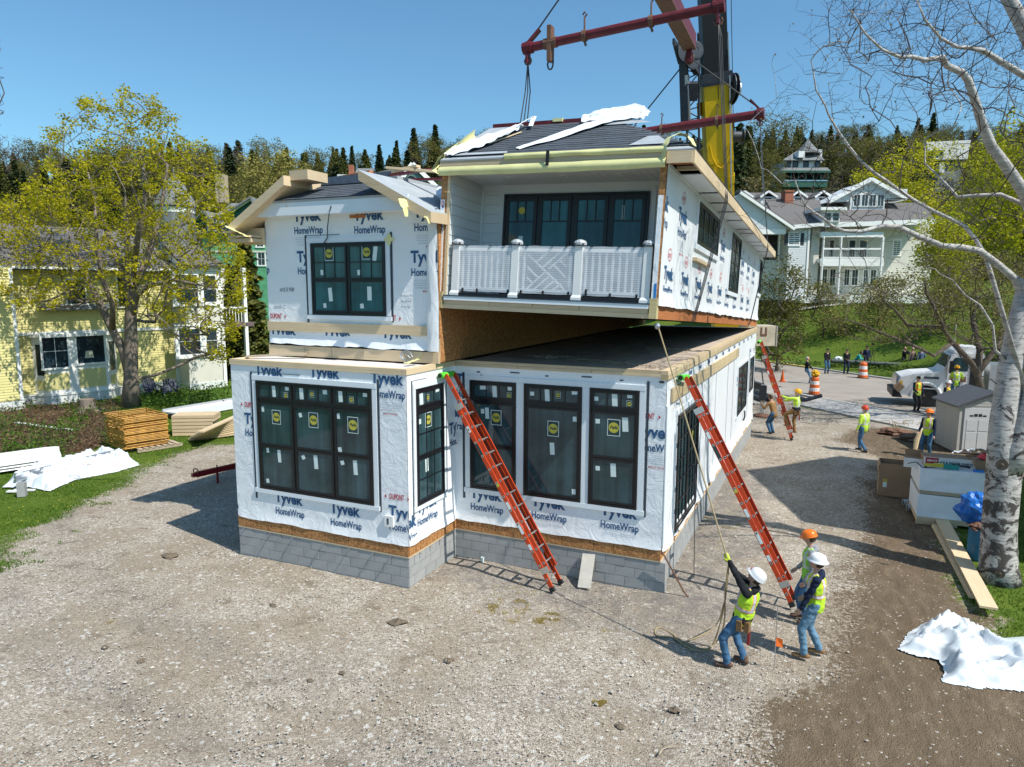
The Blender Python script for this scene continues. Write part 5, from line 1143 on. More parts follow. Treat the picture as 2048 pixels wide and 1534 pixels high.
def ik(a, t, l1, l2, pole):
    a, t, pole = Vector(a), Vector(t), Vector(pole); d = t-a; D = min(d.length, (l1+l2)*.999); dn = d.normalized(); t = a+dn*D
    x = (l1*l1-l2*l2+D*D)/(2*D); h = math.sqrt(max(l1*l1-x*x, 0)); p = (pole-dn*pole.dot(dn))
    p = p.normalized() if p.length > 1e-4 else dn.orthogonal(); return a+dn*x+p*h, t
def person(label, pos, head, group=None, hip=(0, 0, .91), feet=((-.12, 0), (.12, .05)), footz=(0, 0), toe=(0, 0), lean=(0, 0), twist=0, hands=((-.28, .08, .80), (.28, .08, .80)), elbow=None,
           look=(0, 0), top=GREYC, legs=JEAN, boots=BOOT, vest=None, helmet=None, brim=False, cap=None, hood=None, hair=HAIR, gloves=None, near=False, scale=1., shades=False, belt=False, beard=False, thick=1.):
    """label, ground point, heading (world radians of the front), joints in local space: +y forward, +x right"""
    pos = Vector(pos); t = thing('person', label, 'person', loc=pos, rz=head-PI/2, group=group); t.scale = (scale,)*3; vx = .011 if near else .022
    hipc = Vector(hip); sp = Vector((math.sin(lean[1]), math.sin(lean[0]), math.cos(lean[0])*math.cos(lean[1]))).normalized()
    rt = Vector((math.cos(twist), math.sin(twist), 0)); rt = (rt-sp*rt.dot(sp)).normalized(); fw = sp.cross(rt)
    chest = hipc+sp*.27; neck = hipc+sp*.50; Ls = [neck-sp*.045-rt*.175, neck-sp*.045+rt*.175]
    hd = Vector((math.sin(look[0])*math.cos(look[1]), math.cos(look[0])*math.cos(look[1]), math.sin(look[1]))); hdir = (fw*hd.y+rt*hd.x+Vector((0, 0, hd.z))).normalized()
    hup = (sp*.6+Vector((0, 0, .4))); hup = (hup-hdir*hup.dot(hdir)).normalized(); hrt = hdir.cross(hup); hc = neck+sp*.09+hup*.10+hdir*.025
    body = MB(); legm = MB(); topm = MB(); bootm = MB(); lat = (1, 0, 0)
    # head and neck
    caps(body, neck-sp*.04, hc, .055, .055, hrt); caps(body, hc+hup*.035, hc-hup*.02-hdir*.005, .083, .078, hrt, 1.18, 14, 4); caps(body, hc-hup*.02+hdir*.02, hc-hup*.085+hdir*.045, .062, .038, hrt, 1., 12)
    caps(body, hc+hup*.015+hdir*.085, hc-hup*.025+hdir*.112, .010, .016, hrt, 1., 8)
    for s in (-1, 1): caps(body, hc+hrt*s*.080+hup*.015, hc+hrt*s*.083-hup*.025, .018, .012, hdir, .6, 8)
    caps(body, hc+hdir*.085-hup*.055-hrt*.018, hc+hdir*.085-hup*.055+hrt*.018, .012, .012, hup, 1., 8)
    caps(body, hipc, chest, .13, .14, rt, .68); caps(body, chest, neck-sp*.07, .145, .13, rt, .66)
    caps(topm, hipc-sp*.02, hipc+sp*.12, .155*thick, .15*thick, rt, .78); caps(topm, hipc+sp*.12, chest+sp*.06, .152*thick, .170*thick, rt, .72); caps(topm, chest+sp*.04, neck-sp*.06, .172*thick, .10, rt, .66); caps(topm, Ls[0], Ls[1], .070, .070, sp, 1); caps(topm, neck-sp*.05, neck+sp*.01, .075, .068, rt, 1)
    if hood: caps(topm, neck-fw*.06-rt*.08+sp*.0, neck-fw*.06+rt*.08+sp*.0, .06, .06, sp, 1)
    for i, s in enumerate((-1, 1)):
        hj = hipc+rt*s*.092-sp*.02; ft = Vector((feet[i][0], feet[i][1], footz[i]+.085)); td = Vector((math.sin(toe[i]), math.cos(toe[i]), 0)); kn, ft = ik(hj, ft, .43, .42, td+Vector((s*.12, 0, 0)))
        caps(body, hj, kn, .075, .05); caps(body, kn, ft, .05, .038); caps(legm, hj+sp*.03, kn, .098*thick, .070); caps(legm, kn, ft+Vector((0, 0, .01)), .069, .060)
        fo = Vector((ft.x, ft.y, footz[i])); caps(body, fo+Vector((0, 0, .05))-td*.04, fo+td*.13+Vector((0, 0, .035)), .035, .03)
        caps(bootm, ft+Vector((0, 0, .03)), fo+Vector((0, 0, .06))-td*.01, .056, .052); caps(bootm, fo+Vector((0, 0, .048))-td*.045, fo+td*.155+Vector((0, 0, .038)), .048, .042, Vector((td.y, -td.x, 0)), .85)
        sh = Ls[i]; ta = Vector(hands[i]); pl = Vector(elbow[i]) if elbow else Vector((s*.35, -.9, -.35)); el, wr = ik(sh, ta, .29, .255, pl)
        caps(body, sh, el, .045, .036); caps(body, el, wr, .036, .026); caps(topm, sh, el, .066*thick, .053); caps(topm, el, wr-(wr-el).normalized()*.02, .053, .043)
        hdn = (wr-el).normalized(); side = (rt*s-hdn*rt.dot(hdn)*s).normalized() if abs(hdn.dot(rt)) < .95 else sp; pal = hdn.cross(side).normalized(); tgt = MB() if gloves else body
        caps(tgt, wr, wr+hdn*.06, .030, .036, side if False else fw, .55, 8)
        for k in range(4):                           # four fingers, curled, and a thumb
            o_ = wr+hdn*.075+fw*(k-1.5)*.020; ln = (.034, .040, .038, .030)[k]; c1 = o_+hdn*ln-side*.010; c2 = c1+hdn*ln*.45-side*ln*.75
            caps(tgt, o_-hdn*.02, c1, .0105, .010, n=7, rings=2); caps(tgt, c1, c2, .010, .0085, n=7, rings=2)
        th0 = wr+hdn*.02+fw*.03; caps(tgt, th0, th0+fw*.025+hdn*.025, .012, .011, n=7, rings=2); caps(tgt, th0+fw*.025+hdn*.025, th0+fw*.03+hdn*.058-side*.012, .011, .009, n=7, rings=2)
        if gloves: vol('glove', tgt, vx*.8, gloves, t, 1)
    vol('body', body, vx, SK, t, 2); vol('trousers', legm, vx*1.2, legs, t, 3); vol('boots', bootm, vx*1.2, boots, t, 2); tp = vol('jacket', topm, vx*1.2, top, t, 3)
    def vcs(o):
        at = o.data.attributes.new('vc', 'FLOAT_VECTOR', 'POINT'); d = []
        for v in o.data.vertices: q = v.co-hipc; d += [q.dot(rt), q.dot(sp), q.dot(fw)]
        at.data.foreach_set('vector', d)
    if top is JACK: vcs(tp)
    if vest:
        vm = MB(); k = thick*1.09; caps(vm, hipc-sp*.05, hipc+sp*.12, .166*k, .163*k, rt, .80); caps(vm, hipc+sp*.12, chest+sp*.06, .164*k, .182*k, rt, .76); caps(vm, chest+sp*.04, neck-sp*.075, .184*k, .11, rt, .72); caps(vm, Ls[0]+rt*.055-sp*.0, Ls[1]-rt*.055, .079, .079, sp, 1)
        vo = vol('vest', vm, vx*1.2, vest, t, 2, cut=[(hipc-sp*.10, -sp)]); vcs(vo)
    if belt:
        bm_ = MB(); caps(bm_, hipc-sp*.03, hipc+sp*.015, .180*thick, .178*thick, rt, .80, 18); bo = bm_.build('tool_belt', BLK, t, smooth=True)
        for (a, b_, sx) in ((-.17, -.02, .05), (-.11, -.12, .05), (.17, .0, .045)):
            c = hipc+rt*a+fw*b_-sp*.07; MB().box(-.05, .05, -.04, .04, -.10, .07).build('pouch', TAN, t, loc=c, rz=twist)
        c = hipc-rt*.05-fw*.15-sp*.12; MB().beam(c, c-Vector((.05, .01, .26)), .035, .03).build('hammer', M('tool_red', (.25, .01, .01), .5), t)
        for s in (-1, 1): MB().tube([hipc+rt*s*.16+sp*.0, hipc+rt*s*.05-fw*.14-sp*.10, hipc+rt*s*.02-fw*.10-sp*.2], .014, 6).build('harness_strap', M('strap_lime', (.45, .65, .05), .7), t)
    Mh = Matrix((hrt, hdir, hup)).transposed().to_4x4(); Mh.translation = hc
    em = MB()
    for s in (-1, 1): caps(em, (s*.032, .088, .012), (s*.032, .090, .012), .010, n=8, rings=2)
    if shades: em.box(-.065, .065, .086, .102, -.004, .024)
    em.build('sunglasses' if shades else 'eyes', M('eye_dark', (.02, .015, .012), .3), t, mtx=Mh)
    MB().box(-.022, .022, .094, .103, -.060, -.054).build('mouth', M('lips', (.30, .10, .08), .6), t, mtx=Mh)
    if hair is not None:
        hm = MB(); caps(hm, (0, -.018, .03), (0, -.03, -.015), .090, .082, (1, 0, 0), 1.08, 14, 4); ho = vol('hair', hm, vx, hair, t, 1, cut=[((0, .055, 0), (0, 1, .35)), ((0, 0, -.07), (0, 0, -1))]); ho.matrix_local = Mh
    if beard: bm2 = MB(); caps(bm2, (-.03, .06, -.08), (.03, .06, -.08), .04, n=10); vol('beard', bm2, vx, hair, t, 1).matrix_local = Mh
    if helmet:
        hb = MB(); n = 20; prof = [(.001, .150), (.045, .147), (.085, .128), (.108, .095), (.118, .055), (.121, .036)]; vs = [(r*math.cos(2*PI*j/n), r*1.16*math.sin(2*PI*j/n), z) for r, z in prof for j in range(n)]
        bw = [(.030, .052), (.012, .020)]; vs += [((.121+(.035 if brim else .010)+(0 if brim else .0))*math.cos(2*PI*j/n), (.140+(.035 if brim else (.055 if math.sin(2*PI*j/n) > .3 else .008)))*math.sin(2*PI*j/n), .024) for j in range(n)]
        vs += [((.119+(.033 if brim else .008))*math.cos(2*PI*j/n), (.138+(.033 if brim else (.052 if math.sin(2*PI*j/n) > .3 else .006)))*math.sin(2*PI*j/n), .019) for j in range(n)]; vs += [(.112*math.cos(2*PI*j/n), .130*math.sin(2*PI*j/n), .03) for j in range(n)]
        hb.add(vs, [(i*n+j, (i+1)*n+j, (i+1)*n+(j+1) % n, i*n+(j+1) % n) for i in range(len(prof)+2) for j in range(n)])
        for x_ in (0, -.045, .045): hb.tube([(x_, .10, .118-abs(x_)*.25), (x_, .04, .148-abs(x_)*.35), (x_, -.04, .148-abs(x_)*.35), (x_, -.11, .112-abs(x_)*.25)], .010 if x_ == 0 else .007, 6)
        hs = hb.build('helmet', helmet, t, smooth=True, mtx=Mh @ Matrix.Translation((0, -.005, .0)))
        MB().box(-.03, .03, .128, .140, .052, .072).build('helmet_badge', M('badge', (.35, .05, .05), .5), t, mtx=Mh)
    if cap:
        cm_ = MB(); n = 16; prof = [(.001, .128), (.05, .122), (.085, .095), (.095, .05)]; cm_.add([(r*math.cos(2*PI*j/n), r*1.14*math.sin(2*PI*j/n), z) for r, z in prof for j in range(n)], [(i*n+j, (i+1)*n+j, (i+1)*n+(j+1) % n, i*n+(j+1) % n) for i in range(3) for j in range(n)])
        cm_.box(-.06, .06, .09, .175, .045, .053); cm_.build('cap', cap, t, smooth=False, mtx=Mh)
    return t, hc
HF = YAW+PI/2                                           # heading 'away from the camera'
def foot(px, z=None): p = gp(px); p.z = (H(p.x, p.y) if z is None else z); return p
# rope puller
pr, _ = person('worker in white helmet and lime vest leaning back and hauling the tag line', foot((1462, 1328)), HF+.95, hip=(0, -.15, .86), feet=((-.14, .02), (.14, -.16)), toe=(-.3, .3), lean=(-.22, 0), hands=((-.03, .13, 1.76), (.03, .10, 1.64)), elbow=((-.6, .2, -.8), (.6, .2, -.8)),
    look=(.0, .45), top=BLK, legs=JEAN, vest=VEST, helmet=HW, gloves=GLOVE, near=True, belt=True, hood=True, thick=1.06)
person('worker in orange helmet with lime vest over a grey hooded sweatshirt beside the ladder foot', foot((1614, 1243)), HF+1.25, feet=((-.12, .0), (.12, .10)), hands=((-.27, .10, .86), (.27, .20, .90)), look=(.3, -.25), top=GREYC, legs=JEAN, vest=vestmat('vest_green', (.28, .68, .06), True, False), helmet=HO, near=True, hood=True, boots=BOOT, scale=.98)
person('worker in white full brim helmet and lime vest over navy sleeves watching the rope', foot((1624, 1312)), HF+1.15, feet=((-.13, .12), (.13, -.10)), hands=((-.22, .22, .84), (.26, .16, .90)), look=(.25, .10), top=NAVY, legs=JEANL, vest=VEST, helmet=HW, brim=True, near=True, hood=True, boots=TAN, scale=1.0)
person('bearded worker in red helmet and lime jacket walking on the gravel beyond the ladder', foot((1724, 903)), HF+.5, feet=((-.10, -.20), (.12, .18)), hip=(0, 0, .88), hands=((-.32, .05, .82), (.34, .05, .80)), look=(.6, .15), top=JACK, legs=JEAN, helmet=HR, hair=GREYH, beard=True, thick=1.2, boots=DKP)
person('climber in yellow helmet and lime jacket with brown trousers on the far ladder', (1.55, 16.05, 0), 2.95, hip=(0, -.10, 1.22), feet=((-.1, .14), (.12, -.06)), footz=(.55, .28), hands=((-.18, .42, 1.75), (.2, .45, 1.50)), look=(0, .45), top=JACK, legs=BRN, helmet=HY, belt=True, thick=1.15, boots=TAN, hair=GREYH)
person('worker with blue jeans mostly hidden behind the far ladder', (.75, 17.0, 0), 2.6, hip=(0, -.05, .85), lean=(.3, 0), hands=((-.2, .4, 1.2), (.2, .4, 1.2)), top=BRN, legs=JEAN, boots=DKP)
person('worker in lime and orange vest and dark trousers standing before the white truck', foot((1831, 826), .06), HF+PI+.1, feet=((-.11, 0), (.1, .03)), hands=((-.26, .10, .85), (.12, .22, .95)), look=(.2, 0), top=NAVY, legs=DKP, vest=vestmat('vest_orange', (.52, .72, .05), False, True), boots=DKP, cap=BLK, shades=True)
person('worker in white helmet and lime vest partly hidden behind the shed roof', foot((1889, 838), .06), HF+PI+.6, hands=((-.25, .12, .9), (.2, .25, 1.0)), top=NAVY, legs=DKP, vest=vestmat('vest_orange', (.5, .7, .05), False, True), helmet=HW)
ps = gp((1906, 830)); person('worker in lime jacket standing in the open truck door with his back turned', (ps.x, ps.y, .62), HF-.3, feet=((-.1, 0), (.1, .1)), hands=((-.15, .45, 1.1), (.3, .35, 1.1)), top=JACK, legs=JEAN, helmet=HY)
person('worker in orange helmet and lime vest with dark sleeves beside the grey shed', foot((1852, 915)), HF+2.2, hands=((-.26, .12, .82), (.22, .22, .92)), look=(.4, .1), top=NAVY, legs=JEAN, vest=VEST, helmet=HO)
# onlookers across the road
def look_(label, px, hd, **k): return person(label, foot(px, .04), hd, group='onlookers by the far kerb', **k)
look_('onlooker in dark jacket and pale jeans perched at the left end of the row', (1615, 768), HF+PI+1.2, hip=(0, -.1, .86), feet=((-.1, .12), (.1, .3)), top=BLK, legs=JEANL, hair=GREYH, hands=((-.2, .25, .9), (.2, .25, .9)))
look_('onlooker in black jacket and jeans holding papers, second from the left', (1652, 748), HF+PI+.1, top=BLK, legs=JEAN, hands=((-.1, .25, .98), (.1, .25, .98)), cap=BLK)
look_('onlooker in black jacket and dark jeans with folded hands, third from the left', (1691, 749), HF+PI-.2, top=BLK, legs=NAVY, hands=((-.08, .25, 1.0), (.08, .25, 1.02)), cap=DKP)
look_('onlooker in navy sweatshirt standing beside the black tripod', (1731, 740), HF+PI-.1, top=NAVY, legs=DKP, hands=((-.24, .12, .9), (.2, .2, 1.0)), cap=BLK, thick=1.15)
look_('person in teal top crouching behind the guard rail', (1715, 737), HF+PI+1.0, hip=(0, -.15, .55), lean=(.5, 0), feet=((-.1, .1), (.1, .2)), top=TEAL, legs=DKP, hands=((-.1, .4, .7), (.1, .4, .7)))
look_('onlooker in black with a camera raised left of the truck bonnet', (1806, 742), HF+PI+.2, top=BLK, legs=DKP, hands=((-.08, .25, 1.45), (.08, .25, 1.45)))
look_('grey haired onlooker in a brown jacket behind the truck bonnet', (1822, 744), HF+PI, top=cloth('taupe', (.16, .12, .10)), legs=DKP, hair=GREYH)
look_('onlooker in a blue cap right of the group behind the truck bonnet', (1840, 745), HF+PI-.2, top=cloth('slate', (.10, .14, .22)), legs=DKP, cap=NAVY)
# ================================================================= ropes in the worker's hands
Mp = pr.matrix_basis.copy(); hL, hR = Mp @ Vector((-.03, .15, 1.80)), Mp @ Vector((.03, .12, 1.66)); fp = Mp @ Vector((0, 0, 0))
cr_ = ring+Vector((.06, -.02, -.1))
def rope(lab, pts, r=.012, mat=m_rope, cat='rope', sm=4):
    P = [Vector(p) for p in pts]; Q = []
    for i in range(len(P)-1):
        a, b, c, d = P[max(i-1, 0)], P[i], P[i+1], P[min(i+2, len(P)-1)]
        for k in range(sm): t = k/sm; Q.append(.5*((2*b)+(c-a)*t+(2*a-5*b+4*c-d)*t*t+(3*b-a-3*c+d)*t**3))
    Q.append(P[-1]); o = MB().tube([q-Q[0] for q in Q], r, 6).build('rope', mat, loc=Q[0]); return tag(o, lab, cat)
rope('tan tag line running from the corner of the hanging module down to the rope puller', [ring+Vector((.02, 0, -.03)), cr_+(hL-cr_)*.3, cr_+(hL-cr_)*.65, hL, hR], .014)
g = lambda u, v, z=.02: gp((u, v), z)
rope('loose rope hanging from the worker and looped on the gravel', [hR, hR+Vector((-.04, .05, -.5)), hR.lerp(g(1440, 1290), .62)+Vector((.02, 0, -.15)), g(1432, 1285, .10), g(1408, 1298), g(1370, 1285), g(1340, 1265), g(1318, 1255), g(1310, 1262), g(1316, 1272), g(1345, 1275), g(1372, 1292), g(1400, 1302), g(1425, 1290, .05), hR.lerp(g(1440, 1290), .55)+Vector((-.02, .04, -.1)), hR+Vector((-.02, .05, -.4)), hR], .013)
rope('second loop of rope lying in the shadow of the rope puller', [g(1345, 1268), g(1362, 1283), g(1385, 1278), g(1420, 1262, .03), g(1438, 1240, .25), hR+Vector((-.05, .02, -.7))], .010)
e = mwp(.05, .3, .0); rope('thin black cord hanging in front of the side wall and curled at the ground', [onp((1391, 895), 0, .35), onp((1390, 1000), 0, .55), gp((1388, 1150), .05), gp((1389, 1165), .02), gp((1396, 1172), .02), gp((1402, 1178), .02)], .007, m_cable, 'cord')
a, b = onp((1322, 1102), 0, .02)+Vector((.02, -.03, 0)), gp((1374, 1194), .015); mb = MB(); mb.tube([(0, 0, 0), (b-a)*.1+Vector((.01, 0, .0)), (b-a)*.9, b-a+Vector((.03, .0, .0))], .018, 6); tag(mb.build('pry_bar', m_rust, loc=a), 'rusty pry bar leaning on the front right foundation corner', 'pry bar')
a, b = gp((1168, 1176), .01), onp((1178, 1108), 1, -.03); mb = MB(); mb.beam((0, 0, 0), b-a, .26, .03, up=(0, -1, .4)); o = mb.build('plank', M('grey_board', (.50, .47, .41), .8, .15, 4, .2, 40), loc=a); tag(o, 'short pale board leaning on the blocks right of the first ladder', 'board')
# survey stake with orange flag
p = gp((1548, 1340)); t = thing('survey_stake', 'thin survey rod with a small orange flag in the gravel right of the rope puller', 'survey stake', loc=p); MB().tube([(0, 0, 0), (.0, .0, 1.05)], .007, 5).build('rod', m_galv, t)
MB().add([(0, 0, .55), (.10, .03, .52), (.11, .04, .38), (0, 0, .40), (.05, .03, .46)], [(0, 1, 4), (1, 2, 4), (2, 3, 4), (3, 0, 4)]).build('flag', M('flag_orange', (.75, .15, .02), .7, .1), t)
# small paper cup
p = gp((965, 1125)); tag(MB().lathe([(.03, 0), (.04, .12), (.036, .12), (.028, .01)], 12).build('cup', m_sticker, loc=p), 'small white cup on the gravel by the inner foundation corner', 'cup')
# moss and straw patches as tufts
gm_ = leafmat('straw_tuft', (.17, .14, .02), (.36, .27, .05), (.55, .42, .12), .2)
def tufts(name, centres, n, hgt, mat, lab=None, w=.006, seed=1, kind='stuff'):
    r_ = random.Random(seed); vs = []; fs = []; tn = []
    for (cx, cy, R, k) in centres:
        for _ in range(int(n*k)):
            a = r_.random()*2*PI; rr = R*math.sqrt(r_.random()); x, y = cx+rr*math.cos(a)*1.6, cy+rr*math.sin(a)*1.3
            if nz(x*5, y*5, seed) < -.02+.25*rr/R: continue
            z = H(x, y)-.02; h = hgt*r_.uniform(.5, 1.2); b = r_.random()*2*PI; dx, dy = math.cos(b)*w, math.sin(b)*w; lx, ly = r_.uniform(-1, 1)*h*.6, r_.uniform(-1, 1)*h*.6
            i = len(vs); vs += [(x-dx, y-dy, z), (x+dx, y+dy, z), (x+lx, y+ly, z+h)]; fs.append((i, i+1, i+2)); tn += [r_.random()]*3
    me = bpy.data.meshes.new(name); me.from_pydata(vs, [], fs); me.materials.append(mat); at = me.attributes.new('tone', 'FLOAT', 'POINT'); at.data.foreach_set('value', tn)
    o = ob(name, me); o['kind'] = kind; return o
def gc(px, R, k=1): p = gp(px); return (p.x, p.y, R, k)
tufts('straw', [gc((1010, 1205), .30), gc((1060, 1235), .28), gc((1095, 1235), .2), gc((990, 1222), .22, .7), gc((1210, 1250), .2, .4), gc((885, 1160), .14, .5), gc((1425, 1038), .25, .4), gc((1465, 1052), .2, .4), gc((232, 1245), .1, .3), gc((1200, 1403), .07, .3), gc((1020, 1185), .35, .6)], 1500, .03, gm_, seed=5)
gr = leafmat('grass_blade', (.035, .085, .008), (.085, .17, .014), (.20, .27, .045), .3)
# turf: blades over the near lawns
def turf(name, n, dmin, dmax, rmin, rmax, test, h, w, seed):
    r_ = random.Random(seed); vs = []; fs = []; tn = []; c = 0
    while c < n:
        c += 1; d = dmin+(dmax-dmin)*r_.random()**1.4; r = r_.uniform(rmin, rmax)*d; x = CAM[0]+FH.x*d+RH.x*r; y = CAM[1]+FH.y*d+RH.y*r
        if not test(x, y): continue
        k = 1+d*.03; hh = h*k*r_.uniform(.4, 1.15)*(1+.5*nz(x*1.3, y*1.3)); b = r_.random()*2*PI; dx, dy = math.cos(b)*w*k, math.sin(b)*w*k; z = H(x, y)-.02; i = len(vs)
        vs += [(x-dx, y-dy, z), (x+dx, y+dy, z), (x+r_.uniform(-.6, .6)*hh, y+r_.uniform(-.6, .6)*hh, z+hh)]; fs.append((i, i+1, i+2)); tn += [min(1, max(0, .45+.45*nz(x*.5, y*.5, 4)+r_.uniform(-.3, .3)))]*3
    me = bpy.data.meshes.new(name); me.from_pydata(vs, [], fs); me.materials.append(gr); at = me.attributes.new('tone', 'FLOAT', 'POINT'); at.data.foreach_set('value', tn); o = ob(name, me); o['kind'] = 'stuff'; return o
isl = lambda x, y: inside(grass, x, y) > .35+.35*nz(x*2.2, y*2.2, 6) and inside(sd_bed, x, y) < .2
turf('grass', 120000, 11, 34, -.78, -.25, isl, .035, .008, 3); turf('grass', 50000, 11, 30, .25, .8, isl, .035, .008, 4)
turf('grass', 90000, 45, 80, -.1, .8, lambda x, y: .69*x+.72*y > 32.3, .028, .014, 6)
dm = leafmat('dandelion', (.7, .55, .02), (.8, .65, .03), (.85, .8, .5), .1)
def dots(name, n, d0, d1, r0, r1, test, s, seed):
    r_ = random.Random(seed); mb = MB()
    for _ in range(n):
        d = r_.uniform(d0, d1); r = r_.uniform(r0, r1)*d; x = CAM[0]+FH.x*d+RH.x*r; y = CAM[1]+FH.y*d+RH.y*r
        if test(x, y) and nz(x*.25, y*.25, 9) > -.1: z = H(x, y)+.06; mb.add([(x-s, y, z), (x, y-s, z+.01), (x+s, y, z), (x, y+s, z+.01)], [(0, 1, 2, 3)])
    o = mb.build(name, dm); o['kind'] = 'stuff'
dots('dandelions', 1500, 48, 62, .05, .75, lambda x, y: .69*x+.72*y > 33, .045, 2); dots('dandelions', 260, 14, 28, -.75, -.3, isl, .022, 3)

# ================================================================= right-hand material stack
def boxm(c, w, d, h, rz=0): return frame(Vector(c), rz)
RZ = YAW-.40
b0 = gp((1832, 1047)); tw = thing('wrapped_bundle', 'lower plastic wrapped lumber bundle on skids left of the birch', 'lumber bundle', loc=b0, rz=RZ, group='wrapped bundles beside the birch'); 
def softbox(w, d, h, seed, name, mat, par, z0=0, amp=.02):
    mb = MB(); n = 12; m = 7
    def F(o, u, v, nu, nv): 
        vs = []
        for j in range(nv+1):
            for i in range(nu+1):
                p = Vector(o)+Vector(u)*i/nu+Vector(v)*j/nv; nn = Vector(u).cross(Vector(v)).normalized(); e = min(i, nu-i, j, nv-j); vs.append(p+nn*(amp*nz(p.x*5+seed, p.z*5+p.y*5) if e else 0))
        mb.add(vs, [(j*(nu+1)+i, j*(nu+1)+i+1, (j+1)*(nu+1)+i+1, (j+1)*(nu+1)+i) for j in range(nv) for i in range(nu)])
    F((0, 0, z0), (w, 0, 0), (0, 0, h), n, m); F((0, d, z0), (0, -d, 0), (0, 0, h), n, m); F((w, 0, z0), (0, d, 0), (0, 0, h), n, m); F((0, 0, z0+h), (w, 0, 0), (0, d, 0), n, n); F((w, d, z0), (-w, 0, 0), (0, 0, h), n, m)
    return mb.build(name, mat, par, smooth=True)
bx('skid', m_pine, tw, .0, .9, .02, .12, .0, .07); bx('skid', m_pine, tw, .0, 1.4, .0, 1.6, .07, .20); softbox(1.38, 1.6, .58, 3, 'plastic_wrap', m_plast, tw, .20, .03)
tu = thing('wrapped_bundle', 'upper plastic wrapped lumber bundle stacked on the lower one left of the birch', 'lumber bundle', loc=b0+Vector((0, 0, .80)), rz=RZ, group='wrapped bundles beside the birch')
for k in range(4): bx('board', m_greywood, tu, .02, 1.38, .0+k*.4, .38+k*.4, .0, .085)
softbox(1.40, 1.6, .56, 8, 'plastic_wrap', m_plast, tu, .087, .03)
zt_ = b0.z+.80+.65; FX = frame(Vector((b0.x, b0.y, zt_)), RZ); W_ = lambda x, y, z=0: FX @ Vector((x, y, z))
m_card = M('cardboard', (.30, .20, .12), .85, .1, 3, .1, 30); m_cardw = M('carton_print', (.72, .71, .68), .6, .06, 3)
t = thing('carton', 'long carton printed ice and water shield lying on top of the bundles', 'carton', loc=W_(.10, .35), rz=RZ+.02); bx('carton_body', m_card, t, 0, 1.25, .0, .5, 0, .24); bx('printed_face', m_cardw, t, .0, 1.25, -.006, 0, .0, .235)
bx('printed_panel', M('carton_red', (.42, .02, .03), .5), t, .04, .33, -.010, -.0065, .07, .22); mb = MB(); letter(mb, 'GRACE', .07, .12, .23, .075, lambda a, b: (a, -.0115, b), None, .03); mb.build('printed_lettering', m_white, t)
mb = MB(); letter(mb, 'ICE & WATER SHIELD', .36, .07, .72, .10, lambda a, b: (a, -.0105, b), None, .03); mb.build('printed_lettering', M('print_black', (.03, .035, .05), .6), t); MB().add([(1.12, -.011, .20), (1.24, -.011, .20), (1.22, -.011, .07)], [(0, 1, 2)]).build('printed_mark', MATS['carton_red'], t)
t = thing('carton', 'open flattened carton with white papers left of the printed carton', 'carton', loc=W_(-.30, .55, -.12), rz=RZ-.1); bx('carton_body', m_card, t, 0, .45, 0, .4, .0, .22); bx('flap', m_cardw, t, -.02, .42, -.02, .0, .0, .24); bx('flap', m_card, t, .0, .4, .38, .40, .22, .40)
t = thing('nail_gun', 'teal and yellow nail gun lying on the upper bundle', 'nail gun', loc=W_(.50, .12, .03), rz=RZ+.1); MB().beam((0, 0, .05), (.34, 0, .03), .10, .12).build('gun_body', M('tool_teal', (.02, .25, .24), .4), t); MB().beam((-.2, 0, .06), (.02, 0, .06), .09, .09).build('gun_nose', m_stick_y, t); MB().beam((.2, .02, .10), (.60, .04, .04), .05, .04).build('magazine', m_black, t)
rope('black air hose curled over the top bundle', [W_(-.25, .3, .02), W_(-.1, .1, .12), W_(.05, .05, .02), W_(.3, .1, .03), W_(.5, .15, .04)], .012, m_black, 'hose')
t = thing('drill', 'yellow cordless drill at the left end of the top bundle', 'drill', loc=W_(.08, .10, .02), rz=RZ); MB().beam((0, 0, .06), (.22, 0, .06), .06, .07).build('drill_body', m_stick_y, t); MB().beam((.06, 0, .05), (.03, 0, -.0), .04, .05).build('grip', m_black, t)
tag(MB().beam((0, 0, 0), (.22, 0, 0), .08, .04).build('blue_knife', m_bt, loc=W_(1.15, .12, .03), rz=RZ), 'small blue tool at the right end of the top bundle', 'tool')
t = thing('carton', 'brown carton under the red cord coil next to the birch trunk', 'carton', loc=W_(1.28, .25, .0), rz=RZ+.1)
MB().add([(0, 0, 0), (.55, 0, .0), (.60, .5, 0), (-.05, .5, 0), (-.12, -.05, .28), (.66, -.05, .28), (.70, .55, .28), (-.15, .55, .28)], [(0, 1, 5, 4), (1, 2, 6, 5), (2, 3, 7, 6), (3, 0, 4, 7), (0, 3, 2, 1)]).build('carton_body', m_card, t); bx('board', m_int, t, -.05, .6, .0, .5, .20, .22)
mr = M('cord_red', (.50, .03, .05), .5, .1, 20); mb = MB()
for k in range(5): mb.tube([(.26*(1-.07*k)*math.cos(i*PI/10), .22*(1-.07*k)*math.sin(i*PI/10), .02*k+.004*math.sin(i*1.7)) for i in range(21)], .022, 6)
tag(mb.build('cord_coil', mr, loc=W_(1.55, .45, .31), rz=RZ), 'coil of red cord on the brown carton next to the birch', 'cord coil')
t = thing('carton', 'tall open cardboard box standing left of the wrapped bundles', 'carton', loc=gp((1756, 990)), rz=RZ-.04)
hB = .95; wB = .93
for (a, b) in (((0, 0), (wB, 0)), ((wB, 0), (wB, .7)), ((0, .7), (wB, .7)), ((0, 0), (0, .7))):
    MB().beam((a[0], a[1], hB/2), (b[0], b[1], hB/2), .02, hB).build('panel', m_card, t)
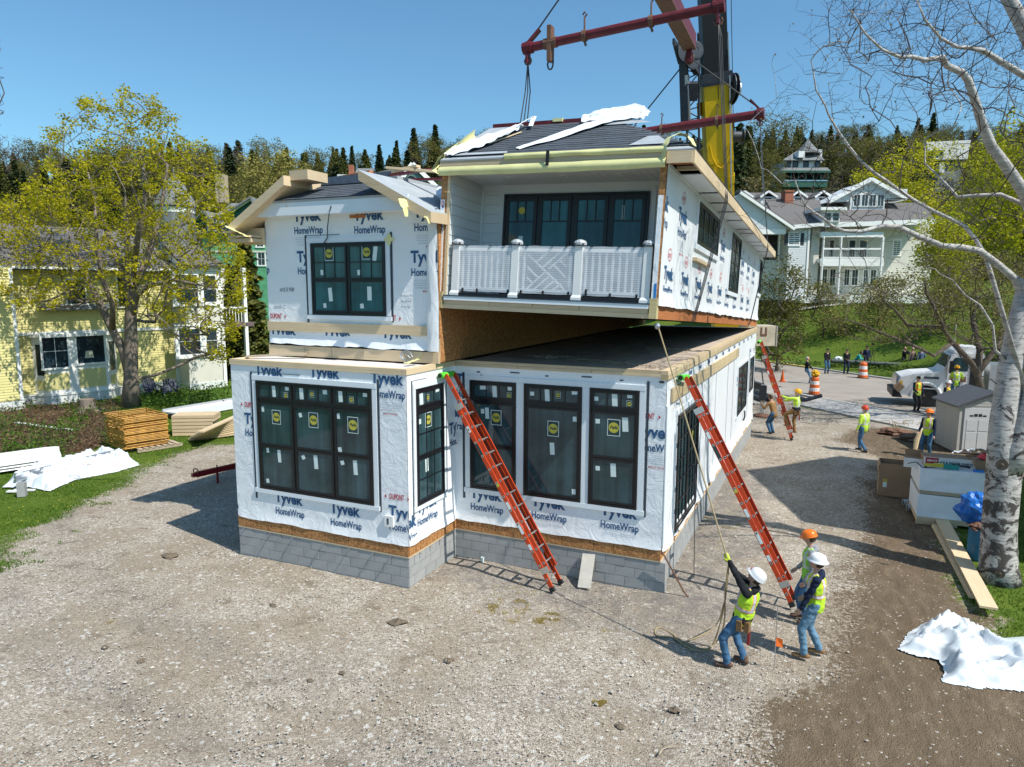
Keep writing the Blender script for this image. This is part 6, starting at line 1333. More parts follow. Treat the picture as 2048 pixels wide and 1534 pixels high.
MB().add([(0, 0, hB), (0, .7, hB), (-.06, .7, hB+.02-.2), (-.06, 0, hB-.22)], [(0, 1, 2, 3)]).build('flap', m_card, t); MB().add([(0, .7, hB), (wB, .7, hB), (wB, .78, hB-.05), (0, .80, hB-.04)], [(0, 1, 2, 3)]).build('flap', m_card, t)
bx('label', m_stick_y, t, .10, .21, -.013, -.0105, .42, .50); bx('label', m_sticker, t, .10, .20, -.013, -.0105, .26, .41)
for (px, L_) in (((1806, 1004), .6), ((1814, 1014), .6)):
    p = gp(px, .09 if L_ else 0); mb = MB(); mb.tube([(0, 0, 0), (L_, .1, 0)], .09, 12, cap=True); mb.tube([(-.005, 0, 0), (.01, 0, 0)], .07, 12, 1); tag(mb.build('pipe', [M('pvc_grey', (.30, .35, .38), .45, .08), m_int], loc=p, rz=RZ), ('upper' if px[0] == 1806 else 'lower')+' grey plastic pipe poking out left of the bundles', 'pipe')
# planks lying to the right
for (a, b, lab, z) in (((1884, 1040), (1978, 1216), 'right pale plank lying on the grass edge near the birch', .16), ((1876, 1050), (1958, 1196), 'lower left plank beside the pale plank', .06)):
    p, q = gp(a, z), gp(b, z); d = q-p; mb = MB(); mb.beam((0, 0, 0), d, .29 if z > .1 else .25, .04); tag(mb.build('plank', m_piney, loc=p), lab, 'plank', 'planks beside the birch')
p, q = gp((1872, 1052), .03), gp((1950, 1196), .03); tag(MB().beam((0, 0, 0), q-p, .2, .04).build('plank', m_piney, loc=p), 'hidden bottom plank of the three by the birch', 'plank', 'planks beside the birch')
# blue tarp bundle and torn blue drum
def blob(name, w, d, h, mat, loc, seed, amp=.25, par=None, n=22, m=14, tip=None):
    mb = MB(); vs = []
    for j in range(m+1):
        ph = PI*j/m
        for i in range(n):
            th = 2*PI*i/n; u = Vector((math.sin(ph)*math.cos(th), math.sin(ph)*math.sin(th), math.cos(ph))); k = 1+amp*nz(u.x*2.2+seed, u.y*2.2, u.z*2.2)+amp*.5*abs(nz(u.x*6+seed, u.y*6, u.z*6)); vs.append((u.x*w*k, u.y*d*k, (u.z+1)*h/2*(1+.3*amp*nz(u.x*3, seed))))
    mb.add(vs, [(j*n+i, (j+1)*n+i, (j+1)*n+(i+1) % n, j*n+(i+1) % n) for j in range(m) for i in range(n)]); return mb.build(name, mat, par, loc=loc, smooth=False)
pb = gp((1952, 1118)); tag(MB().lathe([(.19, 0), (.20, .05), (.19, .35), (.20, .36), (.19, .72), (.17, .70), (.16, .4)], 16).build('blue_drum', M('drum_blue', (.02, .13, .24), .45, .15, 4), loc=pb), 'battered blue drum standing against the birch trunk', 'drum')
o = blob('debris', .17, .17, .22, m_rust, pb+Vector((0, 0, .62)), 4, .6); tag(o, 'rusty scraps filling the blue drum', 'scrap')
o = blob('tarp', .30, .24, .78, M('tarp_blue', (.015, .14, .50), .35, .15, 5, .3, 12), pb+Vector((-.06, .25, .70)), 9, .55); tag(o, 'bright blue tarp bundled above the drum beside the birch', 'tarp')
for a, b, lab in (((1905, 1052), (1928, 1010), 'thin pole leaning under the blue tarp'), ((1935, 1000), (1937, 950), 'dark rod standing behind the blue tarp')):
    p = gp(a, .02) if a[1] > 1040 else vd(a, 17.3); tag(MB().tube([(0, 0, 0), vd(b, 17.4)-p], .018, 6).build('pole', m_galv if a[1] > 1040 else m_rust, loc=p), lab, 'pole')
# crumpled house wrap on the soil, lower right
def crumpled(poly, hgt, mat, name, lab, cat, seed=0, n=46, peak=None, step=.03):
    P = [gp(p) for p in poly]; xs = [p.x for p in P]; ys = [p.y for p in P]; x0, x1, y0, y1 = min(xs), max(xs), min(ys), max(ys); nx_ = int((x1-x0)/step); ny_ = int((y1-y0)/step)
    XX, YY = np.meshgrid(np.linspace(x0, x1, nx_+1), np.linspace(y0, y1, ny_+1)); sd = polysd(XX, YY, [(p.x, p.y) for p in P]); vs = []; idx = {}; fs = []
    for j in range(ny_+1):
        for i in range(nx_+1):
            x, y, s = XX[j, i], YY[j, i], sd[j, i]+.03*nz(XX[j, i]*3, YY[j, i]*3, seed)
            if s < -.02: continue
            e = min(1, max(0, s)/.30); rg = abs(nz(x*1.3+seed, y*1.9)+.3*nz(x*3.1, y*2.2, seed)); fu, fv = x*.8+y*.6+.35*nz(x*1.5, y*1.5, 2), y*.8-x*.6+.35*nz(x*1.5, y*1.5, 5); r2 = abs(nz(fu*1.1, fv*4.2+seed)); r3 = abs(nz(fu*7, fv*2.1+seed))
            z = .008+hgt*(smooth01(e)*(.30+.38*(1-min(1, rg*2.2))**1.6)+e*(.34*(1-min(1, r2*2.8))**1.3+.15*(1-min(1, r3*2.6)))+.02*abs(nz(x*9, y*9))); idx[(i, j)] = len(vs); vs.append((x+.05*nz(x*5, y*5, 3), y+.05*nz(x*5, y*5, 7), z+H(x, y)))
    for j in range(ny_):
        for i in range(nx_):
            k = [(i, j), (i+1, j), (i+1, j+1), (i, j+1)]
            if all(q in idx for q in k): fs.append(tuple(idx[q] for q in k))
    o = MB().add(vs, fs).build(name, mat, smooth=True); return tag(o, lab, cat)
m_sheet = M('wrap_sheet', (.62, .66, .69), .5, .08, 2, .6, 5)
crumpled([(1797, 1300), (1815, 1272), (1850, 1245), (1905, 1232), (1925, 1246), (1965, 1262), (2000, 1290), (2048, 1306), (2110, 1320), (2110, 1400), (2048, 1384), (1990, 1380), (1930, 1374), (1886, 1366), (1888, 1340), (1878, 1318), (1850, 1318)], .34, m_sheet, 'plastic_heap', 'heap of crumpled white plastic on the soil at the lower right', 'plastic sheet', 4)
a, b = gp((1990, 1290), .12), gp((2110, 1300), .14); tag(MB().tube([(0, 0, 0), (b-a)*.5+Vector((0, 0, .05)), b-a], [.10, .13, .14], 14).build('plastic_pipe', M('pipe_pale', (.50, .55, .52), .4, .1, 3), loc=a), 'pale rolled plastic tube behind the crumpled heap at the right edge', 'tube')
# uprooted stump, split log and soil by the pavement
for (px, w, h, lab, mt) in (((1790, 868), .55, .35, 'uprooted tangle of roots on the soil near the pavement', 'r'), ((1832, 880), .5, .35, 'low mound of brown earth and roots left of the shed', 'm')):
    p = gp(px); RT_ = o = blob('root_mound', w, .35, h, m_rust if mt == 'r' else cm, p-Vector((0, 0, .1)), 3 if mt == 'r' else 8, .7); tag(o, lab, 'root mound')
RT_ = [q_ for q_ in COL.objects if q_.name == 'root_mound'][0]
for k in range(8):
    p = gp((1782+k*7, 850+3*(k % 3))); MB().tube([(0, 0, 0), (.2*rnd.uniform(-1, 1), .1, .15+.1*rnd.random()), (.5*rnd.uniform(-1, 1), .2, .12)], [.03, .02, .008], 5).build('root', m_greywood, RT_, loc=p-RT_.location)
p = gp((1830, 900)); tag(MB().tube([(0, 0, 0), (.03, .05, .35), (.12, .08, .72), (.16, .1, .95)], [.07, .09, .07, .02], 7).build('split_log', m_pine, loc=p), 'pale split log standing upright left of the shed', 'log')
# shed
sp_ = gp((1912, 906)); rs = math.atan2(.5, 1.75); sh_ = thing('garden_shed', 'grey plastic garden shed with double doors and a dark gable roof', 'shed', loc=sp_, rz=rs); SW, SD = 2.15, 1.9; SHh = 1.72
m_shed = M('shed_resin', (.47, .45, .41), .55, .05, 3); m_sdoor = M('shed_door', (.55, .55, .55), .5, .04, 3); m_sroof = M('shed_roof', (.085, .09, .10), .6, .15, 6)
MB().prism([(0, 0), (SW, 0), (SW, SHh), (SW/2, SHh+.45), (0, SHh)], 'y', .01, SD).build('wall', m_shed, sh_)
for k in range(15): z = .05+k*.112; bx('wall_slat', m_shed, sh_, -.018, .0, .02, SD, z, z+.098); 
for k in range(4): z = SHh+.02+k*.1; w = (SW/2)*(1-(z+.09-SHh)/.45); bx('wall_slat', m_shed, sh_, SW/2-w, SW/2+w, -.006, .012, z, z+.085)
for s in (0, 1):
    a = .16+s*.93; d = bx('door', m_sdoor, sh_, a, a+.90, -.03, .0, .06, 1.66)
    fr_ = MB()
    for i in range(10): pass
    arc = [(.45+.30*math.cos(th), 1.42-.80+.11*math.sin(th)) for th in [PI*i/10 for i in range(11)]]
    for i in range(4): x0 = .17+i*.145; MB().add([(x0-.45, -.018-.0, .50), (x0+.12-.45, -.018, .50), (x0+.12-.45, -.018, .56+.05*(i in (1, 2))), (x0-.45, -.018, .56+.04*(i in (1, 2)))], [(0, 1, 2, 3)]).build('pane', m_int, d)
    for (zz0, zz1) in ((-.72, -.08), (-.02, .38)):
        for xx in (-.36, .03): bx('door_panel', m_sdoor, d, xx, xx+.32, -.026, -.016, zz0, zz1)
bx('door_handle', m_black, sh_, 1.055, 1.085, -.06, -.03, .75, 1.0)
for s in (-1, 1):
    mb = MB(); a, b = (SW/2, SHh+.52), (SW/2+s*(SW/2+.14), SHh-.03)
    q = [(a[0], -.12, a[1]), (b[0], -.12, b[1]), (b[0], SD+.1, b[1]), (a[0], SD+.1, a[1])]; q = q if s > 0 else q[::-1]; mb.slab(q[::-1], .06); ro = mb.solid('roof', m_sroof, sh_)
    for k in range(5):
        y = .0+k*.4; mb = MB(); pts = [(a[0]+(b[0]-a[0])*t, y+dy, a[1]+(b[1]-a[1])*t+.022) for dy in (0, .36) for t in (.04, .97)]; mb.add([pts[0], pts[1], pts[3], pts[2], *[(p[0], p[1], p[2]-.03) for p in (pts[0], pts[1], pts[3], pts[2])]], [(0, 1, 2, 3), (0, 4, 5, 1), (1, 5, 6, 2), (2, 6, 7, 3), (3, 7, 4, 0)]); mb.build('roof_panel', m_sroof, sh_)
    for k in range(2):
        t = .2; x = a[0]+(b[0]-a[0])*t; z = a[1]+(b[1]-a[1])*t+.04; mb = MB().beam((x-s*.0, .25+k*.16, z), (x+s*.22, .25+k*.16, z-.115), .05, .02); mb.build('skylight', m_white, sh_)
crumple(None, [gp((1905, 905), .3)+Vector((0, -.3, .0)), gp((1940, 905), .5), gp((1985, 905), .9)], (.3, .5, .6), m_plast, 'plastic_sheet', .12, 5); bpy.context.view_layer.update()
o = [x for x in COL.objects if x.name.startswith('plastic_sheet')][-1]; tag(o, 'white plastic sheet draped in front of the shed doors', 'plastic sheet')
p = gp((1985, 925)); tag(MB().box(0, .45, 0, .4, 0, .55).box(.03, .42, .01, .38, .55, .57).build('dark_crate', m_black, loc=p, rz=rs), 'dark crate between the shed doors and the birch', 'crate')

# ================================================================= truck
wv_ = gp((1846, 812), .05); tk = thing('truck', 'white conventional cab truck parked facing left with its driver door open', 'truck', mtx=Matrix.Translation(wv_) @ Matrix.Rotation(YAW+PI-.38, 4, 'Z'))
# local: +x = forward (left in view), +y = towards the far side -> camera side is +y ... mirrored below
m_tw = M('truck_white', (.72, .73, .74), .3, .03, 2); m_ch = M('chrome', (.55, .55, .55), .2, .1, 9, metal=.9)
near = .25; far = -2.1                                      # y of the camera-side and far side
def ext(prof, y0, y1, name, mat, par=tk): return MB().prism(prof, 'y', y0, y1).solid(name, mat, par)
hood = [(1.22, .55), (1.25, 1.05), (1.10, 1.45), (.55, 1.62), (-.35, 1.72), (-.62, 1.80), (-.62, .75), (-.55, .95), (-.40, 1.10), (-.05, 1.20), (.30, 1.12), (.50, .95), (.62, .55)]
ext(hood, near-.02, far+.02, 'hood', m_tw); MB().box(-.6, .5, near-.3, near+.02, .9, .95).build('fender', m_tw, tk)
arc = [(-.03+.66*math.cos(t), .50+.70*math.sin(t)) for t in [PI*i/12 for i in range(13)]]; MB().tube([(x, near+.0, z) for x, z in arc], .055, 8).build('fender_lip', m_tw, tk); MB().tube([(x, near-.12, z-.03) for x, z in arc], .12, 8).build('fender', m_tw, tk)
cab = [(-.62, .60), (-.62, 1.78), (-.80, 2.00), (-1.02, 2.62), (-1.25, 2.72), (-2.35, 2.74), (-2.42, 2.60), (-2.42, .60)]
ext(cab, near-.06, far+.06, 'cab', m_tw); ext([(-2.3, 2.74), (-2.25, 3.0), (-1.5, 3.05), (-1.15, 2.80), (-1.1, 2.73)], near-.2, far+.2, 'roof_cap', m_tw)
MB().add([(-.79, near-.10, 2.04), (-1.00, near-.10, 2.58), (-1.00, far+.10, 2.58), (-.79, far+.10, 2.04)], [(0, 1, 2, 3)]).build('windscreen', m_glass, tk).location.x = .02
win_ = [(-.98, 1.95), (-1.15, 2.5), (-1.75, 2.52), (-1.75, 1.85), (-1.02, 1.85)]; MB().add([(x, near-.045, z) for x, z in win_], [tuple(range(5))]).build('side_window', m_glass, tk); MB().box(-2.35, -1.85, near-.05, near-.03, .95, 2.5).build('door_opening', m_int, tk)
MB().box(-1.70, -1.0, near-.03, near-.01, 1.32, 1.58).build('door_emblem', m_rust, tk); MB().box(-.9, -.86, near-.045, near-.03, 1.1, 1.8).build('door_seam', m_grey, tk)
ext([(.98, .42), (1.42, .42), (1.45, .78), (1.20, .80)], near+.0, far-.0, 'bumper', m_black); MB().box(1.22, 1.27, far+.4, near-.4, .85, 1.45).build('grille', m_ch, tk); MB().lathe([(.28, -.03), (.26, .03)], 4, ax='Y').build('fender_flap', m_card, tk, loc=(1.18, near+.05, .95))
MB().box(1.02, 1.16, near-.08, near+.03, 1.02, 1.25).build('headlight', M('amber', (.6, .35, .02), .3), tk); MB().box(-.55, .1, near-.0, near+.015, 1.42, 1.52).build('hood_vent', m_tape, tk)
for x, nm in ((-.03, 'front'), (-3.9, 'rear')):
    mb = MB(); mb.lathe([(.32, -.14), (.50, -.13), (.54, -.06), (.54, .06), (.50, .13), (.32, .14)], 28, ax='Y'); w = mb.build('wheel', m_rubber, tk, loc=(x, near-.14, .54)); MB().lathe([(.32, .12), (.28, .06), (.15, .05), (.12, .13), (.001, .14)], 20, ax='Y').build('rim', M('rim_cream', (.45, .40, .28), .5, .1), w)
MB().box(-1.1, -.95, near, near+.20, 1.75, 2.35).build('mirror', m_black, tk); MB().tube([(-.85, near, 1.8), (-.85, near+.12, 2.5)], .02, 6).build('mirror_arm', m_ch, tk)
MB().lathe([(.08, 0), (.07, .13), (.001, .15)], 12).build('beacon', M('beacon', (.6, .12, .03), .3), tk, loc=(-1.3, near-.5, 3.03)); MB().box(-6.5, -2.5, far+.5, near-.6, .55, .85).build('chassis', m_dark, tk)
MB().box(-3.6, -2.7, far+.3, near-.2, .9, 2.2).build('body_box', m_galv, tk)
for x in (-1.15, -1.9): MB().tube([(x, near-.3, 2.9), (x+.02, near-.3, 4.2)], .012, 5).build('antenna', m_white, tk)
MB().box(-2.35, -1.75, near+.0, near+.35, .45, .55).build('step', m_ch, tk)
# traffic drums
mo, mw_ = M('drum_orange', (.62, .13, .03), .5, .15, 5), M('drum_white', (.66, .66, .64), .45, .1, 5)
def drum(px, lab, s=1.):
    t = thing('traffic_drum', lab, 'traffic drum', loc=foot(px), group='orange and white traffic drums'); t.scale = (s,)*3; MB().lathe([(.40, 0), (.40, .05), (.30, .06)], 18).build('base_ring', m_rubber, t)
    z = .05
    for k in range(5): r0, r1 = .29-.018*k, .285-.018*k; MB().lathe([(r0, z), (r1, z+.175), (r1-.008, z+.185)], 18).build('band', (mo, mw_)[k % 2], t); z += .185
    MB().lathe([(.205, z), (.16, z+.05), (.05, z+.06), (.05, z+.10)], 16).build('drum_top', mo, t)
drum((1628, 790), 'orange and white traffic drum with a yellow bag on top'); drum((1725, 757), 'orange and white traffic drum on the far side of the road', 1.05)
p = foot((1628, 790)); o = blob('yellow_bag', .19, .19, .42, M('bag_yellow', (.62, .34, .01), .7, .2, 9), p+Vector((0, 0, 1.0)), 4, .6); tag(o, 'yellow bag slumped on the nearer traffic drum', 'bag')
a, b = vd((1662, 722), 50.5), vd((1806, 730), 50); tag(MB().tube([(0, 0, 0), b-a], .16, 12).build('barrier_pipe', M('pipe_dark', (.02, .04, .03), .5), loc=a), 'long dark green pipe laid behind the onlookers', 'pipe')
p = foot((1676, 735)); o = blob('white_bag', .28, .2, .42, m_plast, p+Vector((0, 0, .35)), 6, .5); tag(o, 'white plastic bag between two onlookers in black', 'bag')
p = foot((1742, 745)); t = thing('tripod', 'black camera tripod right of the navy onlooker', 'tripod', loc=p); 
for k in range(3): MB().tube([(.35*math.cos(k*2.1), .35*math.sin(k*2.1), 0), (0, 0, 1.4)], .018, 5).build('leg', m_black, t)
MB().tube([(0, 0, 1.35), (0, 0, 1.95)], .015, 5).build('column', m_black, t); MB().box(-.10, .10, -.04, .04, 1.9, 2.03).build('tripod_head', m_black, t)
tag(MB().tube([(0, 0, 0), (.7, 0, .25)], .09, 8).build('saw', m_dark, loc=gp((1611, 800), .75), rz=YAW-.3), 'dark tool on a stand right of the climber', 'tool')

# ================================================================= left side of the site
A_, B_, C_ = gp((209, 893)), gp((253, 907)), gp((338, 893)); u1 = (C_-B_); L1 = u1.length; u1.normalize(); rzf = math.atan2(u1.y, u1.x); L2 = (A_-B_).length
m_fy = M('frame_yellow', (.44, .225, .035), .55, .35, 6, .2, 40, rand=.25); 
pl = thing('pallet', 'pale wooden pallet under the stack of yellow frames', 'pallet', loc=B_, rz=rzf)
for k in range(7): bx('slat', m_greywood, pl, .35+k*.22, .50+k*.22, -.25, 1.1, .10, .12)
for y in (-.23, .4, 1.0): bx('stringer', m_greywood, pl, .3, 1.9, y, y+.07, 0, .098)
rm = MB()
def ringm(w, d):
    mb = MB(); r_ = .022
    mb.tube([(0, 0, 0), (w, 0, 0)], r_, 5); mb.tube([(0, d, 0), (w, d, 0)], r_, 5); mb.tube([(0, 0, 0), (0, d, 0)], r_, 5); mb.tube([(w, 0, 0), (w, d, 0)], r_, 5); mb.tube([(w*.33, 0, 0), (w*.33, d, 0)], r_*.8, 5); mb.tube([(0, d*.45, 0), (w, d*.45, 0)], r_*.8, 5); return mb.mesh('scaffold_frame', m_fy)
fm = ringm(L1, min(L2, 1.7)); nf = 22
for k in range(nf):
    o = ob('scaffold_frame', fm, loc=B_+Vector((rnd.uniform(-.05, .05), rnd.uniform(-.05, .05), .16+k*.052)), rz=rzf+rnd.uniform(-.02, .02))
    tag(o, 'topmost yellow scaffold frame of the stack on the pallet' if k == nf-1 else (ORD[nf-1-k]+' yellow scaffold frame from the top of the pallet stack') if k > 1 else 'second lowest yellow scaffold frame of the pallet stack' if k else 'lowest yellow scaffold frame resting on the pale pallet', 'scaffold frame', 'yellow scaffold frames stacked on a pallet')
p = gp((345, 872)); rzl = YAW+.12; pz = 0
for k in range(6):
    L_ = 1.55+rnd.uniform(-.08, .1); t = MB().box(0, L_, 0, .9, 0, .115).build('board_layer', m_pine, loc=p+Vector((0, 0, .14*k)), rz=rzl); tag(t, ORD[5-k]+' layer of boards from the top of the squared pine stack', 'boards', 'layers of the squared pine stack')
for k in range(9):
    a, b = gp((377+k*3, 880-k*2), .05+.07*k), gp((470+k*1.5, 868-k*5), .08+.08*k); tag(MB().beam((0, 0, 0), b-a, .24, .05).build('board', m_pine, loc=a), (ORD[8-k]+' pine board from the top of the fanned pile by the bay') if 0 < k < 8 else 'topmost board of the fanned pine pile' if k else 'lowest board of the fanned pine pile on the grass', 'board', 'fanned pine boards by the bay')
a, b = gp((352, 838), .05), gp((480, 815), .05); t = thing('panel_stack', 'pale edged building panels standing on edge behind the pine boards', 'panel stack', loc=a, rz=math.atan2((b-a).y, (b-a).x)); LL_ = (b-a).length+1.5
bx('panel', m_trim, t, 0, LL_, 0, .05, 0, .30); bx('panel', m_plywhite, t, 0, LL_, .08, 1.0, .20, .27); bx('panel', m_membrane, t, 0, LL_, .9, .95, 0, .36)
# white corrugated panels with rounded end and wrapped siding bundle
P0, P1, P2 = gp((-30, 955)), gp((135, 930)), gp((95, 905)); e1 = (P1-P0); Lw = e1.length; e1.normalize(); e2 = Vector((-e1.y, e1.x, 0)); t = thing('white_panel_stack', 'stack of white corrugated sheets with a rounded end at the left edge', 'panel stack', loc=P0)
for k in range(3):
    vs = []; n = 26; m = 20; 
    for i in range(n+1):
        for j in range(m+1):
            s = i/n; v = j/m; xx = Lw*s; yy = 1.9*v; endc = max(0, (s-.86)/.14); yy2 = .95+(yy-.95)*math.sqrt(max(0, 1-endc**2)); vs.append(e1*xx+e2*yy2+Vector((0, 0, .10+.09*k+.025*math.sin(v*34)+.22*math.sin(PI*v)*.8)))
    MB().add(vs, [(i*(m+1)+j, (i+1)*(m+1)+j, (i+1)*(m+1)+j+1, i*(m+1)+j+1) for i in range(n) for j in range(m)]).build('sheet', m_white, t, smooth=True)
crumpled([(5, 975), (30, 955), (100, 935), (200, 912), (225, 908), (262, 918), (281, 930), (230, 945), (150, 960), (100, 983), (60, 975)], .40, m_sheet, 'plastic_cover', 'white printed plastic sheet covering long pipes in front of the white sheets', 'plastic sheet', 12)
pp = gp((140, 938), .40); mb = MB(); letter(mb, 'Celebrations', 0, 0, 1.5, .4, lambda a, b: (a*.9+b*.2, a*.45+b*.8, .10+.05*a), None, .01, shear=.2); mb.build('printed_lettering', M('print_red_pale', (.55, .12, .14), .6), o if False else [x for x in COL.objects if x.name.startswith('plastic_cover')][-1], loc=pp)
for k in range(3):
    a, b = gp((30, 962-6*k), .25+.03*k), gp((222+6*k, 905-2*k), .22+.05*k); tag(MB().tube([(0, 0, 0), b-a], .05, 8).build('pipe', m_galv, loc=a), ('longest', 'middle', 'shortest')[2-k]+' grey pipe sticking out of the white plastic cover', 'pipe', 'grey pipes under the plastic cover')
p = gp((45, 992)); t = thing('cinder_block', 'single concrete block standing on end at the left edge of the lawn', 'concrete block', loc=p, rz=YAW+.3)
MB().box(-.10, -.075, -.1, .1, 0, .40).box(.075, .10, -.1, .1, 0, .40).box(-.075, .075, -.1, -.07, 0, .40).box(-.075, .075, .07, .1, 0, .4).box(-.075, .075, -.07, .07, .18, .22).build('block_shell', m_block, t)
for z in (.02, .22): bx('core_hole', m_int, t, -.102, -.098, -.06, .06, z, z+.16)
p = gp((12, 985)); tag(MB().box(0, .5, 0, .12, 0, .04).box(.1, .7, .15, .25, 0, .04).build('offcut', m_white, loc=p, rz=.4), 'white trim offcuts at the far left of the lawn', 'offcut')
# trailer tongue
a, b = gp((392, 952), .50), gp((492, 930), .62); a = vd((392, 949), 20.5); b = vd((500, 925), 21.8); t = thing('trailer', 'red trailer tongue with jack stand poking out behind the bay', 'trailer', loc=a); m_tr = M('trailer_red', (.20, .008, .015), .4, .1)
MB().beam((0, 0, 0), b-a, .10, .16).build('tongue', m_tr, t); d = (b-a).normalized(); MB().beam(d*-.12, d*.35, .12, .10).build('coupler', m_tr, t); MB().tube([Vector((.10*math.cos(i*PI/6), 0, .10+.08*math.sin(i*PI/6))) for i in range(13)], .018, 6).build('ring', m_rust, t)
MB().tube([d*.65, d*.65+Vector((0, 0, -.55))], .035, 8).build('jack_leg', m_tr, t); MB().tube([d*.65+Vector((0, 0, .0)), d*.65+Vector((0, 0, .16))], .02, 6).build('jack_handle', m_tr, t)
for s in (.9, 1.25, 1.6): MB().beam(d*s+Vector((.0, -.053, .0)), d*(s+.14)+Vector((0, -.053, 0)), .01, .06).build('reflector', m_white, t)
a, b = gp((30, 845), .12), gp((147, 861), .03); tag(MB().tube([(0, 0, 0), b-a], .05, 8).build('downspout', m_white, loc=a), 'white downspout pipe lying across the garden bed', 'pipe')
# ================================================================= buildings
class Bld:
    """a building with its own frame: x along the facade, y into it, z up; px() maps a picture point onto the plane y = yy"""
    def __init__(s, name, lab, cat, P, rz, group=None):
        s.t = thing(name, lab, cat, loc=P, rz=rz, group=group); s.M = frame(Vector(P), rz)
    def px(s, p, yy=0.): return onp(p, 1, yy, s.M)
    def b(s, name, mat, *a, **k): return bx(name, mat, s.t, *a, **k)
    def mb(s, mb, name, mat, **k): return mb.solid(name, mat, s.t, **k)
m_gl = glass('pane_far', (.02, .035, .045), .05)
def wn_(B, x0, x1, z0, z1, y=0, mat=None, cols=2, rows=2, shutter=None, fr=.10, out=.04):
    """window on the plane y: frame > pane, muntins, sill"""
    mat = mat or m_white; mb = MB(); o = y-out
    mb.box(x0-fr, x0, o, y, z0-fr*.5, z1+fr); mb.box(x1, x1+fr, o, y, z0-fr*.5, z1+fr); mb.box(x0, x1, o, y, z1, z1+fr); mb.box(x0-fr-.03, x1+fr+.03, o-.05, y, z0-fr, z0)
    w = mb.build('window', mat, B.t); bx('pane', m_gl, w, x0, x1, y-.012, y-.004, z0, z1)
    mb = MB(); t = .013
    for i in range(1, cols): x = x0+(x1-x0)*i/cols; mb.box(x-t, x+t, o+.01, y-.013, z0, z1)
    for j in range(1, rows): z = z0+(z1-z0)*j/rows; mb.box(x0, x1, o+.012, y-.014, z-t, z+t)
    if mb.v: mb.build('muntin', mat, w, kind='stuff')
    if shutter:
        for a in (x0-fr-.36, x1+fr): bx('shutter', shutter, w, a, a+.36, o, y-.001, z0, z1)
    return w
def lap(B, name, mat, x0, x1, z0, z1, y=0, step=.13, holes=()):
    """clapboard as real overlapping courses (one part, courses under 10 px)"""
    mb = MB(); n = int((z1-z0)/step)
    for k in range(n):
        a = z0+k*step; b = min(a+step, z1); mb.add([(x0, y-.022, a), (x1, y-.022, a), (x1, y-.004, b), (x0, y-.004, b), (x0, y, a), (x1, y, a)], [(0, 1, 2, 3), (4, 5, 1, 0)])
    return mb.build(name, mat, B.t, kind='stuff')
def gable(B, x0, x1, y0, y1, z0, zr, mat, axis='x', over=.3, th=.12, gmat=None, name='roof'):
    if axis == 'x':
        ym = (y0+y1)/2; s_ = (zr-z0)/(ym-y0)
        for sg, ya in ((1, y0), (-1, y1)):
            e = ya-sg*over; ze = z0-over*s_; q = [(x0-over, e, ze), (x1+over, e, ze), (x1+over, ym, zr), (x0-over, ym, zr)]
            MB().slab(q if sg > 0 else q[::-1], th).solid(name, mat, B.t)
        if gmat: MB().prism([(y0, z0), (y1, z0), (ym, zr-.05)], 'x', x0, x1).solid('gable_wall', gmat, B.t)
    else:
        xm = (x0+x1)/2; s_ = (zr-z0)/(xm-x0)
        for sg, xa in ((1, x0), (-1, x1)):
            e = xa-sg*over; ze = z0-over*s_; q = [(e, y0-over, ze), (xm, y0-over, zr), (xm, y1, zr), (e, y1, ze)]
            MB().slab(q if sg > 0 else q[::-1], th).solid(name, mat, B.t)
        if gmat: MB().prism([(x0, z0), (x1, z0), (xm, zr-.05)], 'y', y0, y1).solid('gable_wall', gmat, B.t)
m_yw = M('siding_yellow', (.66, .60, .26), .7, .06, 1.2, coord='World'); m_roofb = M('roof_brown', (.135, .125, .12), .9, .22, 9, .5, 30, coord='World'); m_skirt = M('white_skirt', (.66, .68, .66), .6, .08, 2)
m_cream = M('siding_cream', (.62, .60, .52), .7, .05, 1, coord='World'); m_hw = M('hotel_white', (.60, .62, .62), .6, .04, 1, coord='World'); m_brick = M('brick_red', (.33, .12, .07), .9, .25, 5, .4, 20); m_gs = M('shingle_green', (.10, .33, .17), .8, .2, 2, .2, 14, coord='World'); m_gd = M('green_dark', (.02, .10, .07), .7, .15, 3); m_sh = M('shutter_dark', (.025, .03, .04), .6, .1); m_blu = M('house_blue', (.20, .38, .46), .6, .08, 2); m_rg = M('roof_grey', (.17, .18, .18), .9, .2, 6, .4, 20, coord='World'); m_rp = M('roof_plum', (.14, .10, .10), .9, .2, 6, .4, 20, coord='World')
# ---- yellow house: its long wall runs away to the right
ya = math.atan2(.965, .264); Yp = gp((36, 812)); Y = Bld('yellow_house', 'yellow clapboard house with white trim and brown roof behind the spring maple', 'house', Yp, ya); yp = lambda p, yy=0.: Y.px(p, yy)
XL, XR, EZ = -9.5, yp((354, 700)).x, 6.75
Y.b('wall', m_yw, XL, XR, .02, 9, .45, EZ); Y.b('skirting', m_skirt, XL-.02, XR+.02, -.03, 9, -.8, .42); Y.b('water_table', m_white, XL-.04, XR+.04, -.07, 0, .42, .50)
lap(Y, 'siding', m_yw, XL, XR, .5, 3.45, .02); lap(Y, 'siding', m_yw, XL, XR, 3.75, EZ-.05, .02); Y.b('belt_board', m_white, XL, XR+.03, -.04, .0, 3.45, 3.62)
lap(Y, 'flared_course', m_yw, XL, XR, 3.62, 3.78, -.01); Y.b('corner_board', m_white, XR-.14, XR+.03, -.05, .0, .5, EZ); Y.b('corner_board', m_white, -.12, .05, -.05, .0, .5, EZ)
Y.b('eave_gutter', m_white, XL-.3, XR+.3, -.62, -.48, EZ-.02, EZ+.10); Y.b('soffit', m_white, XL-.3, XR+.3, -.5, .02, EZ-.05, EZ-.01)
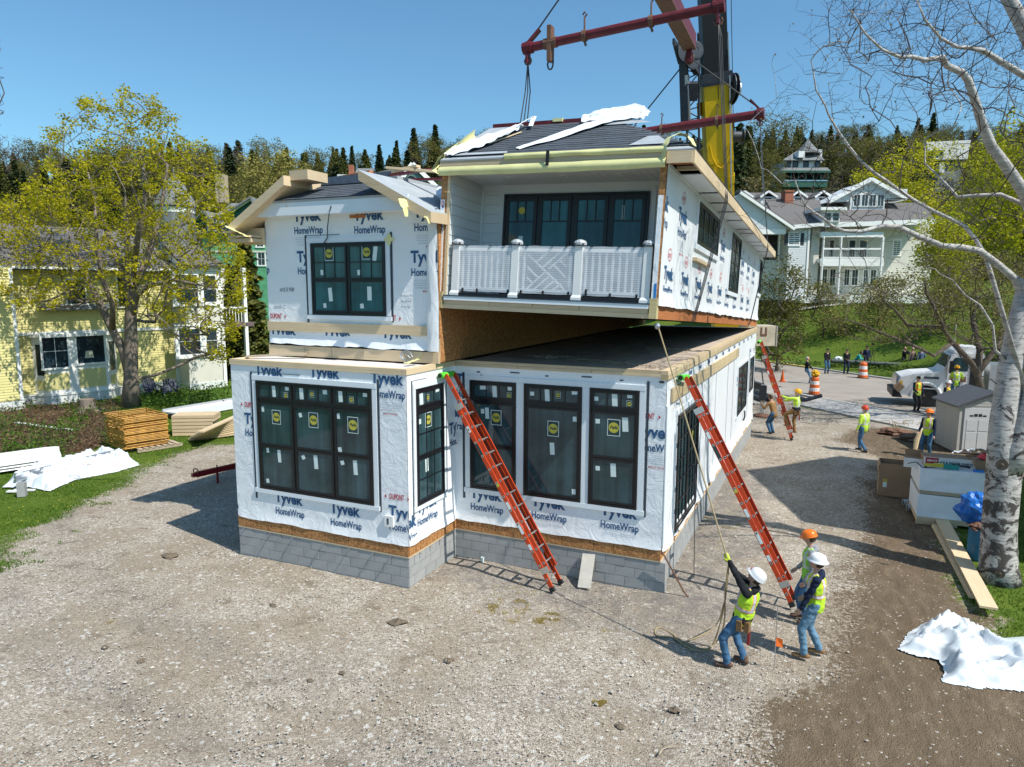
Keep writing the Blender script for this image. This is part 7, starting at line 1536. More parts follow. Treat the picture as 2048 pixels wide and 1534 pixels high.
MB().slab([(XL-.3, -.6, EZ+.05), (XR+.3, -.6, EZ+.05), (XR+.3, 5.2, EZ+2.5), (XL-.3, 5.2, EZ+2.5)], .15).solid('roof', m_roofb, Y.t); MB().slab([(XR+.3, 11.0, EZ+.05), (XL-.3, 11.0, EZ+.05), (XL-.3, 5.2, EZ+2.5), (XR+.3, 5.2, EZ+2.5)], .15).solid('roof', m_roofb, Y.t)
def py_win(px0, px1, yy=0., **k):
    a, b = yp(px0, yy), yp(px1, yy); return wn_(Y, min(a.x, b.x), max(a.x, b.x), min(a.z, b.z), max(a.z, b.z), yy, **k)
py_win((136, 608), (168, 560), cols=1, rows=1); py_win((238, 612), (262, 552), cols=1)
# bay with two windows and panels
bx0, bx1 = yp((78, 700)).x, yp((232, 700)).x; bd_ = .75
prof = [(bx0-.3, 0), (bx0+.1, -bd_), (bx1-.7, -bd_), (bx1, 0)]
for k, (a, b) in enumerate(zip(prof[:-1], prof[1:])):
    d = Vector((b[0]-a[0], b[1]-a[1], 0)); L = d.length; rz_ = math.atan2(d.y, d.x); F = frame(Vector((a[0], a[1], 0)), rz_)
    sub = lambda n, m_, x0, x1, y0, y1, z0, z1: setattr(bx(n, m_, Y.t, 0, x1-x0, 0, y1-y0, 0, z1-z0), 'matrix_local', F @ Matrix.Translation(((x0+x1)/2, (y0+y1)/2, (z0+z1)/2)))
    sub('bay_wall', m_white, 0, L, 0, .1, .5, 3.4); sub('bay_skirt', m_skirt, 0, L, -.02, .12, -.8, .42); sub('water_table', m_white, -.03, L+.03, -.06, .1, .42, .52); sub('bay_cornice', m_white, -.05, L+.05, -.15, .1, 3.36, 3.52)
    if k == 1:
        for (p0, p1, c, r) in (((88, 737), (132, 668), 2, 2), ((156, 727), (206, 665), 1, 1)):
            q0, q1 = yp(p0, -bd_), yp(p1, -bd_); x0, x1 = q0.x, q1.x; w = wn_(Y, x0, x1, q0.z, q1.z, -bd_, cols=c, rows=r); bx('panel', m_yw, w, x0, x1, -bd_-.012, -bd_-.002, .7, q0.z-.3)
            if c == 1: MB().lathe([(.22, .25), (.15, .62)], 14).build('lamp_shade', M('lamp_cream', (.6, .55, .42), .7), w, loc=(x0+.55, -bd_-.015+.0, q0.z)).scale = (1, .02, 1)
    else:
        sub('bay_panel', m_yw, .15, L-.15, -.012, .0, .7, 1.2); sub('bay_pane', m_gl, .2, L-.2, -.012, .0, 1.45, 3.0)
# overhead half bay above and left projecting part
MB().prism([(0, 3.8), (-.30, 4.6), (0, 4.65)], 'x', yp((85, 620)).x, yp((215, 620)).x) .solid('bay_canopy', m_roofb, Y.t) if False else None
cx0, cx1 = yp((78, 620)).x, yp((218, 620)).x; MB().slab([(cx0, -.45, 4.72), (cx1, -.45, 4.72), (cx1, .0, 4.98), (cx0, .0, 4.98)], .06).solid('window_hood', m_rg, Y.t)
LZ = -.2; px0 = yp((33, 800)).x
Y.b('wing_wall', m_yw, -12, px0-.05, -1.2, .02, .45, EZ); lap(Y, 'siding', m_yw, -12, px0-.17, .5, EZ, -1.2); Y.b('corner_board', m_white, px0-.17, px0-.02, -1.24, -1.1, .45, EZ); Y.b('skirting', m_skirt, -12, px0, -1.24, 0, -.9, .42)
# right wing with paired windows under a flared gable
W0, W1 = XR, yp((441, 650), -1.3).x; Y.b('wing_wall', m_cream, W0+.02, W1, -1.3, 6, .4, 7.2); Y.b('wing_skirt', m_skirt, W0, W1+.02, -1.33, 6, -.8, .40); Y.b('belt_board', m_white, W0, W1+.05, -1.36, -1.28, 3.5, 3.75); Y.b('frieze', m_white, W0-.05, W1+.1, -1.40, -1.28, 6.75, 7.0)
for (p0, p1) in (((354, 605), (393, 550)), ((408, 604), (430, 552)), ((360, 710), (398, 655)), ((414, 706), (432, 656))):
    a, b = yp(p0, -1.3), yp(p1, -1.3); wn_(Y, a.x, b.x, a.z, b.z, -1.3, cols=1, rows=2, fr=.22)
MB().slab([(W0-.2, -1.7, 7.1), (W1+.3, -1.7, 7.1), (W1+.0, .8, 8.3), (W0-.1, .8, 8.3)], .12).solid('wing_roof', m_roofb, Y.t); Y.b('porch_post', m_white, W1+.1, W1+.3, -1.2, -1.0, -.3, 7.0); Y.b('porch_post', m_white, W1+1.6, W1+1.8, -1.2, -1.0, -.3, 7.0)
Y.b('porch_rail', m_white, W1, W1+1.8, -1.15, -1.08, 4.6, 4.7); Y.b('porch_deck', m_rp, W1, W1+2.2, -1.2, 2, 3.5, 3.75); Y.b('porch_back', m_cream, W1, W1+2.6, 2, 5, -.3, 7)
for k in range(9): Y.b('baluster', m_white, W1+.1+k*.19, W1+.14+k*.19, -1.13, -1.1, 3.8, 4.6)
# lawn chairs (dark blue)
m_ad = M('chair_navy', (.012, .018, .055), .5, .1)
def adk(px, hd, lab):
    t = thing('garden_chair', lab, 'garden chair', loc=gp(px), rz=hd, group='dark blue slatted garden chairs')
    for k in range(6): MB().beam((-.27+k*.108, .22, .32), (-.29+k*.116, .52, .98-.02*abs(k-2.5)**1.5), .09, .02, up=(0, 1, 0)).build('back_slat', m_ad, t)
    for k in range(5): bx('seat_slat', m_ad, t, -.28, .28, -.30+k*.11, -.21+k*.11, .33, .35)
    for s in (-1, 1): bx('arm', m_ad, t, s*.36-.06, s*.36+.06, -.35, .40, .54, .57); bx('leg', m_ad, t, s*.33-.03, s*.33+.03, -.32, -.24, 0, .54); MB().beam((s*.30, -.30, .33), (s*.30, .55, .05), .03, .10).build('leg', m_ad, t)
adk((306, 793), YAW+.9, 'left dark blue slatted garden chair beside the maple trunk'); adk((342, 795), YAW+.5, 'right dark blue slatted garden chair by the yellow house')
a, b = gp((362, 768), .1), gp((402, 773), .03); tag(MB().tube([(0, 0, 0), b-a], .05, 6).build('downspout', m_white, loc=a), 'white downspout lying on the grass right of the garden chairs', 'pipe')
# ---- buildings seen square to the view
def vb(name, lab, cat, px, D, rot=0., group=None):
    P = vd(px, D); return Bld(name, lab, cat, P, YAW+rot, group)
# green shingled house far left
G = vb('green_house', 'pale green shingled house with dark roof and turret behind the yellow house', 'house', (345, 640), 88); g_ = lambda p, yy=0.: G.px(p, yy)
x0, x1, zt = g_((405, 500)).x, g_((560, 500)).x, g_((500, 465)).z; zb = -2
G.b('wall', m_gs, x0, x1, .02, 12, zb, zt); lap(G, 'wall_shingles', m_gs, x0, x1, zb, zt, .02, .3); zm = g_((500, 503)).z; G.b('belt_board', m_cream, x0, x1, -.08, 0, zm-.12, zm+.1)
for p in ((483, 493, 478), (487, 530, 505), (487, 570, 548), (520, 493, 478), (523, 530, 505)):
    a, b = g_((p[0]-6, p[1])), g_((p[0]+6, p[2])); wn_(G, a.x, b.x, a.z, b.z, 0, mat=m_white, fr=.16)
za = g_((470, 395)).z; MB().slab([(x0-1, -.6, zt-.1), (x1+1, -.6, zt-.1), (x1-2, 6, za), (x0+1.5, 6, za)], .2).solid('roof', m_rg, G.t); MB().slab([(x1+1, 12.6, zt-.1), (x0-1, 12.6, zt-.1), (x0+1.5, 6, za), (x1-2, 6, za)], .2).solid('roof', m_rg, G.t)
for (pa, pb, pc) in (((440, 440), (520, 440), (505, 398)), ((388, 450), (432, 450), (410, 425))):
    a, b, c = g_(pa, -.8), g_(pb, -.8), g_(pc, -.8); MB().prism([(a.x, a.z), (b.x, b.z), (c.x, c.z)], 'y', -.8, 5).solid('gable_wall', m_gd, G.t)
    for q in (a, b): MB().beam((q.x, -1.1, q.z), (c.x, -1.1, c.z), .3, .25).build('barge_board', m_cream if pa[0] > 430 else m_gd, G.t); MB().beam((q.x, 2, q.z+.15), (c.x, 2, c.z+.15), 7, .2, up=(0, 0, 1)).build('roof', m_rg, G.t)
a = g_((423, 440), -1); w = wn_(G, a.x-.5, a.x+.5, a.z-1.2, a.z+.4, -.85, mat=m_white)
tc_ = g_((352, 430), 2); MB().lathe([(2.2, -8), (2.2, 1.0), (2.6, 1.0), (2.0, 2.2), (1.2, 3.6), (.5, 4.4), (.12, 5.0), (.05, 5.8)], 14).build('turret', m_rg, G.t, loc=tc_)
MB().lathe([(2.25, .2), (2.3, .8)], 14).build('turret_band', m_white, G.t, loc=tc_); c = g_((442, 350), 6); G.b('chimney', m_greywood, c.x-.6, c.x+.6, 5.5, 6.7, c.z-3.5, c.z)
# blue gabled house and a small far one in the middle
Bb = vb('blue_house', 'blue gabled house with plum roof rising behind the left module', 'house', (850, 470), 75, .35); q = lambda p, yy=0.: Bb.px(p, yy)
a, b, c = q((793, 372)), q((868, 372)), q((822, 330)); MB().prism([(a.x, a.z-6), (b.x, a.z-6), (b.x, b.z), (c.x, c.z), (a.x, a.z)], 'y', 0, 14).solid('wall', m_blu, Bb.t)
for s, e in ((1, a), (-1, b)):
    qd = [(e.x-s*.3, -.6, e.z-.3), (c.x, -.6, c.z+.1), (c.x, 14, c.z+.1), (e.x-s*.3, 14, e.z-.3)]; MB().slab(qd if s > 0 else qd[::-1], .2).solid('roof', m_rp, Bb.t); MB().beam((e.x-s*.3, -.65, e.z-.32), (c.x, -.65, c.z+.05), .12, .42).build('barge_board', m_white, Bb.t)
mb = MB(); disc(mb, lambda u, v: (u, -.03, v), c.x, c.z-1.6, .55, .55, 16); mb.build('round_window', m_gl, Bb.t); MB().tube([(c.x+.6*math.cos(i*PI/10), -.05, c.z-1.6+.6*math.sin(i*PI/10)) for i in range(21)], .08, 6).build('window_ring', m_white, Bb.t)
Bb.b('chimney', m_brick, b.x-1.2, b.x-.7, 8, 8.6, c.z-2, c.z+.6)
Fh = vb('far_house', 'small pale house with chimneys half hidden among dark firs in the middle', 'house', (718, 375), 130); q = lambda p, yy=0.: Fh.px(p, yy)
a, b, c = q((712, 350)), q((738, 350)), q((722, 331)); Fh.b('wall', m_cream, a.x, b.x, 0, 6, a.z-8, a.z); gable(Fh, a.x, b.x, 0, 6, a.z, c.z, m_rg, 'x', .4, .2, m_cream); c = q((704, 336)); Fh.b('chimney', m_brick, c.x-.4, c.x+.4, -1, 0, c.z-4, c.z+.4); Fh.b('lower_roof', m_skirt, c.x-2.2, c.x+1.5, -2, 0, c.z-1.9, c.z-1.4)
# ---- hotel
Ht = vb('hotel', 'long white hotel with dormers, balcony and brick chimney above the lawn', 'hotel', (1640, 600), 70); h = lambda p, yy=0.: Ht.px(p, yy)
def rect(name, mat, p0, p1, y0, y1): a, b = h(p0, y0), h(p1, y0); return Ht.b(name, mat, min(a.x, b.x), max(a.x, b.x), y0, y1, min(a.z, b.z), max(a.z, b.z))
rect('main_wall', m_hw, (1440, 620), (1860, 445), 8, 22); 
e, r_ = h((1500, 436), 7).z, h((1500, 383), 14).z; X0, X1 = h((1420, 400), 8).x, h((1745, 400), 8).x; MB().slab([(X0, 7.4, e), (X1, 7.4, e), (X1, 15, r_), (X0, 15, r_)], .25).solid('roof', m_roofb, Ht.t); Ht.b('eave_board', m_white, X0, X1, 7.2, 7.5, e-.35, e-.02)
for cx in (1488, 1536, 1596, 1645):                      # dormers
    a, b = h((cx-14, 411), 8.2), h((cx+14, 393), 8.2); c = h((cx, 383), 8.2); Ht.b('dormer_wall', m_white, a.x, b.x, 8.25, 12, a.z-.6, b.z)
    wn_(Ht, a.x+.35, b.x-.35, a.z, b.z-.12, 8.24, cols=2, fr=.08)
    for s in (a.x, b.x): MB().beam((s+(.2 if s > c.x else -.2), 10, b.z-.1), (c.x, 10, c.z), 4, .15).build('dormer_roof', m_roofb, Ht.t); MB().beam((s+(.2 if s > c.x else -.2), 7.95, b.z-.1), (c.x, 7.95, c.z), .1, .2).build('dormer_trim', m_white, Ht.t)
a, b = h((1567, 432), 5), h((1586, 384), 5); Ht.b('chimney', m_brick, a.x, b.x, 4.8, 6, a.z-1, b.z); Ht.b('chimney_cap', m_brick, a.x-.08, b.x+.08, 4.72, 6.08, b.z, b.z+.15)
# left wing: white block and the hipped roof over it
rect('wing_wall', m_hw, (1571, 600), (1616, 450), -1.0, 9); rect('wing_side', m_cream, (1616, 600), (1641, 447), -.2, 9); Ht.b('corner_board', m_white, h((1614, 500), -1).x, h((1618, 500), -1).x, -1.08, -.9, h((1614, 600), -1).z, h((1614, 450), -1).z)
a = h((1606, 492), -1.0); wn_(Ht, h((1577, 500), -1).x, h((1597, 500), -1).x, h((1580, 490), -1).z, h((1580, 466), -1).z, -1.0, shutter=m_sh, cols=2, rows=2)
p = [h((1560, 452), -1.5), h((1648, 446), -1.5), h((1640, 400), 6), h((1530, 398), 6)]; MB().slab(p, .25).solid('roof', m_roofb, Ht.t); MB().beam(h((1568, 455), -1.6), h((1648, 449), -1.6), .15, .35).build('eave_board', m_white, Ht.t)
# pedimented porch at left
a, c, b = h((1440, 392), -2.2), h((1478, 388), -2.2), h((1578, 458), -2.2); MB().prism([(a.x-3, b.z), (b.x, b.z), (c.x, c.z)], 'y', -2.2, 4).solid('gable_wall', m_blu if False else m_hw, Ht.t); MB().beam((c.x, -2.5, c.z+.1), (b.x+.4, -2.5, b.z-.05), .3, .24).build('barge_board', m_white, Ht.t); MB().beam((c.x, .8, c.z+.3), (b.x+.4, .8, b.z+.15), 6.6, .2).build('roof', m_roofb, Ht.t)
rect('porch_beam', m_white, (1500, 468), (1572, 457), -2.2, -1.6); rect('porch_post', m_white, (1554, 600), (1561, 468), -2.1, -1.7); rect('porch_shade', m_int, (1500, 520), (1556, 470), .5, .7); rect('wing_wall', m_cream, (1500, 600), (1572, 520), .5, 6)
# central block with lower roof, big dormer and pediment
p = [h((1652, 448), -1.2), h((1870, 440), -1.2), h((1850, 405), 5), h((1650, 408), 5)]; MB().slab(p, .25).solid('roof', m_roofb, Ht.t); MB().beam(h((1650, 450), -1.3), h((1872, 443), -1.3), .2, .45).build('eave_board', m_white, Ht.t)
rect('wall', m_cream, (1641, 600), (1870, 449), 2.2, 9)
a, b = h((1645, 446), -1.5), h((1680, 421), -1.5); Ht.b('dormer_wall', m_white, a.x, b.x, -1.5, 3, a.z, b.z); wn_(Ht, h((1648, 440), -1.5).x, h((1661, 440), -1.5).x, a.z+.2, b.z-.25, -1.52, cols=1, fr=.06); wn_(Ht, h((1665, 440), -1.5).x, h((1677, 440), -1.5).x, a.z+.2, b.z-.25, -1.52, cols=1, fr=.06); Ht.b('dormer_roof', m_white, a.x-.4, b.x+.5, -1.9, 3, b.z, b.z+.28)
a, b, c = h((1700, 410), 3), h((1771, 384), 3), h((1740, 361), 3); Ht.b('pediment_wall', m_hw, a.x, b.x, 3, 9, a.z-1, b.z); aa, bb2 = h((1656, 404), 2.9), h((1812, 398), 2.9)
MB().prism([(aa.x, aa.z), (bb2.x, bb2.z), (c.x, c.z)], 'y', 3.1, 9).solid('pediment', m_hw, Ht.t)
for q_ in (aa, bb2): MB().beam((q_.x, 2.8, q_.z), (c.x, 2.8, c.z+.1), .4, .35).build('barge_board', m_white, Ht.t)
for k in range(4): x = a.x+.35+k*(b.x-a.x-.3)/4; wn_(Ht, x, x+.6, a.z-.1, a.z+1.0, 2.98, cols=2, rows=1, fr=.06)
rect('rear_block', m_hw, (1790, 400), (1815, 378), 8, 14); rect('side_roof', m_white, (1795, 450), (1862, 420), 4, 9)
for (p0_, p1_, yy_, mt_) in (((1571, 600), (1616, 452), -1.0, m_hw), ((1616, 600), (1641, 452), -.2, m_cream), ((1768, 592), (1866, 452), 2.2, m_cream)):
    a, b = h(p0_, yy_), h(p1_, yy_); lap(Ht, 'siding', mt_, a.x, b.x, a.z, b.z, yy_, .2)
# balcony and porch bays
rect('balcony_floor', m_white, (1641, 524), (1768, 517), -1.0, 2.2); rect('porch_frieze', m_white, (1641, 474), (1768, 464), -1.0, -.6); rect('ground_frieze', m_white, (1641, 532), (1768, 524), -1.0, -.8)
for cx in (1645, 1680, 1763): rect('porch_column', m_white, (cx-3, 600), (cx+3, 474), -1.05, -.7)
rl = rect('balcony_rail', m_white, (1645, 499), (1763, 496), -1.0, -.9); rect('balcony_rail', m_white, (1645, 516), (1763, 514), -1.0, -.9)
for k in range(34): x = 1648+k*3.4; rect('baluster', m_white, (x-.5, 514), (x+.5, 499), -.98, -.92)
for (x0_, x1_) in ((1658, 1668), (1697, 1711), (1718, 1734)): a, b = h((x0_, 514), 2.2), h((x1_, 481), 2.2); wn_(Ht, a.x, b.x, a.z, b.z, 2.2, cols=1, rows=1, fr=.1)
for (x0_, x1_, y0_, y1_) in ((1644, 1654, 570, 539), (1659, 1671, 570, 539), (1688, 1699, 570, 539), (1703, 1716, 570, 540), (1726, 1735, 570, 540), (1740, 1752, 570, 540), (1786, 1801, 510, 481)):
    a, b = h((x0_, y0_), 2.2), h((x1_, y1_), 2.2); wn_(Ht, a.x, b.x, a.z, b.z, 2.2 if x0_ < 1770 else 2.2, cols=2, rows=2, fr=.12)
rect('steps', m_conc, (1640, 600), (1700, 588), -2, 0); rect('terrace', m_skirt, (1600, 606), (1870, 592), -1.5, 2)
# ---- houses on the hill
V = vb('hill_house', 'white Victorian house with dark porch and turret roof high on the wooded hill', 'house', (1607, 390), 145); v = lambda p, yy=0.: V.px(p, yy)
def vr(B, name, mat, p0, p1, y0, y1): a, b = B.px(p0, y0), B.px(p1, y0); return B.b(name, mat, min(a.x, b.x), max(a.x, b.x), y0, y1, min(a.z, b.z), max(a.z, b.z))
vr(V, 'wall', m_hw, (1572, 392), (1640, 318), 0, 9); vr(V, 'wall', m_hw, (1625, 325), (1645, 299), 2, 9); p = [v((1565, 320), -.8), v((1650, 320), -.8), v((1628, 298), 4), v((1600, 298), 4)]; MB().slab(p, .2).solid('roof', m_rg, V.t)
c = v((1615, 300), 2); MB().lathe([(2.6, -.8), (1.4, .5), (.2, 1.9), (.02, 2.4)], 8).build('turret_roof', m_rg, V.t, loc=c); a = v((1603, 318), -1); V.b('dormer_wall', m_white, a.x-.6, a.x+.6, -1, 2, a.z+.3, a.z+1.5)
p = [v((1560, 342), -3), v((1662, 342), -3), v((1655, 335), 0), v((1566, 335), 0)]; MB().slab(p, .2).solid('porch_roof', m_rg, V.t); vr(V, 'porch_fascia', m_gd, (1560, 345), (1662, 341), -3.05, -2.95); vr(V, 'porch_rail', m_blu, (1562, 362), (1655, 360), -2.8, -2.7); vr(V, 'porch_base', m_gd, (1566, 374), (1655, 362), -2.7, 0)
for k in range(7): x = 1566+k*15; vr(V, 'porch_post', m_gd, (x, 364), (x+2.2, 345), -2.8, -2.6)
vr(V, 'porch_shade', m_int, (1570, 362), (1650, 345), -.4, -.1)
for cx in (1576, 1591, 1612, 1635): a, b = v((cx-4, 336)), v((cx+4, 321)); wn_(V, a.x, b.x, a.z, b.z, 0, mat=m_sh, cols=1, rows=2, fr=.2)
Gh = vb('hill_house', 'grey roofed house with a dormer between the bright green trees on the hill', 'house', (1890, 360), 150); q = lambda p, yy=0.: Gh.px(p, yy)
vr(Gh, 'wall', m_rg, (1868, 400), (1925, 318), 0, 9); p = [q((1858, 320), -1), q((1935, 318), -1), q((1942, 280), 6), q((1853, 284), 6)]; MB().slab(p, .2).solid('roof', M('roof_pale', (.30, .31, .29), .9, .15, 6), Gh.t)
vr(Gh, 'dormer_wall', m_rg, (1866, 318), (1888, 302), -2, 3); a, b = q((1869, 316), -2), q((1877, 305), -2); wn_(Gh, a.x, b.x, a.z, b.z, -2, fr=.3); vr(Gh, 'dormer_roof', m_rg, (1864, 303), (1891, 300), -2.6, 3); vr(Gh, 'porch', m_hw, (1878, 345), (1890, 325), -1, 0)
# neighbouring gabled house just outside the right edge (its roof shades the gravel)
Nb = Bld('neighbour_house', 'white gabled house standing just outside the right edge of the picture', 'house', (10.05, 12.4, 0), math.atan2(-8.0, -.9))
Nb.b('wall', m_hw, 0, 8.05, .0, 9, -.2, 9.0); gable(Nb, 0, 8.05, 0, 9, 9.0, 12.1, m_roofb, 'y', .15, .14, m_hw)
for i in range(3):
    for j in range(2): wn_(Nb, 1.2+i*2.5, 2.2+i*2.5, 1.2+j*3.4, 2.8+j*3.4, 0)
# path across the lawn and sign
mb = MB(); pts = [(1560, 626), (1600, 621), (1640, 615), (1680, 611), (1705, 609)]
def onterr(px):
    o, d = ray(px); t = 20.
    while t < 400:
        p = o+d*t
        if p.z < H(p.x, p.y): break
        t += .15
    return p
w = [onterr(p) for p in pts]; vs = []
for p in w: z = H(p.x, p.y)+.06; vs += [(p.x, p.y, z), (p.x+FH.x*1.4, p.y+FH.y*1.4, H(p.x+FH.x*1.4, p.y+FH.y*1.4)+.06)]
o = mb.add(vs, [(2*i, 2*i+2, 2*i+3, 2*i+1) for i in range(len(w)-1)]).build('path', m_conc); o['kind'] = 'structure'
p = vd((1980, 722), 40); tag(MB().box(-.5, .5, 0, .05, .9, 1.5).box(-.45, -.38, .0, .05, 0, .9).box(.38, .45, 0, .05, 0, .9).build('sign_board', mr, loc=(p.x, p.y, .02), rz=YAW), 'small red and white notice board behind the shed', 'sign')
# ================================================================= trees
def grow(nodes, par, tips, step=.6, up=.15, jit=.12, r0=.006, expn=2.2, rmin=None, rs=None):
    """tips join the nearest existing limb; returns node list, parents, radii"""
    rs = rs or random.Random(3); P = [tuple(p) for p in nodes]; par = list(par); cap_ = len(P)+len(tips)*14+10; A = np.zeros((cap_, 3)); A[:len(P)] = P; n = len(P)
    root = Vector(P[0])
    for t in sorted(tips, key=lambda q: (Vector(q)-root).length*(.9+.2*rs.random())):
        t = Vector(t); d = A[:n]-np.array(t); dd = (d*d).sum(1); pen = np.maximum(0, A[:n, 2]-t.z)*.9; k = int(np.argmin(np.sqrt(dd)+pen)); a = Vector(A[k]); L = (t-a).length; m = max(1, min(12, int(L/step))); prev = k
        sd = Vector((rs.gauss(0, 1), rs.gauss(0, 1), rs.gauss(0, 1)))*jit*L
        for i in range(1, m+1):
            s = i/m; q = a.lerp(t, s)+sd*math.sin(PI*s)*.5+Vector((0, 0, -up*L*math.sin(PI*s)))+Vector((rs.uniform(-1, 1), rs.uniform(-1, 1), rs.uniform(-1, 1)))*jit*.25*step*(i < m)
            if n >= cap_: break
            A[n] = q; P.append(tuple(q)); par.append(prev); prev = n; n += 1
    R = [0.]*len(P); kids = [[] for _ in P]
    for i, p in enumerate(par):
        if p >= 0: kids[p].append(i)
    for i in range(len(P)-1, -1, -1): R[i] = (sum(R[k]**expn for k in kids[i]))**(1/expn) if kids[i] else r0
    if rmin:
        for i, r in rmin.items(): R[i] = max(r, min(R[i], r*1.15))
    return P, par, R, kids
def limbs(name, P, par, R, kids, mat, parent=None, rcut=0., hi=8, lo=3, split=None):
    """tubes following the thickest child; split: radius under which chains go to a second mesh"""
    A, B = MB(), MB(); st = [(0, None)]; done = set()
    while st:
        i, pr_ = st.pop(); ch = [] if pr_ is None else [pr_]; c = i
        while True:
            ch.append(c); ks = sorted(kids[c], key=lambda k: -R[k])
            for k in ks[1:]: st.append((k, c))
            if not ks: break
            c = ks[0]
        if len(ch) < 2: continue
        rr = [R[k] for k in ch]
        if pr_ is not None: rr[0] = min(rr[0], rr[1]*1.25)
        if max(rr) < rcut: continue
        n = hi if max(rr) > .06 else 5 if max(rr) > .02 else lo; (B if split and max(rr) < split else A).tube([P[k] for k in ch], rr, n, cap=max(rr) > .03)
    o = A.build(name, mat, parent, smooth=True); o2 = None
    if split and B.v: o2 = B.build('twigs', split_mat or mat, parent); o2['kind'] = 'stuff'
    return o, o2
split_mat = None
def leaves(name, centres, per, spread, size, mat, parent, seed=1, tone=None, flat=.5, droop=0):
    r_ = np.random.RandomState(seed); C = np.array([tuple(c) for c in centres]); n = len(C)*per; base = np.repeat(C, per, 0)+r_.normal(0, 1, (n, 3))*spread*np.array([1, 1, .8]); base[:, 2] -= droop*r_.rand(n)
    a = r_.normal(0, 1, (n, 3)); a[:, 2] *= flat; a /= np.linalg.norm(a, axis=1)[:, None]; b = r_.normal(0, 1, (n, 3)); b -= (b*a).sum(1)[:, None]*a; b /= np.linalg.norm(b, axis=1)[:, None]; s = size*(.55+.9*r_.rand(n))[:, None]
    V = np.stack([base-a*s, base-b*s*.6, base+a*s, base+b*s*.6], 1).reshape(-1, 3); me = bpy.data.meshes.new(name); me.vertices.add(4*n); me.vertices.foreach_set('co', V.ravel()); me.loops.add(4*n); me.loops.foreach_set('vertex_index', np.arange(4*n, dtype=np.int32)); me.polygons.add(n); me.polygons.foreach_set('loop_start', np.arange(0, 4*n, 4, dtype=np.int32)); me.update(calc_edges=True)
    tc = np.repeat(r_.rand(len(C)), per)*.55+r_.rand(n)*.45; at = me.attributes.new('tone', 'FLOAT', 'POINT'); at.data.foreach_set('value', np.repeat(tc, 4).astype(np.float32)); me.materials.append(mat); return ob(name, me, parent)
def inpoly(p, poly):
    c = False; n = len(poly)
    for i in range(n):
        (x1, y1), (x2, y2) = poly[i], poly[(i+1) % n]
        if (y1 > p[1]) != (y2 > p[1]) and p[0] < (x2-x1)*(p[1]-y1)/(y2-y1)+x1: c = not c
    return c
def polytips(poly, D, thick, n, rs, shell=0.):
    xs = [p[0] for p in poly]; ys = [p[1] for p in poly]; cx = sum(xs)/len(xs); cy = sum(ys)/len(ys); W_ = (max(xs)-min(xs))/2; H_ = (max(ys)-min(ys))/2; out = []
    while len(out) < n:
        p = (rs.uniform(min(xs), max(xs)), rs.uniform(min(ys), max(ys)))
        if not inpoly(p, poly): continue
        e = max(0, 1-((p[0]-cx)/W_)**2*.8-((p[1]-cy)/H_)**2*.8)**.5; w = rs.uniform(-1, 1); out.append(vd(p, D+w*thick*(.25+.75*e)))
    return out
m_bark = M('bark_grey', (.19, .155, .125), .95, .35, 5, .8, 30, st=(1, 1, .25)); m_twig = M('twig_brown', (.11, .085, .065), .9, .3, 5); m_barkd = M('bark_dark', (.10, .08, .06), .95, .35, 4, .6, 20, st=(1, 1, .3))
def birchmat():
    m, nt, b = newmat('birch_bark'); v = coords(nt, 'World', (1.4, 1.4, 10)); n1 = noise(nt, v, 2.1, 6, .7, .6); v2 = coords(nt, 'World', (1, 1, 1.3)); n2 = noise(nt, v2, 2.6, 6, .72, .8)
    c = ramp(nt, [(.32, (.22, .20, .18)), (.45, (.38, .355, .33)), (.62, (.52, .50, .47))], n1)
    z = nt.nodes.new('ShaderNodeSeparateXYZ'); nt.links.new(nt.nodes.new('ShaderNodeNewGeometry').outputs['Position'], z.inputs[0]); lowz = math_(nt, 'MULTIPLY', math_(nt, 'SUBTRACT', 4.5, z.outputs[2]), .022)
    c = mixc(nt, ramp(nt, [(.56, (0, 0, 0)), (.62, (1, 1, 1))], math_(nt, 'ADD', n2, lowz)), c, (.055, .045, .04))
    n3 = noise(nt, coords(nt, 'World', (2.5, 2.5, 24)), 2, 3, .5); c = mixc(nt, ramp(nt, [(.62, (0, 0, 0)), (.67, (.8, .8, .8))], n3), c, (.10, .085, .075))
    nt.links.new(c, b.inputs['Base Color']); b.inputs['Roughness'].default_value = .75; bump(nt, b, n2, .7, .04); return m
m_birch = birchmat()
L_spring = leafmat('leaf_spring', (.30, .28, .008), (.48, .43, .012), (.66, .56, .03), .5)
L_bright = leafmat('leaf_bright', (.24, .26, .008), (.42, .42, .012), (.58, .52, .02), .4)
L_olive = leafmat('leaf_olive', (.075, .08, .014), (.14, .135, .025), (.24, .21, .05), .3); L_conif = leafmat('needles', (.010, .022, .008), (.028, .046, .014), (.065, .080, .020), .1); L_cedar = leafmat('cedar', (.028, .040, .009), (.062, .075, .014), (.13, .13, .024), .15); L_bud = leafmat('buds', (.13, .10, .05), (.20, .17, .06), (.30, .24, .10), .2)
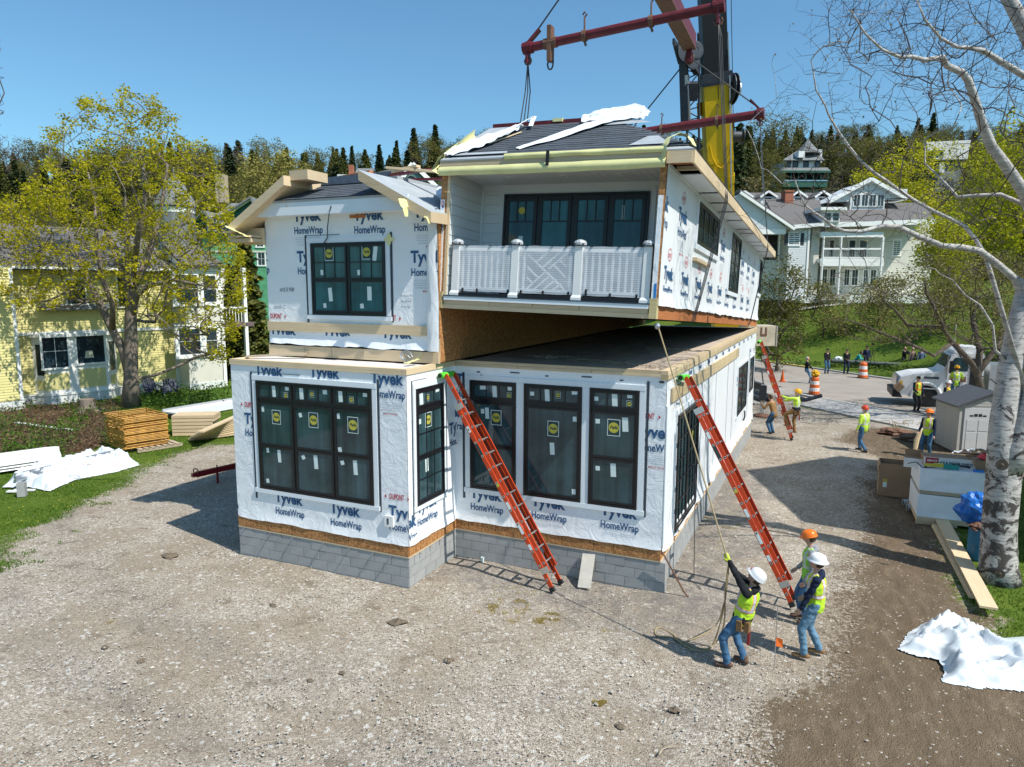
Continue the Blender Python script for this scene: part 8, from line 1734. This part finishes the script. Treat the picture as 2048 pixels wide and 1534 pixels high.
# ---- spring maple on the left
rs = random.Random(11); Pm = gp((262, 815)); D0 = 34.6; T = thing('maple_tree', 'tall spring maple with yellow green young leaves in front of the yellow house', 'tree', loc=Pm)
tr_px = [((262, 815), 0), ((262, 760), 0), ((262, 700), 0), ((262, 640), 0), ((262, 580), 0), ((258, 520), .2), ((252, 450), .3), ((250, 380), .3)]
nodes = [vd(p, D0+w)-Pm for p, w in tr_px]; par = [-1, 0, 1, 2, 3, 4, 5, 6]; rm = {0: .48, 1: .34, 2: .31, 3: .27, 4: .23, 5: .18, 6: .12}
def addb(pts, start, rads=None):
    k = start
    for i, (p, w) in enumerate(pts):
        nodes.append(vd(p, D0+w)-Pm); par.append(k); k = len(nodes)-1
        if rads: rm[k] = rads[i]
addb([((246, 700), .1), ((225, 660), .3), ((196, 600), .5), ((175, 560), .6), ((160, 520), .8), ((140, 480), 1.2)], 1, (.2, .19, .17, .13, .10, .07)); addb([((225, 610), -.8), ((205, 560), -1.2), ((195, 500), -1.5), ((190, 420), -1.8)], 9, (.12, .11, .09, .06)); addb([((275, 590), -.3), ((300, 570), -.6), ((350, 560), -1), ((400, 570), -1.2)], 3, (.12, .11, .08, .05))
addb([((285, 540), .3), ((310, 470), .6), ((325, 400), .7), ((335, 330), .8)], 4, (.16, .13, .09, .06)); addb([((235, 520), .8), ((205, 440), 1.3), ((180, 360), 1.5)], 4, (.14, .10, .06)); addb([((275, 480), -1.2), ((290, 400), -2), ((285, 300), -2)], 4, (.13, .09, .05))
poly = [(-30, 440), (20, 385), (90, 350), (95, 260), (160, 205), (245, 172), (320, 200), (370, 265), (425, 290), (450, 370), (470, 460), (500, 560), (480, 650), (450, 720), (400, 725), (360, 680), (300, 640), (240, 610), (150, 600), (80, 620), (10, 600), (-40, 560)]
tips = [t-Pm for t in polytips(poly, D0, 4.6, 1850, rs)]
P_, par_, R_, K_ = grow(nodes, par, tips, .6, .05, .10, .0085, 2.35, rm, rs); split_mat = m_twig; limbs('trunk', P_, par_, R_, K_, m_bark, T, split=.03)
ends = [Vector(P_[i]) for i in range(len(P_)) if not K_[i]]+[Vector(P_[i]) for i in range(len(P_)) if K_[i] and R_[i] < .016 and rs.random() < .45]
ends = [e_ for e_ in ends if rs.random() < (1.0 if (e_.z+Pm.z) < 11.5 else .62)]
leaves('leaves', ends, 30, .15, .066, L_spring, T, 4)
# ---- birch on the right
rs = random.Random(5); Pb = gp((1996, 1160)); Bt = thing('birch_tree', 'big leafless white birch leaning out of the right edge, bundles at its foot', 'tree', loc=Pb); nodes = []; par = []; rm = {}; DB = 14.0
def bb_(pts, start, D_a, D_b, ra, rb):
    k = start; n = len(pts)
    for i, p in enumerate(pts):
        s = i/max(1, n-1); nodes.append(vd(p, D_a+(D_b-D_a)*s)-Pb); par.append(k); k = len(nodes)-1; rm[k] = ra+(rb-ra)*s
    return k
k0 = bb_([(1996, 1168), (1997, 1130), (1998, 1060), (2003, 1000), (2008, 945)], -1, 13.9, 14.1, .32, .32); rm[0] = .44; rm[1] = .35
kl = bb_([(2003, 900), (2006, 850), (2014, 790), (2022, 730), (2036, 660), (2050, 600), (2052, 575)], k0, 14.1, 14.5, .26, .19)
kr = bb_([(2030, 900), (2062, 820), (2095, 700), (2120, 560), (2125, 420), (2105, 250), (2075, 110), (2041, 40), (2013, -10), (1980, -80)], k0, 14.0, 14.2, .26, .10)
b1 = bb_([(2030, 558), (1995, 528), (1960, 502), (1920, 494), (1885, 492), (1840, 474), (1796, 453), (1762, 452), (1725, 463), (1687, 462), (1664, 452), (1648, 438), (1628, 425), (1612, 412), (1600, 390), (1590, 360)], kl, 14.4, 12.9, .072, .010)
b2i = len(nodes); b2 = bb_([(1971, 510), (1952, 480), (1930, 453), (1900, 437), (1868, 423), (1830, 402), (1796, 379), (1770, 360), (1749, 346), (1719, 320), (1698, 293), (1680, 268), (1666, 245), (1657, 230), (1650, 210), (1632, 180), (1626, 140), (1622, 120)], kl+2, 14.3, 13.2, .045, .008)
k5 = kl
b3 = bb_([(2060, 420), (2048, 386), (2028, 355), (2005, 322), (1983, 293), (1966, 253), (1958, 228), (1952, 206), (1936, 160), (1924, 145), (1893, 131), (1886, 115), (1849, 120), (1823, 113), (1802, 115), (1764, 99), (1731, 68), (1700, 20)], kr-5, 14.0, 12.4, .115, .010)
b4 = bb_([(2090, 175), (2046, 150), (2000, 122), (1966, 101), (1940, 96), (1914, 94), (1882, 77), (1850, 40), (1830, -10)], kr-3, 14.1, 13.0, .065, .012)
b6 = bb_([(2080, 430), (2048, 409), (2001, 389), (1950, 391), (1915, 394), (1897, 373), (1875, 350), (1850, 328), (1810, 318)], kr-5, 14.0, 15.0, .05, .008)
b7 = bb_([(1990, 700), (1985, 650), (1960, 610), (1930, 590), (1905, 560), (1880, 548)], kl-3, 14.2, 13.4, .03, .006)
main_n = len(nodes); tips = []
for i in range(14, main_n):
    if rm[i] > .12: continue
    a = nodes[i]
    for _ in range(13):
        L = rs.uniform(.3, 1.25)*(.7+.6*rs.random()); d = Vector((rs.gauss(0, 1), rs.gauss(0, 1), rs.gauss(.25, .8))).normalized(); tips.append(a+d*L)
up_poly = [(1640, 20), (1690, -30), (2060, -30), (2060, 330), (1990, 260), (1930, 215), (1850, 200), (1770, 170), (1690, 130), (1640, 90)]
tips += [t-Pb for t in polytips(up_poly, 13.3, 2.4, 900, rs)]; tips += [t-Pb for t in polytips([(1620, 120), (1760, 150), (1960, 240), (2050, 420), (1930, 470), (1790, 430), (1680, 420), (1600, 350)], 13.4, 1.2, 150, rs)]
P_, par_, R_, K_ = grow(nodes, par, tips, .18, -.08, .09, .0030, 2.3, rm, rs)
ends = [i for i in range(len(P_)) if not K_[i]]; more = []
for i in ends:
    a = Vector(P_[i]); pd_ = (a-Vector(P_[par_[i]])).normalized()
    for _ in range(2): more.append(a+(pd_+Vector((rs.gauss(0, .6), rs.gauss(0, .6), rs.gauss(-.1, .6)))).normalized()*rs.uniform(.15, .4))
P2, par2, R2, K2 = grow(P_, par_, more, .12, .05, .12, .0026, 2.4, rm, rs); R2 = [r if i in rm else min(r, .012) for i, r in enumerate(R2)]; m_btwig = M('birch_twig', (.085, .065, .055), .85, .25, 9); split_mat = m_btwig; limbs('trunk', P2, par2, R2, K2, m_birch, Bt, split=.030, hi=12)
leaves('catkins', [Vector(P2[i]) for i in range(len(P2)) if not K2[i] and rs.random() < .25], 1, .02, .022, L_bud, Bt, 7, flat=2)['kind'] = 'stuff'
for (pp_, r_) in (((2004, 930), .11), ((2000, 1148), .09)):
    c = vd(pp_, 13.58)-Pb; MB().lathe([(r_, 0), (r_*.8, .03), (r_*.45, .02), (.02, -.02)], 14, ax='Y').build('bark_scar', m_barkd, Bt, loc=c, rz=YAW-.5)
# ---- budding old tree behind the shed
rs = random.Random(8); D0 = 31.5; Pm = vd((1965, 760), D0); Pm.z = 0; A2_ = thing('old_tree', 'spreading budding tree with crooked brown limbs behind the garden shed', 'tree', loc=Pm); nodes = [vd((1965, 800), D0)-Pm]; par = [-1]; rm = {0: .18}
addb([((1955, 745), 0), ((1940, 722), 0), ((1905, 685), -.3), ((1885, 655), -.5), ((1868, 615), -.8), ((1852, 585), -1), ((1850, 555), -1)], 0, (.15, .13, .11, .10, .08, .06, .03))
addb([((1868, 712), -.5), ((1840, 697), -.8), ((1800, 680), -1.2), ((1760, 665), -1.4), ((1725, 650), -1.6), ((1690, 638), -1.8)], 3, (.08, .07, .065, .055, .04, .02)); addb([((1815, 650), .5), ((1790, 620), .8), ((1765, 600), 1)], 4, (.09, .06, .03)); addb([((1960, 700), .6), ((1945, 640), 1), ((1955, 590), 1.2)], 1, (.14, .10, .05)); addb([((1990, 700), .8), ((2020, 640), 1.2)], 1, (.12, .06))
tips = [t-Pm for t in polytips([(1640, 640), (1680, 590), (1760, 560), (1850, 520), (1960, 500), (2060, 520), (2070, 690), (1960, 700), (1880, 660), (1800, 690), (1700, 680)], D0, 3.2, 900, rs)]
P_, par_, R_, K_ = grow(nodes, par, tips, .4, 0, .14, .006, 2.3, rm, rs); split_mat = m_twig; limbs('trunk', P_, par_, R_, K_, m_barkd, A2_, split=.025); leaves('buds', [Vector(P_[i]) for i in range(len(P_)) if R_[i] < .013 and rs.random() < .9], 15, .2, .042, L_olive, A2_, 5)
# ---- stump
p = gp((176, 824)); mb = MB(); mb.lathe([(.55, -.05), (.42, .10), (.34, .30), (.33, .62), (.28, .64)], 12); 
for k in range(5): a = k*1.3; mb.tube([(.3*math.cos(a), .3*math.sin(a), .15), (.75*math.cos(a), .75*math.sin(a), .03)], [.12, .04], 6)
tag(mb.build('tree_stump', m_bark, loc=p), 'grey cut tree stump with flared roots between the maple and the bay window', 'stump')
# ---- prototypes for the woods
def place_tree(o, P, s, rz, sz=None): o.location = P; o.scale = (s, s, sz or s); o.rotation_euler = (0, 0, rz)
HOME = (0, 0, -60)
def proto(name, lab, cat='tree', group=None): return thing(name, lab, cat, loc=HOME, group=group)
def conifer(seed, hh=12., rr=2.3, dens=1., mat=L_conif, name='fir_tree', lab='dark pointed fir on the wooded hillside'):
    rs = random.Random(seed); T = proto(name, lab, 'tree', 'firs on the wooded hillside'); MB().tube([(0, 0, 0), (0, 0, hh*.5), (0, 0, hh*.98)], [.22, .13, .02], 6).build('trunk', m_barkd, T); C = []
    nl = int(34*dens)
    for k in range(nl):
        z = hh*(.06+.93*k/nl); R = rr*(1-(k/nl))**.85*(.8+.4*rs.random())
        nb = max(4, int(11*(1-k/nl)+4))
        for j in range(nb):
            a = 2*PI*(j+rs.random())/nb; L = R*rs.uniform(.65, 1.1)
            for s in (.3, .55, .8, 1.0): C.append((L*s*math.cos(a), L*s*math.sin(a), z-.28*L*s+.1*rs.random()))
    leaves('crown', C, 3, .14*hh/12, .27*hh/12, mat, T, seed, flat=.25); return T
def broad(seed, hh, ww, name, lab, group, mat, n=170, per=14, spread=.38, size=.13, lump=9, barkm=m_barkd, twg=.012, tp=260, base=.25, lf=1.):
    rs = random.Random(seed); T = proto(name, lab, 'tree', group); L = []
    for _ in range(lump): a = rs.random()*2*PI; r = ww*.62*math.sqrt(rs.random()); z = hh*rs.uniform(base+.18, .82); L.append((Vector((r*math.cos(a), r*math.sin(a), z)), rs.uniform(.20, .36)*hh*(.6+.4*(1-abs(z/hh-.55)))))
    tips = []
    while len(tips) < tp:
        c, R = rs.choice(L); d = Vector((rs.gauss(0, 1), rs.gauss(0, 1), rs.gauss(.2, 1))).normalized(); p = c+d*R*rs.uniform(.6, 1.0)*Vector((1, 1, .8)).length/1.6
        if math.hypot(p.x, p.y) < ww and hh*base < p.z < hh: tips.append(p)
    nodes = [Vector((0, 0, 0)), Vector((.1, 0, hh*.15)), Vector((0, .1, hh*.3)), Vector((.1, .1, hh*.45))]
    P_, par_, R_, K_ = grow(nodes, [-1, 0, 1, 2], tips, .9, .08, .12, twg, 2.3, None, rs); global split_mat; split_mat = None
    A = limbs('trunk', P_, par_, R_, K_, barkm, T, lo=3)
    ends = [Vector(P_[i]) for i in range(len(P_)) if R_[i] < twg*1.8]
    if lf > 0: leaves('crown', [e_ for e_ in ends if rs.random() < lf], per, spread, size, mat, T, seed)
    return T
protos = {'fir': [conifer(1, 12, 2.9), conifer(2, 13, 2.3, 1.1), conifer(3, 11, 3.5, .9)],
  'cedar': [conifer(4, 10, 2.9, 1.1, L_cedar, 'cedar_tree', 'dense olive brown cedar among the hillside trees'), conifer(5, 9, 3.2, 1.0, L_cedar, 'cedar_tree', 'dense olive brown cedar among the hillside trees')],
  'olive': [broad(21, 11, 4.6, 'broadleaf_tree', 'olive budding broadleaf tree on the wooded hillside', 'budding broadleaf trees on the hillside', L_olive, per=22), broad(22, 10, 5.0, 'broadleaf_tree', 'olive budding broadleaf tree on the wooded hillside', 'budding broadleaf trees on the hillside', L_olive, per=18)],
  'bare': [broad(31, 11, 4.2, 'bare_tree', 'greyish leafless tree on the wooded hillside', 'leafless trees on the hillside', L_bud, tp=420, per=2, spread=.15, size=.06, barkm=m_twig, twg=.022, lf=.5)]}
for k in protos['cedar']: k['group'] = 'cedars on the wooded hillside'
def setp(o, x, y, s, sz=None, dz=-.2): place_tree(o, (x, y, H(x, y)+dz), s, rnd.random()*6.28, sz)
used = {}
def put_tree(kind, x, y, s, sz=None, lab=None, group=None):
    i = rnd.randrange(len(protos[kind])); key = (kind, i)
    if key not in used: used[key] = 1; o = protos[kind][i]
    else: o = dup(protos[kind][i])
    if lab: o['label'] = lab
    setp(o, x, y, s, sz)
    return o
def dpos(px, D): p = vd((px, 500), D); return p.x, p.y
keep = [(1607, 145, 55), (1890, 150, 50), (718, 130, 30)]
cnt = 0; rw = random.Random(17); D = 97.
while D < 262:
    stepr = 4.2+D*.016; r = -.80*D+rw.uniform(0, 4)
    while r < .80*D:
        rr = r+rw.uniform(-1.6, 1.6); dd = D+rw.uniform(-2.5, 2.5); px = 1024+1414*rr/dd; r += stepr
        if any(abs(px-a) < c and dd < b+4 for a, b, c in keep): continue
        if 540 < px < 870 and dd < 118: continue
        if px < 560 and dd < 104: continue
        x = CAM[0]+FH.x*dd+RH.x*rr; y = CAM[1]+FH.y*dd+RH.y*rr
        if 900 < px < 1310 and dd < 128: continue                        # hidden behind the hanging module
        f_ = nz(x*.018, y*.018, 2)+.35*nz(x*.06, y*.06, 6); u = rw.random()
        kind = ('fir' if u < .30 else 'cedar' if u < .88 else 'olive') if f_ > .0 else ('olive' if u < .48 else 'cedar' if u < .86 else 'fir' if u < .94 else 'bare')
        s = rw.uniform(.65, 1.12)*(.78 if dd < 125 else 1.)*(1 if px > 900 else 1.2 if dd > 150 else .85)
        put_tree(kind, x, y, s, s*rw.uniform(.85, 1.15)*(.84 if kind == 'fir' else 1)); cnt += 1
    D += 8.5+D*.028
for px, top, D, lab in ((797, 279, 205, 'tall spruce standing above the treeline left of the porch roof'), (877, 272, 200, 'slender spruce top showing right beside the porch roof corner'), (672, 292, 200, 'pointed spruce on the skyline above the left roof'), (709, 290, 205, 'narrow spruce right of centre on the left skyline'), (1468, 245, 120, 'dark spruce directly right of the yellow crane boom')):
    x, y = dpos(px, D); tz = vd((px, top), D).z; hh = tz-H(x, y); o = dup(protos['fir'][1], label=lab); o['group'] = 'single spruces on the skyline'; setp(o, x, y, hh/13*.8, hh/13)
for px, top, D in ((455, 283, 200), (500, 284, 205), (40, 268, 190), (830, 290, 200), (1150 if False else 60, 275, 195)):
    x, y = dpos(px, D); tz = vd((px, top), D).z; hh = tz-H(x, y); o = dup(protos['bare'][0], label='leafless tree sticking above the left skyline'); setp(o, x, y, hh/11, hh/11)
def special(px0, px1, top, D, seed, name, lab, mat, bottom=None, **k):
    x, y = dpos((px0+px1)/2, D); tz = vd(((px0+px1)/2, top), D).z; zb_ = H(x, y) if bottom is None else bottom; w = (px1-px0)/2/1414*D; T = broad(seed, tz-zb_, w, name, lab, None, mat, **k)
    if 'group' in T.keys(): del T['group']
    T.location = (x, y, zb_-.2); return T
special(1698, 1886, 282, 108, 41, 'yellow_green_tree', 'round bright yellow green tree above the hotel roof', L_bright, tp=620, per=26, spread=.5, size=.17, lump=16, base=.15)
special(1895, 2110, 216, 78, 42, 'yellow_green_tree', 'tall bright yellow green tree at the right edge behind the birch', L_bright, tp=900, per=24, spread=.45, size=.14, lump=20, base=.1)
special(1840, 1960, 425, 62, 47, 'yellow_green_tree', 'smaller bright green tree right of the hotel', L_bright, tp=420, per=18, spread=.35, size=.11, lump=12, base=.1)
special(1490, 1600, 222, 160, 43, 'broadleaf_tree', 'large olive tree on the skyline right of the crane boom', L_olive, tp=620, per=14, spread=.5, size=.17, lump=15, base=.12)
special(474, 645, 300, 100, 44, 'willow_tree', 'wide pale olive tree behind the left module roof', leafmat('leaf_pale', (.15, .14, .03), (.25, .23, .05), (.36, .31, .08), .3), tp=620, per=30, spread=.45, size=.16, lump=15, base=.1)
special(1518, 1612, 492, 50, 45, 'shrub_tree', 'many stemmed olive shrub tree at the edge of the hotel lawn', L_olive, tp=460, per=24, spread=.25, size=.075, lump=12, base=.08, barkm=m_bark)
for (a_, b_, t_, D_, sd_, lb_) in ((1610, 1700, 560, 60, 51, 'thin budding shrub left on the lawn in front of the hotel porch'), (1700, 1830, 540, 58, 52, 'wide budding bush before the hotel balcony'), (1840, 1960, 540, 52, 53, 'large budding bush left of the birch trunk'), (1950, 2080, 500, 45, 54, 'dark budding bush behind the birch at the right edge'), (1468, 1530, 345, 118, 55, 'red brown bush above the hotel roof beside the boom')):
    special(a_, b_, t_, D_, sd_, 'budding_bush', lb_, L_bud if sd_ == 55 else L_olive, tp=460, per=13, spread=.22, size=.07 if D_ < 100 else .15, lump=12, base=.05, barkm=m_twig, twg=.009, lf=.95)
# dense olive cedar beside the left module
Pc = vd((500, 745), 47); Pc.z = 0; C = conifer(61, vd((505, 462), 47).z, 1.9, 1.6, L_cedar, 'cedar_tree', 'olive cedar tree standing just left of the wrapped modules'); del C['group']; C.location = Pc
Pc = vd((470, 745), 45.5); Pc.z = 0; C = conifer(62, vd((470, 530), 45.5).z, 1.5, 1.5, L_cedar, 'cedar_tree', 'lower olive cedar between the yellow house wing and the modules'); del C['group']; C.location = Pc
# hotel garden shrubs and beds
def shrubs(name, pts, mat, w, h, seed):
    rs = random.Random(seed); C = []
    for p in pts:
        q = onterr(p)
        for _ in range(26): a = rs.random()*6.28; r = w*math.sqrt(rs.random()); C.append((q.x+r*math.cos(a), q.y+r*math.sin(a), q.z+h*rs.random()*(1-.4*r/w)))
    o = leaves(name, C, 7, .12, .07, mat, None, seed); o['kind'] = 'stuff'; return o
L_redb = leafmat('shrub_red', (.09, .045, .025), (.15, .085, .05), (.24, .16, .09), .2)
shrubs('garden_bed', [(1565+9*i, 618-1.5*i+rnd.uniform(-4, 4)) for i in range(16)], L_olive, .9, .6, 3); shrubs('garden_bed', [(1580+14*i, 606-.5*i+rnd.uniform(-4, 4)) for i in range(9)], L_redb, .8, .7, 4)
shrubs('garden_bed', [(1605+24*i, 729+i*1.0) for i in range(18)], leafmat('hedge_low', (.03, .07, .01), (.06, .12, .015), (.12, .16, .03), .2), .8, .22, 6)
x, y = onterr((1640, 592)).xy; C = broad(71, 2.6, 1.2, 'round_shrub', 'round red brown shrub in front of the hotel porch', None, L_redb, tp=160, per=8, spread=.14, size=.05, lump=7, base=.05, twg=.006); C.location = (x, y, H(x, y))
if 'group' in C.keys(): del C['group']
# left garden bed: dry stems, leaf litter, green clumps
rs = random.Random(31); C = []; C2 = []; mbt = MB()
for _ in range(1500):
    p = gp((rs.uniform(-30, 235), rs.uniform(800, 925)))
    if inside(sd_bed, p.x, p.y) < 0: continue
    if nz(p.x*.7, p.y*.7, 3) > .05: C2.append((p.x, p.y, .05+.2*rs.random()))
    else: C.append((p.x, p.y, .02+.3*rs.random()*rs.random()))
    if rs.random() < .55:
        h_ = rs.uniform(.15, .6); mbt.tube([(p.x, p.y, 0), (p.x+rs.uniform(-.15, .15), p.y+rs.uniform(-.15, .15), h_)], [.008, .004], 3)
o = leaves('leaf_litter', C, 8, .14, .045, L_redb, None, 9); o['kind'] = 'stuff'; o = leaves('bed_greenery', C2, 9, .14, .05, gr, None, 10); o['kind'] = 'stuff'; mbt.build('dry_stems', m_twig, kind='stuff')
rs = random.Random(33); C = []
for _ in range(900):
    p = gp((rs.uniform(270, 465), rs.uniform(770, 815)))
    if p.x > -32.6 or p.y > 20: C.append((p.x, p.y, .02+.06*rs.random()))
o = leaves('ground_ivy', C, 7, .22, .06, leafmat('ivy', (.03, .08, .01), (.07, .15, .015), (.14, .22, .03), .2), None, 12); o['kind'] = 'stuff'
# bare twigs reaching in at the upper left corner
rs = random.Random(41); Pt = vd((-120, 420), 16); Pt.z = 0; Tt = thing('bare_tree', 'leafless twigs reaching in from a tree beyond the upper left edge', 'tree', loc=Pt); nodes = [Vector((0, 0, 0)), Vector((0, 0, 3)), Vector((.2, 0, 6)), Vector((.3, .1, 9))]; tips = [t-Pt for t in polytips([(-260, -40), (-20, -40), (12, 120), (8, 250), (-30, 270), (-200, 300)], 16, 2, 260, rs)]
P_, par_, R_, K_ = grow(nodes, [-1, 0, 1, 2], tips, .35, 0, .15, .005, 2.2, {0: .2, 1: .17, 2: .14, 3: .1}, rs); split_mat = m_btwig; limbs('trunk', P_, par_, R_, K_, m_bark, Tt, split=.02)
# undergrowth on the hillside
rs = random.Random(51); C = []
while len(C) < 5200:
    dd = 92+150*rs.random()**1.3; rr = rs.uniform(-.8, .8)*dd; px = 1024+1414*rr/dd
    if 890 < px < 1330: continue
    x = CAM[0]+FH.x*dd+RH.x*rr; y = CAM[1]+FH.y*dd+RH.y*rr; C.append((x, y, H(x, y)+.3+1.6*rs.random()))
o = leaves('undergrowth', C, 9, .9, .26, leafmat('scrub', (.03, .035, .012), (.065, .062, .022), (.12, .10, .045), .15), None, 14); o['kind'] = 'stuff'
bpy.context.view_layer.update()
